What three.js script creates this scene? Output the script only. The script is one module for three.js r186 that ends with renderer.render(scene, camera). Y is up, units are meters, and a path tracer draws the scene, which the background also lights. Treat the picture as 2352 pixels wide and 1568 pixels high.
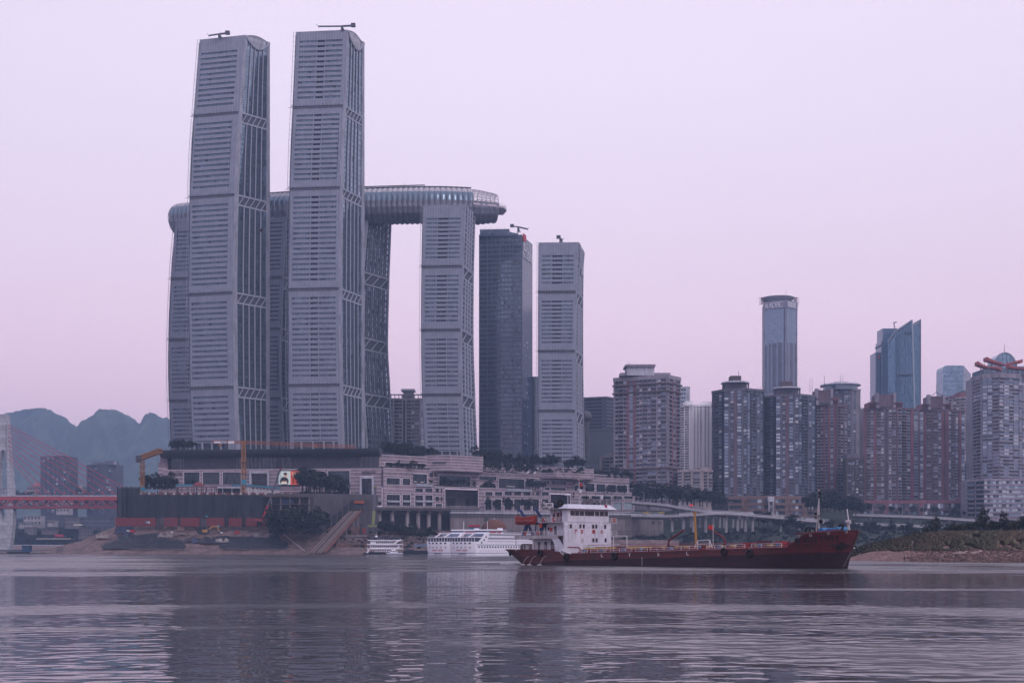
import * as THREE from 'three';
import { MarchingCubes } from 'three/addons/objects/MarchingCubes.js';
import { FontLoader } from 'three/addons/loaders/FontLoader.js';
import { TextGeometry } from 'three/addons/geometries/TextGeometry.js';

// ---------- camera, sky, sun, exposure ----------
const scene = new THREE.Scene();
const EYE = 4.2, FOC = 2871;               // eye height over the water; focal length for a 2352 x 1568 frame
const camera = new THREE.PerspectiveCamera(2 * Math.atan(784 / FOC) * 180 / Math.PI, 2352 / 1568, 0.5, 20000);
camera.position.set(0, EYE, 0);
camera.lookAt(0, EYE, -100);
camera.setViewOffset(2352, 1568, 0, -473, 2352, 1568);   // level camera, lens shifted upwards: verticals stay vertical
const renderer = new THREE.WebGLRenderer({ antialias: true });
renderer.setSize(1024, 682);
renderer.toneMapping = THREE.LinearToneMapping;
renderer.toneMappingExposure = 1.0;
renderer.shadowMap.enabled = true;

function mulberry(a) { return () => { a |= 0; a = a + 0x6D2B79F5 | 0; let t = Math.imul(a ^ a >>> 15, 1 | a); t = t + Math.imul(t ^ t >>> 7, 61 | t) ^ t; return ((t ^ t >>> 14) >>> 0) / 4294967296; }; }
let rnd = mulberry(20231);
const rr = (a, b) => a + (b - a) * rnd(), lerp = (a, b, t) => a + (b - a) * t, clamp = (x, a, b) => Math.min(b, Math.max(a, x));
const sm = (a, b, x) => { const t = clamp((x - a) / (b - a), 0, 1); return t * t * (3 - 2 * t); };
function hash2(x, y) { let h = Math.imul(x | 0, 374761393) + Math.imul(y | 0, 668265263) | 0; h = Math.imul(h ^ h >>> 13, 1274126177); return ((h ^ h >>> 16) >>> 0) / 4294967296; }
function vnoise(x, y, px = 0, py = 0) {
  const w = (i, p) => p ? ((i % p) + p) % p : i, xi = Math.floor(x), yi = Math.floor(y), fx = x - xi, fy = y - yi, s = fx * fx * (3 - 2 * fx), t = fy * fy * (3 - 2 * fy);
  const a = hash2(w(xi, px), w(yi, py)), b = hash2(w(xi + 1, px), w(yi, py)), c = hash2(w(xi, px), w(yi + 1, py)), d = hash2(w(xi + 1, px), w(yi + 1, py));
  return lerp(lerp(a, b, s), lerp(c, d, s), t);
}
function fbm(x, y, o = 4, px = 0, py = 0) { let s = 0, a = 0.5, n = 0; for (let i = 0; i < o; i++) { s += a * vnoise(x, y, px, py); n += a; x *= 2; y *= 2; px *= 2; py *= 2; a *= 0.5; } return s / n; }

{ // overcast dusk sky: lavender overhead, pinker towards the horizon
  const W = 512, Hh = 256, d = new Float32Array(W * Hh * 4);
  for (let j = 0; j < Hh; j++) for (let i = 0; i < W; i++) {
    const el = ((j + 0.5) / Hh - 0.5) * Math.PI, az = ((i + 0.5) / W - 0.5) * 2 * Math.PI;
    const x = Math.cos(az) * Math.cos(el), z = Math.sin(az) * Math.cos(el), y = Math.sin(el);
    const t = sm(-0.02, 0.34, y), k = sm(0.3, 1, y), west = sm(-0.05, 0.75, -x) * Math.abs(x), glow = 1 + 0.05 * Math.exp(-(((x - 0.05) / 0.5) ** 2) - ((y - 0.4) / 0.3) ** 2);
    const n = 1 + 0.075 * (fbm(3 + x * 2.6 + z, 7 + z * 1.6 + y * 7, 4) - 0.5);
    const lo = [1.24, 0.80, 0.95], mi = [0.955, 0.835, 1.02], hi = [0.86, 0.84, 1.08];
    const o = (j * W + i) * 4;
    for (let c = 0; c < 3; c++) d[o + c] = lerp(lerp(lo[c], mi[c], t), hi[c], k) * n * glow * (1 - [0.16, 0.13, 0.06][c] * west) * (y < -0.02 ? 0.5 : 1);
    d[o + 3] = 1;
  }
  const t = new THREE.DataTexture(d, W, Hh, THREE.RGBAFormat, THREE.FloatType);
  t.mapping = THREE.EquirectangularReflectionMapping; t.magFilter = t.minFilter = THREE.LinearFilter; t.needsUpdate = true;
  scene.background = t; scene.environment = t;
}
const sun = new THREE.DirectionalLight(new THREE.Color(1, 0.93, 0.95), 0.9);
sun.position.set(900, 1300, 500); sun.target.position.set(0, 0, -700); scene.add(sun, sun.target);
sun.castShadow = true; sun.shadow.radius = 40; sun.shadow.mapSize.set(4096, 4096);
Object.assign(sun.shadow.camera, { left: -1500, right: 1500, top: 1500, bottom: -1500, near: 10, far: 5000 });
scene.fog = new THREE.FogExp2(new THREE.Color(0.46, 0.66, 1.0), 0.00018);

// ---------- measuring: a column u and a row v of the 2352 x 1568 frame at a depth D give metres ----------
const X = (u, D) => (u - 1176) * D / FOC, Y = (v, D) => EYE + (1257 - v) * D / FOC;
const V = (x, y, z) => new THREE.Vector3(x, y, z);
const P = (u, v, D) => V(X(u, D), Y(v, D), -D);

// ---------- geometry collector ----------
class G {
  constructor() { this.p = []; this.n = []; this.t = []; }
  tri(a, b, c) {
    const ux = b.x - a.x, uy = b.y - a.y, uz = b.z - a.z, vx = c.x - a.x, vy = c.y - a.y, vz = c.z - a.z;
    let nx = uy * vz - uz * vy, ny = uz * vx - ux * vz, nz = ux * vy - uy * vx; const l = Math.hypot(nx, ny, nz); if (l < 1e-9) return this;
    nx /= l; ny /= l; nz /= l; const hl = Math.hypot(nx, nz) || 1, tx = nz / hl, tz = -nx / hl, up = Math.abs(ny) > 0.8;
    for (const q of [a, b, c]) { this.p.push(q.x, q.y, q.z); this.n.push(nx, ny, nz); if (up) this.t.push(q.x, q.z); else this.t.push(q.x * tx + q.z * tz, q.y); }
    return this;
  }
  quad(a, b, c, d) { return this.tri(a, b, c).tri(a, c, d); }
  // eight corners: bottom ring a b c d (counter-clockwise from above), top ring e f g h
  hex(a, b, c, d, e, f, g, h) { return this.quad(a, b, f, e).quad(b, c, g, f).quad(c, d, h, g).quad(d, a, e, h).quad(e, f, g, h).quad(d, c, b, a); }
  box(cx, cy, cz, w, h, d, ry = 0) {
    const c = Math.cos(ry), s = Math.sin(ry), q = (i, j, k) => V(cx + i * w / 2 * c + k * d / 2 * s, cy + j * h / 2, cz - i * w / 2 * s + k * d / 2 * c);
    return this.hex(q(-1, -1, 1), q(1, -1, 1), q(1, -1, -1), q(-1, -1, -1), q(-1, 1, 1), q(1, 1, 1), q(1, 1, -1), q(-1, 1, -1));
  }
  bb(x0, x1, y0, y1, z0, z1) { return this.box((x0 + x1) / 2, (y0 + y1) / 2, (z0 + z1) / 2, x1 - x0, y1 - y0, z1 - z0); }
  bar(a, b, w, h = w) {   // beam between two points
    const dir = b.clone().sub(a).normalize(), ref = Math.abs(dir.y) > 0.95 ? V(1, 0, 0) : V(0, 1, 0), s = dir.clone().cross(ref).normalize().multiplyScalar(w / 2), t = s.clone().cross(dir).normalize().multiplyScalar(h / 2);
    const q = (o, i, j) => o.clone().addScaledVector(s, i).addScaledVector(t, j);
    return this.hex(q(a, -1, -1), q(a, 1, -1), q(b, 1, -1), q(b, -1, -1), q(a, -1, 1), q(a, 1, 1), q(b, 1, 1), q(b, -1, 1));
  }
  cyl(a, b, r1, r2 = r1, n = 8) {
    const dir = b.clone().sub(a).normalize(), ref = Math.abs(dir.y) > 0.95 ? V(1, 0, 0) : V(0, 1, 0), s = dir.clone().cross(ref).normalize(), t = s.clone().cross(dir).normalize();
    const q = (o, r, i) => o.clone().addScaledVector(s, r * Math.cos(i / n * 2 * Math.PI)).addScaledVector(t, r * Math.sin(i / n * 2 * Math.PI));
    for (let i = 0; i < n; i++) { this.quad(q(a, r1, i + 1), q(a, r1, i), q(b, r2, i), q(b, r2, i + 1)); this.tri(a, q(a, r1, i), q(a, r1, i + 1)); this.tri(b, q(b, r2, i + 1), q(b, r2, i)); }
    return this;
  }
  path(pts, r, n = 6) { for (let i = 0; i + 1 < pts.length; i++) this.cyl(pts[i], pts[i + 1], r, r, n); return this; }
  prism(poly, y0, y1) {   // poly: [x, z] corners
    const pts = poly.map(([x, z]) => new THREE.Vector2(x, z)), f = THREE.ShapeUtils.triangulateShape(pts, []), n = poly.length, q = (i, y) => V(poly[i % n][0], y, poly[i % n][1]);
    const ccw = THREE.ShapeUtils.area(pts) > 0;
    for (const [a, b, c] of f) { this.tri(q(a, y1), q(b, y1), q(c, y1)); this.tri(q(a, y0), q(c, y0), q(b, y0)); }
    for (let i = 0; i < n; i++) ccw ? this.quad(q(i + 1, y0), q(i, y0), q(i, y1), q(i + 1, y1)) : this.quad(q(i, y0), q(i + 1, y0), q(i + 1, y1), q(i, y1));
    return this;
  }
  geo(b) {
    const g = new THREE.BufferGeometry(), p = new Float32Array(this.p);
    if (b) for (let i = 0; i < p.length; i += 3) { p[i] -= b.x; p[i + 1] -= b.y; p[i + 2] -= b.z; }
    g.setAttribute('position', new THREE.BufferAttribute(p, 3)); g.setAttribute('normal', new THREE.BufferAttribute(new Float32Array(this.n), 3)); g.setAttribute('uv', new THREE.BufferAttribute(new Float32Array(this.t), 2));
    return g;
  }
}
// ---------- objects ----------
const taken = {};
const numbered = (n) => { const k = taken[n] = (taken[n] ?? -1) + 1; return k ? n + '_' + String(k).padStart(3, '0') : n; };
function tag(o, label, category, group, kind) { o.userData.label = label; if (category) o.userData.category = category; if (group) o.userData.group = group; if (kind) o.userData.kind = kind; return o; }
function shade(o) { o.castShadow = o.receiveShadow = true; return o; }
function thing(name, label, category, base = V(0, 0, 0), group, ry = 0) { const o = new THREE.Group(); o.name = numbered(name); o.position.copy(base); o.rotation.y = ry; o.userData.base = base; o.userData.local = !!ry; scene.add(o); return tag(o, label, category, group); }
const baseOf = (o) => { while (o.parent && o.parent !== scene) o = o.parent; return o.userData.local ? V(0, 0, 0) : o.userData.base ?? V(0, 0, 0); };
function part(parent, name, g, m, kind) {   // g: G in world metres (or in the thing's own axes when the thing is turned)
  const o = shade(new THREE.Mesh(g instanceof G ? g.geo(baseOf(parent)) : g, m)); o.name = name; if (kind) o.userData.kind = kind; parent.add(o); return o;
}
const UNIT = new THREE.BoxGeometry(1, 1, 1);
function ubox(parent, name, m, cx, cy, cz, w, h, d, ry = 0) { const b = baseOf(parent), o = shade(new THREE.Mesh(UNIT, m)); o.name = name; o.position.set(cx - b.x, cy - b.y, cz - b.z); o.scale.set(w, h, d); o.rotation.y = ry; parent.add(o); return o; }
function single(name, g, m, label, category, group, kind) { const o = shade(new THREE.Mesh(g instanceof G ? g.geo() : g, m)); o.name = kind === 'structure' ? name : numbered(name); scene.add(o); return tag(o, label, category, group, kind); }
function copyOf(o, pos, label, s = 1, ry = 0) { const c = o.clone(); c.name = numbered(o.name.replace(/_\d{3}$/, '')); c.userData = { ...o.userData, base: pos, label }; c.position.copy(pos); c.scale.setScalar(s); c.rotation.y = ry; scene.add(c); return c; }

// ---------- materials ----------
function tex(size, fn, sx = 1, sy = 1, h = size) {   // grey multiplier map that tiles; one tile covers sx x sy metres
  const d = new Uint8Array(size * h * 4);
  for (let j = 0; j < h; j++) for (let i = 0; i < size; i++) { const c = clamp(fn(i / size, j / h), 0, 1) * 255, o = (j * size + i) * 4; d[o] = d[o + 1] = d[o + 2] = c; d[o + 3] = 255; }
  const t = new THREE.DataTexture(d, size, h); t.wrapS = t.wrapT = THREE.RepeatWrapping; t.magFilter = THREE.LinearFilter; t.repeat.set(1 / sx, 1 / sy); t.colorSpace = THREE.SRGBColorSpace; t.needsUpdate = true; return t;
}
const T = {
  grain: tex(256, (x, y) => 0.72 + 0.36 * (fbm(x * 6, y * 6, 5, 6, 6) - 0.1) - 0.12 * hash2(x * 256, y * 256) * 0.8, 14, 14),
  streak: tex(256, (x, y) => 0.68 + 0.3 * fbm(x * 40, y * 5, 3, 40, 5) + 0.16 * (fbm(x * 5, y * 5, 3, 5, 5) - 0.3), 26, 34),
  veil: tex(256, (x, y) => 0.78 + 0.12 * fbm(x * 8, y * 8, 4, 8, 8) + 0.09 * ((Math.floor(x * 24) % 2) ? 1 : 0) * 0.7 - ((x * 24) % 1 < 0.12 ? 0.16 : 0), 24, 24),
  panes: tex(128, (x, y) => { const i = Math.floor(x * 16), j = Math.floor(y * 16), h = hash2(i + 5, j + 11), fx = (x * 16) % 1, fy = (y * 16) % 1; return (fx < 0.1 || fy < 0.09) ? 0.6 : 0.74 + 0.14 * h + (h > 0.9 ? 0.1 : 0) - (h < 0.08 ? 0.3 : 0); }, 24, 60),
  strip: tex(256, (x, y) => { const i = Math.floor(x * 40), h = hash2(i * 7, Math.floor(y * 16) * 3); return (x * 40) % 1 < 0.14 ? 0.45 : 0.62 + 0.22 * h + (h > 0.86 ? 0.16 : 0) - (h < 0.12 ? 0.3 : 0); }, 64, 61, 16),
  ground: tex(256, (x, y) => 0.5 + 0.5 * fbm(x * 9, y * 9, 6, 9, 9), 20, 20),
  leaf: tex(64, (x, y) => 0.55 + 0.45 * hash2(x * 64, y * 64), 9, 9),
};
const mats = {};
function M(c, r = 0.85, t = null, o = {}) { const key = [c, r, t && t.uuid, JSON.stringify({ ...o, bumpMap: o.bumpMap?.uuid })].join(); return mats[key] ??= new THREE.MeshStandardMaterial({ color: new THREE.Color(c), roughness: r, map: t, ...o }); }
const glass = (c, metal = 0.35, r = 0.12, t = null) => M(c, r, t, { metalness: metal });
const curve = (a) => (x) => { if (x <= a[0][0]) return a[0][1]; for (let i = 1; i < a.length; i++) if (x <= a[i][0]) { const [x0, y0] = a[i - 1], [x1, y1] = a[i], t = (x - x0) / (x1 - x0); return lerp(y0, y1, t); } return a[a.length - 1][1]; };
const smooth = (a) => { const c = new THREE.SplineCurve(a.map(([x, y]) => new THREE.Vector2(x, y))).getPoints(60); return curve(c.map((q) => [q.x, q.y])); };

// a flat wall between two ground points, in its own metres: s along it, y up, o outwards
class Face {
  constructor(x0, z0, x1, z1) { this.a = V(x0, 0, z0); const d = V(x1 - x0, 0, z1 - z0); this.len = d.length(); this.d = d.normalize(); this.n = V(-this.d.z, 0, this.d.x); this.ry = Math.atan2(-this.d.z, this.d.x); }
  p(s, y, o = 0) { return V(this.a.x + this.d.x * s + this.n.x * o, y, this.a.z + this.d.z * s + this.n.z * o); }
  s(u) { const k = (u - 1176) / FOC; return (-k * this.a.z - this.a.x) / (this.d.x + k * this.d.z); }   // where the frame's column u meets the wall
  D(u) { return -this.p(this.s(u), 0).z; }
  y(u, v) { return Y(v, this.D(u)); }
  box(g, s0, s1, y0, y1, o0, o1) { const q = (s, y, o) => this.p(s, y, o); return g.hex(q(s0, y0, o1), q(s1, y0, o1), q(s1, y0, o0), q(s0, y0, o0), q(s0, y1, o1), q(s1, y1, o1), q(s1, y1, o0), q(s0, y1, o0)); }
  ub(parent, name, m, s0, s1, y0, y1, o0, o1) { const c = this.p((s0 + s1) / 2, (y0 + y1) / 2, (o0 + o1) / 2); return ubox(parent, name, m, c.x, c.y, c.z, s1 - s0, y1 - y0, o1 - o0, this.ry); }
  part(parent, name, m, s0, s1, y0, y1, o0, o1) { return part(parent, name, this.box(new G(), s0, s1, y0, y1, o0, o1), m); }
}
// ================= the sail towers =================
const mVeil = M('#989eb0', 0.8, T.veil), mVeilPlain = M('#a0a5b6', 0.8, T.streak), mCore = M('#565965', 0.7, T.grain), mPillar = M('#aaadbc', 0.75, T.streak);
const mStrip = glass('#718499', 0.5, 0.18, T.strip), mTruss = M('#9da1b1', 0.7), mBelt = M('#444751', 0.8), mTowerGlass = glass('#a3b8c8', 0.75, 0.06, T.panes), mGridDark = M('#6d7180', 0.75, T.streak), mTransom = M('#3f4652', 0.6), mSteel = M('#6b6d78', 0.55, null, { metalness: 0.4 });
const gridGlass = [glass('#8fa1b0', 0.7, 0.08), glass('#7b8c9c', 0.7, 0.1), glass('#4a5666', 0.5, 0.12)];

function sailTower(o) {
  const { D, kz, aDz, dzC, vTop, vBase } = o, cA = smooth(o.A), cB = smooth(o.B), cC = smooth(o.C), xRef = X(o.B[Math.floor(o.B.length / 2)][1], D), depthB = (v) => D + kz * (X(cB(v), D) - xRef), yAt = (v) => Y(v, depthB(v)), tab = [];
  for (let v = 1120; v >= 30; v -= 10) tab.push([yAt(v), v]); const vOf = curve(tab);
  const corner = (y) => {
    const v = vOf(y), DB = depthB(v), B = V(X(cB(v), DB), y, -DB), DA = DB + aDz, A = V(X(cA(v), DA), y, -DA), DC = D + dzC, C = V(X(cC(v), DC), y, -DC);
    const d = B.clone().sub(A).normalize(), e = C.clone().sub(B).normalize();
    return { A, B, C, nF: V(-d.z, 0, d.x), nS: V(-e.z, 0, e.x), E: A.clone().add(C).sub(B) };
  };
  const front = (y, s, out = 0) => { const c = corner(y); return c.A.clone().lerp(c.B, s).addScaledVector(c.nF, out); };
  const side = (y, s, out = 0) => { const c = corner(y); return c.B.clone().lerp(c.C, s).addScaledVector(c.nS, out); };
  const slab = (g, f, s0, s1, y0, y1, o0, o1) => g.hex(f(y0, s0, o1), f(y0, s1, o1), f(y0, s1, o0), f(y0, s0, o0), f(y1, s0, o1), f(y1, s1, o1), f(y1, s1, o0), f(y1, s0, o0));
  const yT = yAt(vTop), yB = yAt(vBase), t = thing(o.name, o.label, 'tower', corner(yB).B.clone().setY(yB), o.group);
  const belts = o.belts.map(yAt), edges = [yT, ...belts, yB], pm = D / FOC;    // pm: metres per frame pixel
  const add = (n, f, s0, s1, y0, y1, o0, o1, m) => part(t, n, slab(new G(), f, s0, s1, y0, y1, o0, o1), m);
  const dip = o.lens ? (s) => o.lens[0] * Math.sin(Math.PI * Math.pow(s, 1.15)) : () => 0;
  // core
  const core = new G(), N = 36;
  for (let i = 0; i < N; i++) {
    const q = (y) => { const c = corner(y), f = c.nF.clone().multiplyScalar(-2.8), s = c.nS.clone().multiplyScalar(-2.2); return [c.A.clone().add(f), c.B.clone().add(f).add(s), c.C.clone().add(s), c.E]; };
    const top = yT - 2.5, y0 = lerp(yB, top, i / N), y1 = lerp(yB, top, (i + 1) / N); core.hex(...q(y0), ...q(y1));
  }
  part(t, 'core', core, mCore);
  { const g = new G(); for (let i = 0; i < 12; i++) { const a = corner(lerp(yB, yT - 2, i / 12)), b = corner(lerp(yB, yT - 2, (i + 1) / 12)), k = V(-0.4, 0, 0); g.quad(a.E.clone().add(k), a.A.clone().add(k), b.A.clone().add(k), b.E.clone().add(k)); } part(t, 'far_side_glazing', g, mTowerGlass); }
  { // parapet and roof behind it
    const c = corner(yT), g = new G(), r = yT - 2.2 - (o.lens ? o.lens[0] * 0.7 : 0); g.quad(c.A.clone().setY(r), c.B.clone().setY(r), c.C.clone().setY(r), c.E.clone().setY(r)); part(t, 'roof', g, mCore);
    const w = new G(); w.bar(c.E.clone().setY(yT - 1.5), c.C.clone().setY(yT - 1.5), 0.6, 3).bar(c.A.clone().setY(yT - 1.5), c.E.clone().setY(yT - 1.5), 0.6, 3); part(t, 'parapet', w, mVeilPlain);
  }
  const [m0, m1] = o.margin ?? [0.07, 0.9];
  for (let k = 0; k + 1 < edges.length; k++) {
    const top = edges[k] - (k ? 1.1 : 0), bot = edges[k + 1] + (k + 2 < edges.length ? 1.1 : 0), last = k + 2 === edges.length;
    // striped front: spandrel, recessed strip of windows, spandrel ...
    const firstGap = (k ? o.gap[1] : o.gap[0]) * pm, lowGap = (last ? 9 : o.gap[2]) * pm, n = Math.round((top - bot - firstGap - lowGap) / (o.pitch * pm)), ph = (top - bot - firstGap - lowGap) / n, wh = ph * (o.win ?? 0.42);
    const lowY = last ? bot + 6 : bot;
    add('front_pier', front, 0, m0, bot, top, -0.9, 0.05, mVeil); add('front_pier', front, m1, 1, bot, top, -0.9, 0.05, mVeil);
    if (last) { add('plinth', front, m0, m1, bot, bot + 6, -2.6, -2.2, mStrip); for (const s of [0.2, 0.42, 0.63, 0.82]) add('column', front, s, s + 0.035, bot, bot + 6.05, -0.9, -0.1, mPillar); }
    let y = top;
    for (let i = 0; i <= n; i++) {
      const y0 = i === n ? lowY : top - firstGap - i * ph;
      add('spandrel', front, m0, m1, y0, y, -0.9, 0, mVeil);
      if (i < n) {
        for (const [s0, s1, dark] of o.strips) add(dark ? 'balcony' : 'window_strip', front, lerp(m0, m1, s0), lerp(m0, m1, s1), y0 - wh, y0, dark ? -2.6 : -0.85, dark ? -2.3 : -0.45, mStrip);
        if (o.strips.length > 1) { const g = new G(); for (const [, s1] of o.strips.slice(0, -1)) slab(g, front, lerp(m0, m1, s1) - 0.004, lerp(m0, m1, s1) + 0.012, y0 - wh, y0, -0.85, -0.1); part(t, 'window_post', g, mVeilPlain); }
        y = y0 - wh;
      }
    }
    if (!last) { add('belt_recess', front, 0, 1, bot - 2.2, bot, -1.4, -1.0, mGridDark); const g = new G(); for (let i = 0; i <= 12; i++) { const a = front(bot - 1.6, 0.02 + i * 0.077, -0.4), b = front(bot + 0.6, 0.02 + i * 0.077 - 0.04, 1.9); g.bar(a, b, 0.28); } g.bar(front(bot - 1.4, -0.05, 0.5), front(bot - 1.4, 0.97, 0.5), 0.35); g.bar(front(bot - 1.2, -0.09, 0.4), front(bot - 0.2, 0, 0.4), 0.3); part(t, 'belt_gantry', g, mSteel); }
    { const g = new G(), st = Math.max(4, Math.round((top - bot) / 12)); for (let i = 0; i < st; i++) { const a = lerp(bot, top, i / st), b = lerp(bot, top, (i + 1) / st); g.bar(front(a, -0.045, 0.9), front(b, -0.045, 0.9), 0.26).bar(front(a, -0.005, 0.9), front(b, -0.005, 0.9), 0.16); for (let j = 0; j < 3; j++) g.bar(front(lerp(a, b, j / 3), -0.045, 0.9), front(lerp(a, b, j / 3), 0.01, 0.3), 0.14); } part(t, 'veil_frame', g, mVeilPlain); }
    // side face
    const [p0, p1] = o.pillars, nb = o.bays, bw = (1 - p0 - p1) / nb, bTop = k ? edges[k] - o.truss * pm : edges[k];
    const topAt = (s) => k ? bTop : yT - 1 - dip(s);
    const cols = 4;
    for (const [s0, s1] of [[0, p0], [1 - p1, 1]]) { const g = new G(), st = 5; for (let i = 0; i < st; i++) slab(g, side, s0, s1, lerp(bot - 1.1, edges[k], i / st), lerp(bot - 1.1, edges[k], (i + 1) / st), -0.9, 0.25); part(t, 'pillar', g, mPillar); }
    if (k) { // truss belt under the edge
      const rec = add('truss_recess', side, p0, 1 - p1, bTop, edges[k] + 0.6, -0.9, -0.55, mBelt); add('truss_chord', side, p0, 1 - p1, edges[k] - 0.2, edges[k] + 0.9, -0.5, 0.1, mTruss); add('truss_chord', side, p0, 1 - p1, bTop - 0.4, bTop + 0.7, -0.5, 0.1, mTruss);
      for (let b = 0; b < nb; b += o.side === 'grid' ? 2 : 1) part(rec, 'truss_diagonal', new G().bar(side(bTop + 0.5, p0 + (b + 0.1) * bw, -0.2), side(edges[k], p0 + (b + (o.side === 'grid' ? 1.9 : 0.95)) * bw, -0.2), 0.7, 0.5), mTruss);
    }
    if (o.side === 'glass') {
      for (let b = 0; b < nb; b++) {
        const g = new G(); for (let c = 0; c < cols; c++) { const s0 = p0 + (b + c / cols) * bw, s1 = p0 + (b + (c + 1) / cols) * bw, st = 4; for (let i = 0; i < st; i++) { const f0 = i / st, f1 = (i + 1) / st; g.quad(side(lerp(bot, topAt(s0), f0), s0, -0.4), side(lerp(bot, topAt(s1), f0), s1, -0.4), side(lerp(bot, topAt(s1), f1), s1, -0.4), side(lerp(bot, topAt(s0), f1), s0, -0.4)); } }
        part(t, 'glazing', g, mTowerGlass);
        if (b) { const m = new G(), s = p0 + b * bw, st = 5, w = 0.011; for (let i = 0; i < st; i++) slab(m, side, s - w, s + w, lerp(bot, topAt(s), i / st), lerp(bot, topAt(s), (i + 1) / st), -0.5, 0.35); part(t, 'mullion', m, mTruss); const q = new G(); for (let i = 0; i < st; i++) slab(q, side, s - 2.6 * w, s - 1.2 * w, lerp(bot, topAt(s), i / st), lerp(bot, topAt(s), (i + 1) / st), -0.5, 0.05); part(t, 'mullion_dark_strip', q, mBelt); }  // a narrow dark strip runs along one edge of each mullion
      }
      const g = new G(), nf = Math.round((topAt(0.5) - bot) / 3.8); for (let i = 1; i < nf; i++) slab(g, side, p0, 1 - p1, lerp(bot, topAt(0.5), i / nf) - 0.12, lerp(bot, topAt(0.5), i / nf) + 0.12, -0.45, -0.28); part(t, 'transoms', g, mTransom, 'stuff');
    } else {
      const fh = o.floor ?? 4.1, nf = Math.max(1, Math.round((bTop - bot) / fh)), h = (bTop - bot) / nf;
      for (let b = 1; b < nb; b++) { const g = new G(), s = p0 + b * bw, st = 3; for (let i = 0; i < st; i++) slab(g, side, s - o.fin, s + o.fin, lerp(bot, bTop, i / st), lerp(bot, bTop, (i + 1) / st), -0.9, 0.3); part(t, 'fin', g, o.half ? mGridDark : mTruss); }
      for (let i = 0; i < nf; i++) {
        const y0 = bot + i * h; add('floor_slab', side, p0, 1 - p1, y0, y0 + h * 0.26, -0.9, 0, o.half ? mGridDark : mVeilPlain);
        for (let b = 0; b < nb; b++) { const s0 = p0 + b * bw + o.fin; if (o.half) { add('window', side, s0 + bw * 0.4, s0 + bw * 0.82, y0 + h * 0.26, y0 + h, -0.75, -0.5, gridGlass[rnd() < 0.8 ? rnd() * 2 | 0 : 2]); } else add('window', side, s0, s0 + bw - 2 * o.fin, y0 + h * 0.26, y0 + h, -0.75, -0.55, gridGlass[rnd() < 0.25 ? 1 : 2]); }
      }
    }
  }
  if (o.lens) {
    const g = new G(), rim = [], up = [], n = 16, hi = o.lens[1], yl = (s) => yT - 0.8 - dip(s), yu = (s) => yT - 0.6 + hi * Math.sin(Math.PI * s);
    for (let i = 0; i <= n; i++) { const s = lerp(0.02, 0.985, i / n); rim.push(side(yl(s), s, 0.3)); up.push(side(yu(s), s, -1.2)); }
    for (let i = 0; i < n; i++) { const a = rim[i].clone(), b = rim[i + 1].clone(); g.quad(a, b, up[i + 1], up[i]); }
    const cg = part(t, 'crown_glass', g, glass('#b6b9c2', 0.5, 0.12, T.panes)); part(cg, 'crown_rim', new G().path(rim, 0.75, 6), mPillar); part(cg, 'crown_edge', new G().path(up, 0.3, 5), mSteel);
    // barrel roof behind the crown
    const r = new G(), back = corner(yT).A.clone().sub(corner(yT).B).multiplyScalar(0.96); for (let i = 0; i < n; i++) r.quad(up[i], up[i + 1], up[i + 1].clone().add(back).setY(yT - 1), up[i].clone().add(back).setY(yT - 1)); part(t, 'vault_roof', r, mTowerGlass);
  }
  return { t, corner, front, side, yT };
}
const RT = 'striped sail shaped towers of the tall complex';
const tallL = sailTower({ name: 'sail_tower', label: 'tall striped tower with glass side, leftmost of the two tallest, kite in front of it', group: RT, D: 912, kz: 1.25, aDz: 8.5, dzC: 24, vTop: 80, vBase: 1032,
  A: [[60, 460], [92, 458], [248, 446], [373, 438], [600, 434], [750, 434], [900, 437], [1035, 443]], B: [[60, 564], [79, 562], [248, 549], [373, 541], [600, 535], [750, 535], [900, 537], [1035, 542]], C: [[60, 619], [1035, 619]],
  belts: [258, 447, 672, 889], gap: [34, 15, 10], pitch: 12.2, strips: [[0, 1, 0]], margin: [0.05, 0.86], side: 'glass', bays: 5, pillars: [0.11, 0.1], truss: 22, lens: [7.5, 2.6] });
const tallR = sailTower({ name: 'sail_tower', label: 'tall striped tower with dark central balconies, rightmost of the two tallest', group: RT, D: 905, kz: 1.9, aDz: 4, dzC: 33, vTop: 68, vBase: 1030,
  A: [[50, 681], [72, 680], [240, 673], [373, 667], [600, 663], [750, 662], [900, 663], [1030, 666]], B: [[50, 798], [67, 797], [240, 790], [373, 783], [600, 780], [750, 780], [900, 782], [1030, 786]], C: [[50, 836], [1030, 837]],
  belts: [243, 431, 663, 884], gap: [22, 14, 10], pitch: 11.9, strips: [[0, 0.4, 0], [0.4, 0.6, 1], [0.6, 1, 0]], margin: [0.07, 0.92], side: 'glass', bays: 5, pillars: [0.1, 0.12], truss: 20, lens: [9, 3.2] });
const backTower = (o) => sailTower({ group: RT, kz: 1.3, aDz: 7, dzC: 26, gap: [30, 14, 10], pitch: 9.9, strips: [[0, 0.4, 0], [0.4, 0.62, 1], [0.62, 1, 0]], margin: [0.07, 0.92], side: 'grid', bays: 6, pillars: [0.05, 0.05], truss: 26, fin: 0.02, half: true, name: 'sail_tower', ...o });
backTower({ label: 'striped tower behind the left tallest tower, its curved edge standing against the sky', D: 985, vTop: 497, vBase: 1032, A: [[480, 402], [535, 401], [600, 395], [718, 389], [820, 387], [900, 388], [1032, 394]], B: [[480, 498], [535, 496], [718, 484], [820, 482], [900, 483], [1032, 489]], C: [[480, 520], [1032, 522]], belts: [637, 778, 919] });
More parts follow.
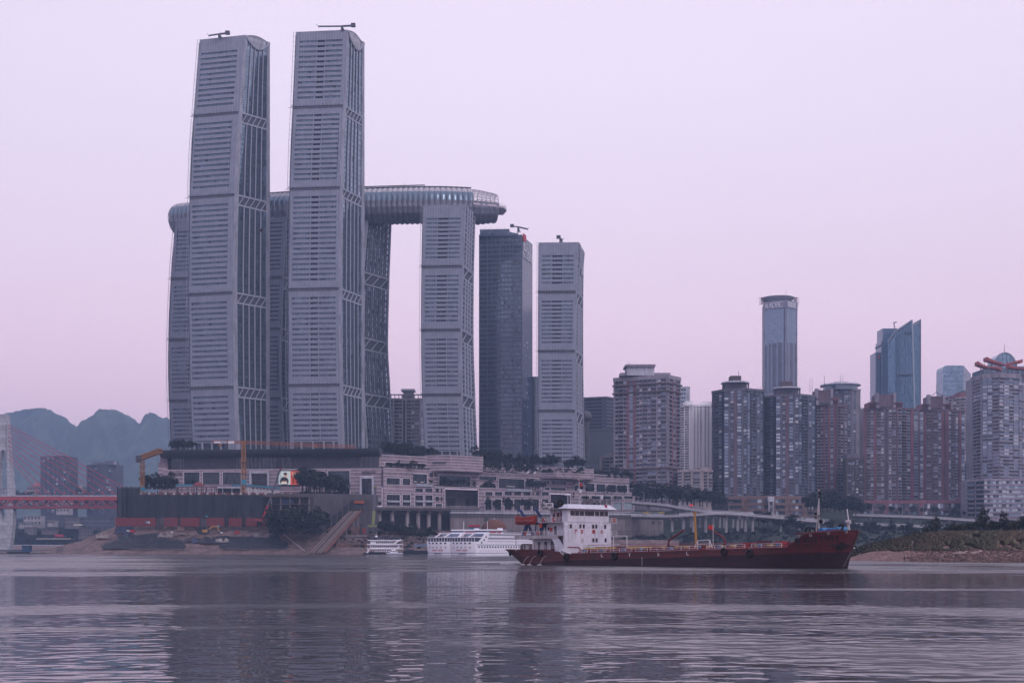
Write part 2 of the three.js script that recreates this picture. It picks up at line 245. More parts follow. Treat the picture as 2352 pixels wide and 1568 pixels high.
backTower({ label: 'striped tower in the gap between the two tallest towers, mostly hidden', D: 990, vTop: 480, vBase: 1032, A: [[470, 566], [700, 556], [850, 550], [1032, 559]], B: [[470, 657], [483, 656], [650, 649], [760, 645], [850, 643], [900, 645], [1032, 651]], C: [[470, 700], [1032, 700]], belts: [637, 755, 915], strips: [[0.5, 0.75, 1]], win: 0.3 });
backTower({ label: 'tower with a grid of pale windows behind the right tallest tower', D: 985, vTop: 470, vBase: 1035, A: [[470, 744], [700, 733], [1032, 740]], B: [[470, 846], [515, 842], [700, 829], [850, 832], [1035, 842]], C: [[470, 899], [512, 898], [620, 894], [740, 891], [800, 891], [869, 895], [1012, 902], [1035, 903]], belts: [625, 775, 905], kz: 1.0, dzC: 30, floor: 4.6 });
backTower({ label: 'striped tower carrying the right end of the sky bridge', D: 955, vTop: 470, vBase: 1052, aDz: 2, kz: 1.6, dzC: 32, A: [[460, 972], [600, 969], [757, 968], [907, 970], [1052, 977]], B: [[460, 1069], [612, 1064], [757, 1060], [907, 1061], [1052, 1065]], C: [[460, 1092], [600, 1088], [757, 1087], [870, 1090], [960, 1093], [1052, 1097]], belts: [612, 758, 907], gap: [30, 16, 11], pitch: 10.4, strips: [[0, 0.33, 0], [0.35, 0.66, 1], [0.68, 1, 0]], margin: [0.08, 0.9], bays: 4, fin: 0.035, half: false, floor: 3.6 });
const towerR = backTower({ label: 'shorter striped tower with round glazed crown, rightmost of the striped towers', D: 975, vTop: 556, vBase: 1085, aDz: 1, kz: 1.6, dzC: 30, A: [[540, 1238], [700, 1237], [900, 1237], [1085, 1239]], B: [[540, 1329], [670, 1325], [806, 1323], [1085, 1324]], C: [[540, 1341], [700, 1339], [900, 1340], [1085, 1344]], belts: [671, 807, 944], gap: [30, 16, 11], pitch: 9.7, strips: [[0, 0.3, 0], [0.3, 0.66, 1], [0.66, 1, 0]], margin: [0.08, 0.9], bays: 4, fin: 0.035, half: false, floor: 3.4, lens: [22, 3] });

// roof cranes for window cleaning
const mCrane = M('#4b4d58', 0.6, null, { metalness: 0.3 });
function roofCrane(u0, v0, u1, v1, uc, vc, vRoof, D, label, boxEnd) {
  const a = P(u0, v0, D), b = P(u1, v1, D), c = P(uc, vc, D), t = thing('roof_crane', label, 'crane', P(uc, vRoof, D), 'window cleaning cranes on tower roofs'), end = boxEnd ? b : a;
  part(t, 'boom', new G().bar(a, c, 0.75, 0.9).bar(c, b, 1.0, 1.1), mCrane);
  part(t, 'counterweight', new G().box(end.x, end.y + 0.3, end.z, 3.2, 2.4, 2.4), mCrane);
  part(t, 'mast', new G().bar(P(uc, vRoof, D), c, 1.5).bar(P(uc + 5, vRoof, D), c, 0.8), mCrane);
  part(t, 'hook', new G().bar(boxEnd ? a : b, (boxEnd ? a : b).clone().add(V(boxEnd ? -1.5 : 1.2, 1.6, 0)), 0.3).bar(boxEnd ? a : b, (boxEnd ? a : b).clone().add(V(0.2, -1.6, 0)), 0.2), mCrane);
}
roofCrane(479, 81.5, 522, 76, 503, 78, 86, 925, 'grey cleaning crane on the leftmost tall tower roof', true);
roofCrane(731, 60.5, 811, 58.5, 785, 60, 69, 915, 'long grey cleaning crane on the right tall tower roof', true);
roofCrane(1176, 519, 1212, 526, 1190, 521, 534, 1075, 'grey cleaning crane on the dark glass tower roof', false);
roofCrane(1283, 545, 1292, 551, 1287, 547, 557, 985, 'small grey cleaning crane on the rightmost striped tower', false);

// kite in front of the left tower
{ const D = 520, p = P(599, 530, D), t = thing('kite', 'small black triangular kite with a red corner flying before the tower', 'kite', p), s = D / FOC;
  const q = (du, dv, dz) => V(p.x + du * s, p.y - dv * s, p.z + dz);
  part(t, 'sail', new G().tri(q(-4, -1, 0), q(3, 5, 0.3), q(3.3, -6, 0.3)).tri(q(-4, -1, -0.05), q(3.3, -6, 0.25), q(3, 5, 0.25)), M('#0b0a10', 0.9)); part(t, 'red_corner', new G().tri(q(2.2, 2, 0.34), q(3.6, 2.2, 0.34), q(3.2, -1.2, 0.34)), M('#b01c30', 0.8)); part(t, 'spar', new G().bar(q(3, 5, 0.3), q(3.3, -6, 0.3), 0.06), M('#0b0a10', 0.9)); }

// ================= sky bridge =================
{
  const pts = [[404, 1041], [470, 1030], [560, 1018], [640, 1009], [740, 1002], [840, 997], [930, 994], [1010, 993], [1080, 996], [1140, 1000]].map(([u, D]) => V(X(u, D), 0, -D)), cv = new THREE.CatmullRomCurve3(pts);
  const L = cv.getLength(), n = Math.round(L / 4.1), CY = 275.5, RH = 13.3, RW = 14.5, t = thing('sky_bridge', 'long tube shaped glass sky bridge lying across the tower tops', 'sky bridge', V(0, CY, -1000));
  const at = (d, th, k = 0) => { const p = cv.getPointAt(clamp(d, 0, 1)), tg = cv.getTangentAt(clamp(d, 0, 1)), nn = V(-tg.z, 0, tg.x), r = (1 + k) * (1 - 0.16 * sm(0.93, 1, d)); return V(p.x + nn.x * RW * r * Math.sin(th), CY + RH * r * Math.cos(th), p.z + nn.z * RW * r * Math.sin(th)); };
  const mTop = M('#d9d3d8', 0.5, T.grain), mSide = glass('#6b7a88', 0.55, 0.18), mUnder = M('#a0a5b4', 0.5, T.grain, { metalness: 0.35 }), bumps = [0, 0.045, 0.062, 0.045, 0];
  const patch = (i, a, b, m, name, ns) => { const g = new G(); for (let j = 0; j < 4; j++) for (let k = 0; k < ns; k++) { const d0 = (i + j / 4) / n, d1 = (i + (j + 1) / 4) / n, t0 = lerp(a, b, k / ns), t1 = lerp(a, b, (k + 1) / ns); g.quad(at(d0, t1, bumps[j]), at(d1, t1, bumps[j + 1]), at(d1, t0, bumps[j + 1]), at(d0, t0, bumps[j])); } part(t, name, g, m); };
  const nSolid = n - 5;
  for (let i = 1; i < n; i++) {
    if (i <= nSolid - 1) { patch(i, -0.75, 0.92, mTop, 'roof_panel', 6); patch(i, 0.92, 1.5, mSide, 'glass_panel', 4); patch(i, -1.5, -0.75, mSide, 'glass_panel', 3); }
    patch(i, 1.5, 2 * Math.PI - 1.5, mUnder, 'underside_panel', 9);
    if (i <= nSolid) { const p = []; for (let k = 0; k <= 8; k++) p.push(at(i / n, lerp(0, 1.75, k / 8), 0.012)); part(t, 'rib', new G().path(p, 0.16, 4), mSteel); }
  }
  // end walls, garden deck, open lattice
  const cap = (d, dir) => { const g = new G(), c = at(d, 0).lerp(at(d, Math.PI), 0.5); for (let k = 0; k < 20; k++) { const a = at(d, k / 20 * 2 * Math.PI), b = at(d, (k + 1) / 20 * 2 * Math.PI); dir > 0 ? g.tri(c, b, a) : g.tri(c, a, b); } return g; };
  part(t, 'end_glass', cap(nSolid / n, 1), mSide); part(t, 'end_glass', cap(1 / n, -1), mSide); { const g = new G(), c = at(1, Math.PI / 2).lerp(at(1, -Math.PI / 2), 0.5); for (let k = 0; k < 12; k++) g.tri(c, at(1, lerp(1.55, 4.73, (k + 1) / 12)), at(1, lerp(1.55, 4.73, k / 12))); part(t, 'end_disc', g, M('#c9c4ca', 0.6)); }
  const lat = (d0, d1, rows, name) => { const g = new G(), m = 16; for (let r = 0; r <= rows; r++) { const p = []; for (let k = 0; k <= m; k++) p.push(at(lerp(d0, d1, r / rows), lerp(-1.6, 1.6, k / m), r === rows ? -0.08 : 0)); g.path(p, 0.22, 4); if (r < rows) for (let k = 0; k < m; k++) { const a = at(lerp(d0, d1, r / rows), lerp(-1.6, 1.6, k / m)), b = at(lerp(d0, d1, (r + 1) / rows), lerp(-1.6, 1.6, (k + 1) / m), r === rows - 1 ? -0.08 : 0), c = at(lerp(d0, d1, (r + 1) / rows), lerp(-1.6, 1.6, k / m), r === rows - 1 ? -0.08 : 0); g.bar(a, b, 0.18).bar(a, c, 0.24); } } part(t, name, g, M('#a9a5ad', 0.5)); };
  lat(nSolid / n, 1, 6, 'end_lattice');
  { // left end bulges outwards as an open cage over a bowl
    const tg = cv.getTangentAt(0), c0 = cv.getPointAt(1 / n), g = new G(), b = new G(), gl = new G(), q = (th, ph) => { const tg2 = tg.clone().multiplyScalar(-5.6 * Math.cos(ph)), nn = V(-tg.z, 0, tg.x), r = Math.sin(ph); return V(c0.x + tg2.x + nn.x * RW * r * Math.sin(th), CY + RH * r * Math.cos(th), c0.z + tg2.z + nn.z * RW * r * Math.sin(th)); };
    for (let i = 1; i <= 5; i++) { const p = []; for (let k = 0; k <= 14; k++) p.push(q(lerp(-1.7, 1.7, k / 14), i / 5 * Math.PI / 2)); g.path(p, 0.2, 4); }
    for (let k = 0; k <= 14; k++) { const p = []; for (let i = 1; i <= 6; i++) p.push(q(lerp(-1.7, 1.7, k / 14), i / 6 * Math.PI / 2)); g.path(p, 0.12, 4); }
    for (let k = 0; k < 12; k++) for (let i = 0; i < 5; i++) { const a = lerp(1.72, 2 * Math.PI - 1.72, k / 12), c = lerp(1.72, 2 * Math.PI - 1.72, (k + 1) / 12), e = i / 5 * Math.PI / 2, f = (i + 1) / 5 * Math.PI / 2; b.quad(q(a, e), q(c, e), q(c, f), q(a, f)); }
    part(t, 'left_cage', g, M('#8f8e98', 0.5)); part(t, 'left_bowl', b, mUnder);
  }
  const dk = new G(), e = at(1, Math.PI / 2), e0 = at(nSolid / n, Math.PI / 2), yD = Y(480, 1000); dk.prism([[e0.x, e0.z + 1], [e.x - 2, e.z + 1], [e.x + 4, e.z - 3], [e.x + 6, e.z - 12], [e.x + 3, e.z - 24], [e0.x, e0.z - 28]], yD - 1.6, yD); part(t, 'garden_deck', dk, M('#b9b3ba', 0.6));
  const rail = new G(), rp = [[e0.x, e0.z + 0.8], [e.x - 2, e.z + 0.8], [e.x + 4, e.z - 3], [e.x + 6, e.z - 12]]; for (let i = 0; i < 3; i++) { rail.bar(V(rp[i][0], yD + 1.3, rp[i][1]), V(rp[i + 1][0], yD + 1.3, rp[i + 1][1]), 0.12); for (let j = 0; j < 5; j++) { const x = lerp(rp[i][0], rp[i + 1][0], j / 5), z = lerp(rp[i][1], rp[i + 1][1], j / 5); rail.bar(V(x, yD, z), V(x, yD + 1.3, z), 0.1); } } part(t, 'garden_railing', rail, mSteel);
  { const rw = new G(), rp2 = []; for (let i = 10; i <= nSolid; i++) { const p = at(i / n, 0); rp2.push(p.clone().setY(p.y + 1.7)); } for (let i = 0; i + 1 < rp2.length; i++) { rw.bar(rp2[i], rp2[i + 1], 2.4, 0.8); rw.bar(rp2[i].clone().setY(rp2[i].y - 1.6), rp2[i], 0.3); } const q0 = rp2[rp2.length - 24], q1 = rp2[rp2.length - 10]; rw.bar(q0.clone().setY(q0.y + 1.5), q1.clone().setY(q1.y + 1.5), 2.2, 0.25); for (let i = 0; i <= 8; i++) { const p = q0.clone().lerp(q1, i / 8); rw.bar(p, p.clone().setY(p.y + 1.5), 0.2); } for (const f of [0.15, 0.45, 0.75]) { const p = rp2[Math.floor(f * rp2.length)]; rw.bar(p, p.clone().setY(p.y + 4), 0.2); } part(t, 'roof_walkway', rw, mCrane); }
}
// the tops of the towers under the bridge reach up beside the tube
// ================= water, banks, hills =================
function grid(nu, nv, f, m, uvs = 1) {   // smooth sheet from f(i/nu, j/nv) -> Vector3
  const p = [], t = [], ix = []; for (let j = 0; j <= nv; j++) for (let i = 0; i <= nu; i++) { const q = f(i / nu, j / nv); p.push(q.x, q.y, q.z); t.push(q.x * uvs, (q.z + q.y * 0.7) * uvs); }
  for (let j = 0; j < nv; j++) for (let i = 0; i < nu; i++) { const a = j * (nu + 1) + i, b = a + 1, c = a + nu + 1, d = c + 1; ix.push(a, b, d, a, d, c); }
  const g = new THREE.BufferGeometry(); g.setAttribute('position', new THREE.Float32BufferAttribute(p, 3)); g.setAttribute('uv', new THREE.Float32BufferAttribute(t, 2)); g.setIndex(ix); g.computeVertexNormals(); return g;
}
{ // river: calm slicks and wind-ruffled patches
  const S = 2048, W = 200, bump = new Uint8Array(S * S * 4), R = 1024, RW = 900, ro = new Uint8Array(R * R * 4), K = 512, kk = new Float32Array(K * K);
  const patch = (x, D) => { // share of wind-ruffled water at x, D metres
    const wob = D * (1 + 0.55 * (fbm(x * 0.012 + 9, D * 0.014, 5) - 0.5)), n = fbm(x * 0.02 + 40, D * 0.045, 4), f = fbm(x * 0.11, D * 0.3, 4), g = fbm(x * 0.035 + 7, D * 0.09, 3), right = sm(-8, 14, x);
    const band = Math.max(0.68 * sm(150, 205, wob) * (1 - 0.35 * sm(420, 640, wob)), 0.85 * Math.exp(-(((wob - 80) / 7) ** 2)), 0.75 * Math.exp(-(((wob - 60) / 3.5) ** 2)), lerp(0.42, 0.8, right) * (1 - sm(50, 58, wob)), 0.5 * Math.exp(-(((wob - 124) / 6) ** 2)), 0.4 * right * (1 - sm(60, 110, wob)));
    return sm(0.22, 0.8, band + 0.9 * (n - 0.5) + 0.55 * (g - 0.5) + 0.5 * (f - 0.5) + 0.7 * sm(120, 220, D) * (fbm(x * 0.03 + 3, D * 0.02, 4) - 0.5)); };
  const spot = (i, n, w) => ((i / n + 0.5) % 1 - 0.5) * w, far = (j, n, w) => (1 - j / n) % 1 * w;
  for (let j = 0; j < K; j++) for (let i = 0; i < K; i++) kk[j * K + i] = patch(spot(i, K, W), far(j, K, W));
  for (let j = 0; j < S; j++) for (let i = 0; i < S; i++) {
    const x = i / S, y = j / S, k = kk[(j * K / S | 0) * K + (i * K / S | 0)], wx = 0.8 * vnoise(x * 60, y * 90, 60, 90), w = 0.56 * fbm(x * 190 + wx, y * 300 + wx, 2, 190, 300) + 0.28 * vnoise(x * 80 + 2 * wx, y * 150 + wx, 80, 150) + 0.16 * vnoise(x * 22, y * 46, 22, 46);
    const o = (j * S + i) * 4; bump[o] = bump[o + 1] = bump[o + 2] = clamp(0.5 + (w - 0.5) * (0.24 + 0.85 * k) * (0.55 + 0.9 * fbm(x * 9, y * 26, 3, 9, 26)), 0, 1) * 255; bump[o + 3] = 255;
  }
  for (let j = 0; j < R; j++) for (let i = 0; i < R; i++) { const k = patch(spot(i, R, RW), far(j, R, RW)), o = (j * R + i) * 4; ro[o] = ro[o + 2] = 0; ro[o + 1] = (0.03 + (0.18 + 0.1 * sm(90, 200, far(j, R, RW))) * k) * 255; ro[o + 3] = 255; }
  const mk = (d, n, w) => { const t = new THREE.DataTexture(d, n, n); t.wrapS = t.wrapT = THREE.RepeatWrapping; t.magFilter = THREE.LinearFilter; t.repeat.set(1 / w, 1 / w); t.needsUpdate = true; return t; };
  const m = new THREE.MeshPhysicalMaterial({ color: new THREE.Color(0.07, 0.068, 0.075), roughness: 1, roughnessMap: mk(ro, R, RW), bumpMap: mk(bump, S, W), bumpScale: 0.28, ior: 1.33 });
  const g = grid(8, 8, (a, b) => V(lerp(-3600, 3600, a), 0, lerp(60, -5200, b)), m); single('river', g, m, 'grey river with calm slicks and wind ruffled patches', null, null, 'structure');
}
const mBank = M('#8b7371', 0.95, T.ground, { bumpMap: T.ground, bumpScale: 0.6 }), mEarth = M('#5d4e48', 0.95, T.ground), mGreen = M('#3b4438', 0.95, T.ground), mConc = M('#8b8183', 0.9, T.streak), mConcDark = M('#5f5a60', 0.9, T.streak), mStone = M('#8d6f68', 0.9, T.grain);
// sloping stone bank of the headland
const bankTop = curve([[60, 1271], [80, 1270], [150, 1250], [188, 1240], [230, 1222], [265, 1209], [420, 1208], [705, 1209], [760, 1216], [860, 1226], [1100, 1236], [1560, 1240]]);
single('stone_bank', grid(220, 26, (a, b) => { const u = lerp(62, 1560, a), D1 = lerp(772, 815, b), top = Math.max(0.1, Y(bankTop(u), 815)), step = Math.floor(b * 13) / 13, y = lerp(-0.6, top, lerp(step, b, 0.75)) + (fbm(u * 0.05, b * 9, 4) - 0.5) * 0.5 * sm(0, 0.15, b), DD = D1 + (u < 265 ? (265 - u) * 0.02 : 0); return V(X(u, DD), y, -DD); }, mBank), mBank, 'bare sloping stone river bank below the building site', null, null, 'structure');
{ // ground of the headland and the city behind
  const edge = curve([[-780, -300], [-815, -268], [-1000, -330], [-1400, -420], [-2600, -420]].map(([z, x]) => [-z, x]));
  single('city_ground', grid(90, 60, (a, b) => { const D = lerp(806, 3200, b * b), x = lerp(edge(D), 1700, a), k = sm(850, 940, D); return V(x, (lerp(-3, 21, k) + 15 * sm(950, 1015, D)) * sm(0, 0.03, a) + (fbm(x * 0.02, D * 0.02, 3) - 0.5) * 2, -D); }, mGreen), mGreen, 'ground of the headland under the city', null, null, 'structure');
}
// far bank beyond the bridge
single('far_bank', grid(120, 40, (a, b) => { const D = lerp(1520, 3400, b * b), x = lerp(-1700, 700, a); return V(x, -1 + 9 * sm(1520, 1580, D) + 44 * sm(1570, 2300, D) + (fbm(x * 0.012, D * 0.012, 4) - 0.5) * 22 * sm(1600, 1900, D), -D); }, mGreen), mGreen, 'wooded far river bank beyond the bridge', null, null, 'structure');
{ // wooded hills
  const top = curve([[-700, 1040], [-300, 965], [-120, 975], [0, 949], [30, 943], [60, 938], [92, 939], [112, 947], [132, 957], [150, 972], [168, 983], [184, 972], [200, 961], [232, 953], [250, 946], [268, 948], [290, 959], [306, 972], [313, 979], [335, 972], [350, 966], [368, 961], [392, 966], [440, 985], [520, 1060], [620, 1140], [760, 1200], [1000, 1230]]), D = 4300;
  const m = new THREE.MeshStandardMaterial({ color: new THREE.Color('#55644c'), roughness: 1, map: tex(256, (x, y) => 0.4 + 0.6 * fbm(x * 24, y * 24, 5, 24, 24), 620, 620) });
  single('wooded_hills', grid(420, 70, (a, b) => { const u = lerp(-650, 960, a), peak = Y(top(u), D), t = b < 0.8 ? sm(0, 0.8, b) * (0.25 + 0.75 * (b / 0.8)) : 1 - sm(0.8, 1.05, b), DD = lerp(2700, 4700, b), r = fbm(u * 0.02, b * 6 + u * 0.01, 5), n = fbm(u * 0.7, b * 60, 3); return V(X(u, D) * lerp(0.94, 1, b), lerp(30, peak, clamp(t * (b < 0.78 ? 0.72 + 0.56 * r : 1), 0, 1)) + (n - 0.5) * 16 * sm(0.02, 0.3, b), -DD); }, m), m, 'wooded hills fading into the haze', null, null, 'structure');
  const p = P(254.5, 946, 4290), t = thing('hilltop_pagoda', 'tiny pagoda on the peak of the hills', 'pagoda', p.clone()), mp = M('#4a4f55', 0.9);
  for (let i = 0; i < 5; i++) { const r = 4.6 - i * 0.8; part(t, 'storey', new G().cyl(V(p.x, p.y - 8 + i * 4, p.z), V(p.x, p.y - 4.6 + i * 4, p.z), r, r * 0.9, 8), mp); part(t, 'eaves', new G().cyl(V(p.x, p.y - 4.6 + i * 4, p.z), V(p.x, p.y - 4 + i * 4, p.z), r * 1.35, r * 0.8, 8), mp); } part(t, 'spire', new G().cyl(V(p.x, p.y + 12, p.z), V(p.x, p.y + 18, p.z), 0.7, 0.1, 5), mp);
}
// ---------- foliage ----------
function crownGeo(seed, rx, ry, clumps, per, size, fill = 0.55) {
  const r = mulberry(seed), p = [], n = [], t = [];
  for (let c = 0; c < clumps; c++) {
    const th = r() * 6.283, ph = Math.acos(2 * r() - 1), k = Math.pow(r(), 0.4) * 0.85, cx = rx * k * Math.sin(ph) * Math.cos(th), cz = rx * k * Math.sin(ph) * Math.sin(th), cy = ry * k * Math.cos(ph), cr = rx * (0.18 + 0.24 * r()), tone = r();
    for (let i = 0; i < per; i++) {
      const a = r() * 6.283, b = Math.acos(2 * r() - 1), q = cr * Math.pow(r(), fill), x = cx + q * Math.sin(b) * Math.cos(a), y = cy + q * 0.75 * Math.cos(b), z = cz + q * Math.sin(b) * Math.sin(a), s = size * (0.6 + 0.8 * r());
      const e = new THREE.Vector3(r() - 0.5, r() - 0.5, r() - 0.5).normalize(), f = new THREE.Vector3(r() - 0.5, r() - 0.5, r() - 0.5).cross(e).normalize(), nn = e.clone().cross(f); if (nn.y < 0) nn.negate(); nn.addScaledVector(V(x / rx, y / ry + 0.3, z / rx), 0.6).normalize();
      const A = [x - e.x * s, y - e.y * s, z - e.z * s], B = [x + f.x * s * 0.7, y + f.y * s * 0.7, z + f.z * s * 0.7], C = [x + e.x * s, y + e.y * s, z + e.z * s], E = [x - f.x * s * 0.7, y - f.y * s * 0.7, z - f.z * s * 0.7];
      p.push(...A, ...B, ...C, ...A, ...C, ...E); for (let j = 0; j < 6; j++) { n.push(nn.x, nn.y, nn.z); t.push(tone * 9 + r(), tone * 5 + r()); }
    }
  }
  const g = new THREE.BufferGeometry(); g.setAttribute('position', new THREE.Float32BufferAttribute(p, 3)); g.setAttribute('normal', new THREE.Float32BufferAttribute(n, 3)); g.setAttribute('uv', new THREE.Float32BufferAttribute(t, 2)); return g;
}
const leafM = ['#46544a', '#3f4e48', '#525e50', '#666a52'].map((c) => M(c, 0.9, T.leaf)), mTrunk = M('#4a3f3a', 0.95);
const crowns = [crownGeo(11, 1, 0.9, 34, 44, 0.085), crownGeo(12, 1, 1.05, 38, 42, 0.08), crownGeo(13, 1, 0.75, 30, 46, 0.09), crownGeo(14, 0.8, 1.25, 34, 40, 0.075)];
const trunkGeo = (() => { const g = new G(); g.cyl(V(0, 0, 0), V(0.02, 0.62, 0), 0.075, 0.045, 6); for (let i = 0; i < 5; i++) { const a = i * 1.257, s = V(0.015, 0.4 + 0.05 * i, 0); g.cyl(s, s.clone().add(V(0.26 * Math.cos(a), 0.3 + 0.05 * (i % 3), 0.26 * Math.sin(a))), 0.03, 0.012, 5); } return g.geo(); })();
// a tree whose foot stands at p: crown radius r, height h
function tree(p, r, h, label, group, k = rnd() * 4 | 0, leaf = rnd() * 3 | 0, name = 'tree') {
  const t = thing(name, label, name.includes('shrub') || name === 'bush' ? 'shrub' : 'tree', p, group), tr = part(t, 'trunk', trunkGeo, mTrunk), cr = part(t, 'crown', crowns[k], leafM[leaf]);
  tr.scale.set(h * 0.6, h, h * 0.6); cr.scale.set(r, (h - r * 0.4) * 0.5, r); cr.position.y = h - (h - r * 0.4) * 0.5 * 0.9; cr.rotation.y = rnd() * 6; return t;
}
const bushGeo = crownGeo(31, 1, 0.8, 7, 16, 0.16);
function bushes(name, label, pts, leafMat, kind = 'stuff') {   // pts: [x, y, z, scale]
  const im = new THREE.InstancedMesh(bushGeo, leafMat, pts.length), m = new THREE.Matrix4(), q = new THREE.Quaternion(), c = new THREE.Color();
  pts.forEach(([x, y, z, s], i) => { q.setFromAxisAngle(V(0, 1, 0), rnd() * 6); m.compose(V(x, y, z), q, V(s, s * rr(0.7, 1.2), s)); im.setMatrixAt(i, m); im.setColorAt(i, c.setScalar(rr(0.65, 1.15))); });
  im.name = numbered(name); shade(im); scene.add(im); return tag(im, label, 'vegetation', null, kind);
}
const scatter = (n, f) => Array.from({ length: n }, () => f());
// ================= generic buildings =================
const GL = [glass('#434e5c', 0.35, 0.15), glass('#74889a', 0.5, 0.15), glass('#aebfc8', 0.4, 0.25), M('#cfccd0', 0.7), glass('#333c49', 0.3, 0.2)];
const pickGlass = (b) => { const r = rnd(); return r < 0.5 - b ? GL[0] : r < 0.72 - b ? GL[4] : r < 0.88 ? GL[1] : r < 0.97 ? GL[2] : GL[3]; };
/* corners: [u, D] of the visible corners from left to right; cols: one letter per column of each face
   p pier, w window, b balcony, g glazed bay, d dark strip painted as a shaded slot, W blank wall */
const COLW = { p: 0.45, w: 1, b: 1.7, g: 1.35, d: 0.7, W: 1.2, q: 0.9, h: 2.6 };
function apartment(o) {
  const D0 = Math.min(...o.corners.map((c) => c[1])), cs = o.corners.map(([u, D]) => [X(u, D), -D]), yT = Y(o.vTop, D0), yB = Y(o.vBot, D0), t = thing(o.name, o.label, o.category ?? 'building', V(cs[0][0], yB, cs[0][1]), o.group);
  const back = o.depth ?? 22, body = new G(), poly = [...cs, [cs[cs.length - 1][0] + 3, cs[cs.length - 1][1] - back], [cs[0][0] + 3, cs[0][1] - back]]; body.prism(poly, yB - 18, yT); part(t, 'body', body, o.inner ?? o.wall);
  const nf = o.floors, h = (yT - yB - (o.crown ?? 1.2)) / nf, wins = [], bals = [], ac = new G(); let anyAc = false;
  o.faces.forEach((spec, k) => {
    if (!spec) return; const F = new Face(cs[k][0], cs[k][1], cs[k + 1][0], cs[k + 1][1]), tot = [...spec].reduce((a, c) => a + COLW[c], 0); let s = 0;
    const colsAt = [...spec].map((c) => { const w = COLW[c] / tot * F.len, r = [c, s, s + w]; s += w; return r; });
    for (const [c, s0, s1] of colsAt) { if (c === 'p' || c === 'q') F.part(t, 'pier', c === 'q' ? (o.accent ?? o.wall) : (o.pier ?? o.wall), s0, s1, yB, yT + 0.5, -0.2, 0.75); if (c === 'W') F.part(t, 'blank_wall', o.wall, s0, s1, yB, yT, -0.2, 0.48); if (c === 'd') F.part(t, 'painted_slot_shade', GL[4], s0, s1, yB, yT - 1, -0.2, 0.5); }  // d: dark glass set proud of the wall, its colour painting a recessed shaft's shade
    for (let i = 0; i < nf; i++) {
      const y0 = yB + i * h, e = o.spandrel ?? 0.36;
      if (/[wgh]/.test(spec)) F.part(t, 'spandrel', o.wall, 0, F.len, y0, y0 + h * e, -0.1, 0.45);
      for (const [c, s0, s1] of colsAt) {
        const m = (s1 - s0) * 0.07;
        if (c === 'w') wins.push([F, s0 + m * (o.frame ?? 1), s1 - m * (o.frame ?? 1), y0 + h * e, y0 + h * 1.0, -0.05, 0.14]);
        if (c === 'h') { const nn = 3; for (let q = 0; q < nn; q++) wins.push([F, lerp(s0, s1, q / nn) + 0.06, lerp(s0, s1, (q + 1) / nn) - 0.06, y0 + h * e, y0 + h, -0.05, 0.14]); }
        if (c === 'g') wins.push([F, s0 + m, s1 - m, y0 + h * e, y0 + h * 0.98, -0.05, 0.68, 1]);
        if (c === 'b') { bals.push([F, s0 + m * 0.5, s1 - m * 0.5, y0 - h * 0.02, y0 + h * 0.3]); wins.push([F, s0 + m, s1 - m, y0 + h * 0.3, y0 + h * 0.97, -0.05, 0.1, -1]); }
        if ('wb'.includes(c) && rnd() < (o.ac ?? 0.12)) { anyAc = true; const a = lerp(s0, s1, rr(0.2, 0.6)); F.box(ac, a, a + 0.9, y0 + h * 0.08, y0 + h * 0.3, 0.45, c === 'b' ? 1.75 : 0.95); }
      }
      if (o.slabs && i) F.part(t, 'floor_band', o.slabMat ?? o.wall, 0, F.len, y0 - h * 0.06, y0 + h * o.slabs, -0.2, 0.95);
    }
    if (o.crown !== 0) F.part(t, 'parapet', o.crownMat ?? o.wall, -0.3, F.len + 0.3, yT - (o.crown ?? 1.2), yT + 0.6, -0.5, 1.0);
  });
  const pick = (a) => { a.sort((p, q) => (q[3] - p[3])); return [a.slice(0, 290), a.slice(290)]; };
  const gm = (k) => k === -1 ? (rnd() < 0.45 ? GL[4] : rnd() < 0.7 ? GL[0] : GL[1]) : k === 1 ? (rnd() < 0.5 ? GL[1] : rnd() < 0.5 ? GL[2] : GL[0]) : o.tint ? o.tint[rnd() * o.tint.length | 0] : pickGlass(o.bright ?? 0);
  const [w1, w2] = pick(wins), [b1, b2] = pick(bals);
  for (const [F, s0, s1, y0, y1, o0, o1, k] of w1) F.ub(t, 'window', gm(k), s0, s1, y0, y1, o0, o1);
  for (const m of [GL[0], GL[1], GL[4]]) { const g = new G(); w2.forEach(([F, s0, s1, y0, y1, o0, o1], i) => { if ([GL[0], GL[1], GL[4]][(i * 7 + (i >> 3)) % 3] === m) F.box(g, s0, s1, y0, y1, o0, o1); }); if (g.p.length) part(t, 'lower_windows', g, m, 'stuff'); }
  for (const [F, s0, s1, y0, y1] of b1) { F.ub(t, 'balcony', o.balcony ?? o.wall, s0, s1, y0, y1, 0, 1.25); }
  if (b2.length) { const g = new G(); for (const [F, s0, s1, y0, y1] of b2) F.box(g, s0, s1, y0, y1, 0, 1.25); part(t, 'lower_balconies', g, o.balcony ?? o.wall, 'stuff'); }
  if (anyAc) part(t, 'air_conditioners', ac, M('#a5a3a5', 0.7), 'stuff');
  return { t, yT, yB, cs, h, F: (k) => new Face(cs[k][0], cs[k][1], cs[k + 1][0], cs[k + 1][1]) };
}
const apt = (corners, vTop, vBot, floors, faces, wall, extra) => apartment({ name: 'apartment_building', corners, vTop, vBot, floors, faces, wall, ...extra });
const mBeige = M('#bbafb2', 0.9, T.streak), mPinkBeige = M('#a79fae', 0.9, T.streak), mWhite = M('#f8f6fa', 0.85), mBrown = M('#757382', 0.9, T.streak), mRedBrown = M('#7a6470', 0.9, T.streak), mRed = M('#90606b', 0.85, T.streak), mGreyB = M('#9292a0', 0.85, T.streak), mPale = M('#caccd9', 0.85, T.streak);
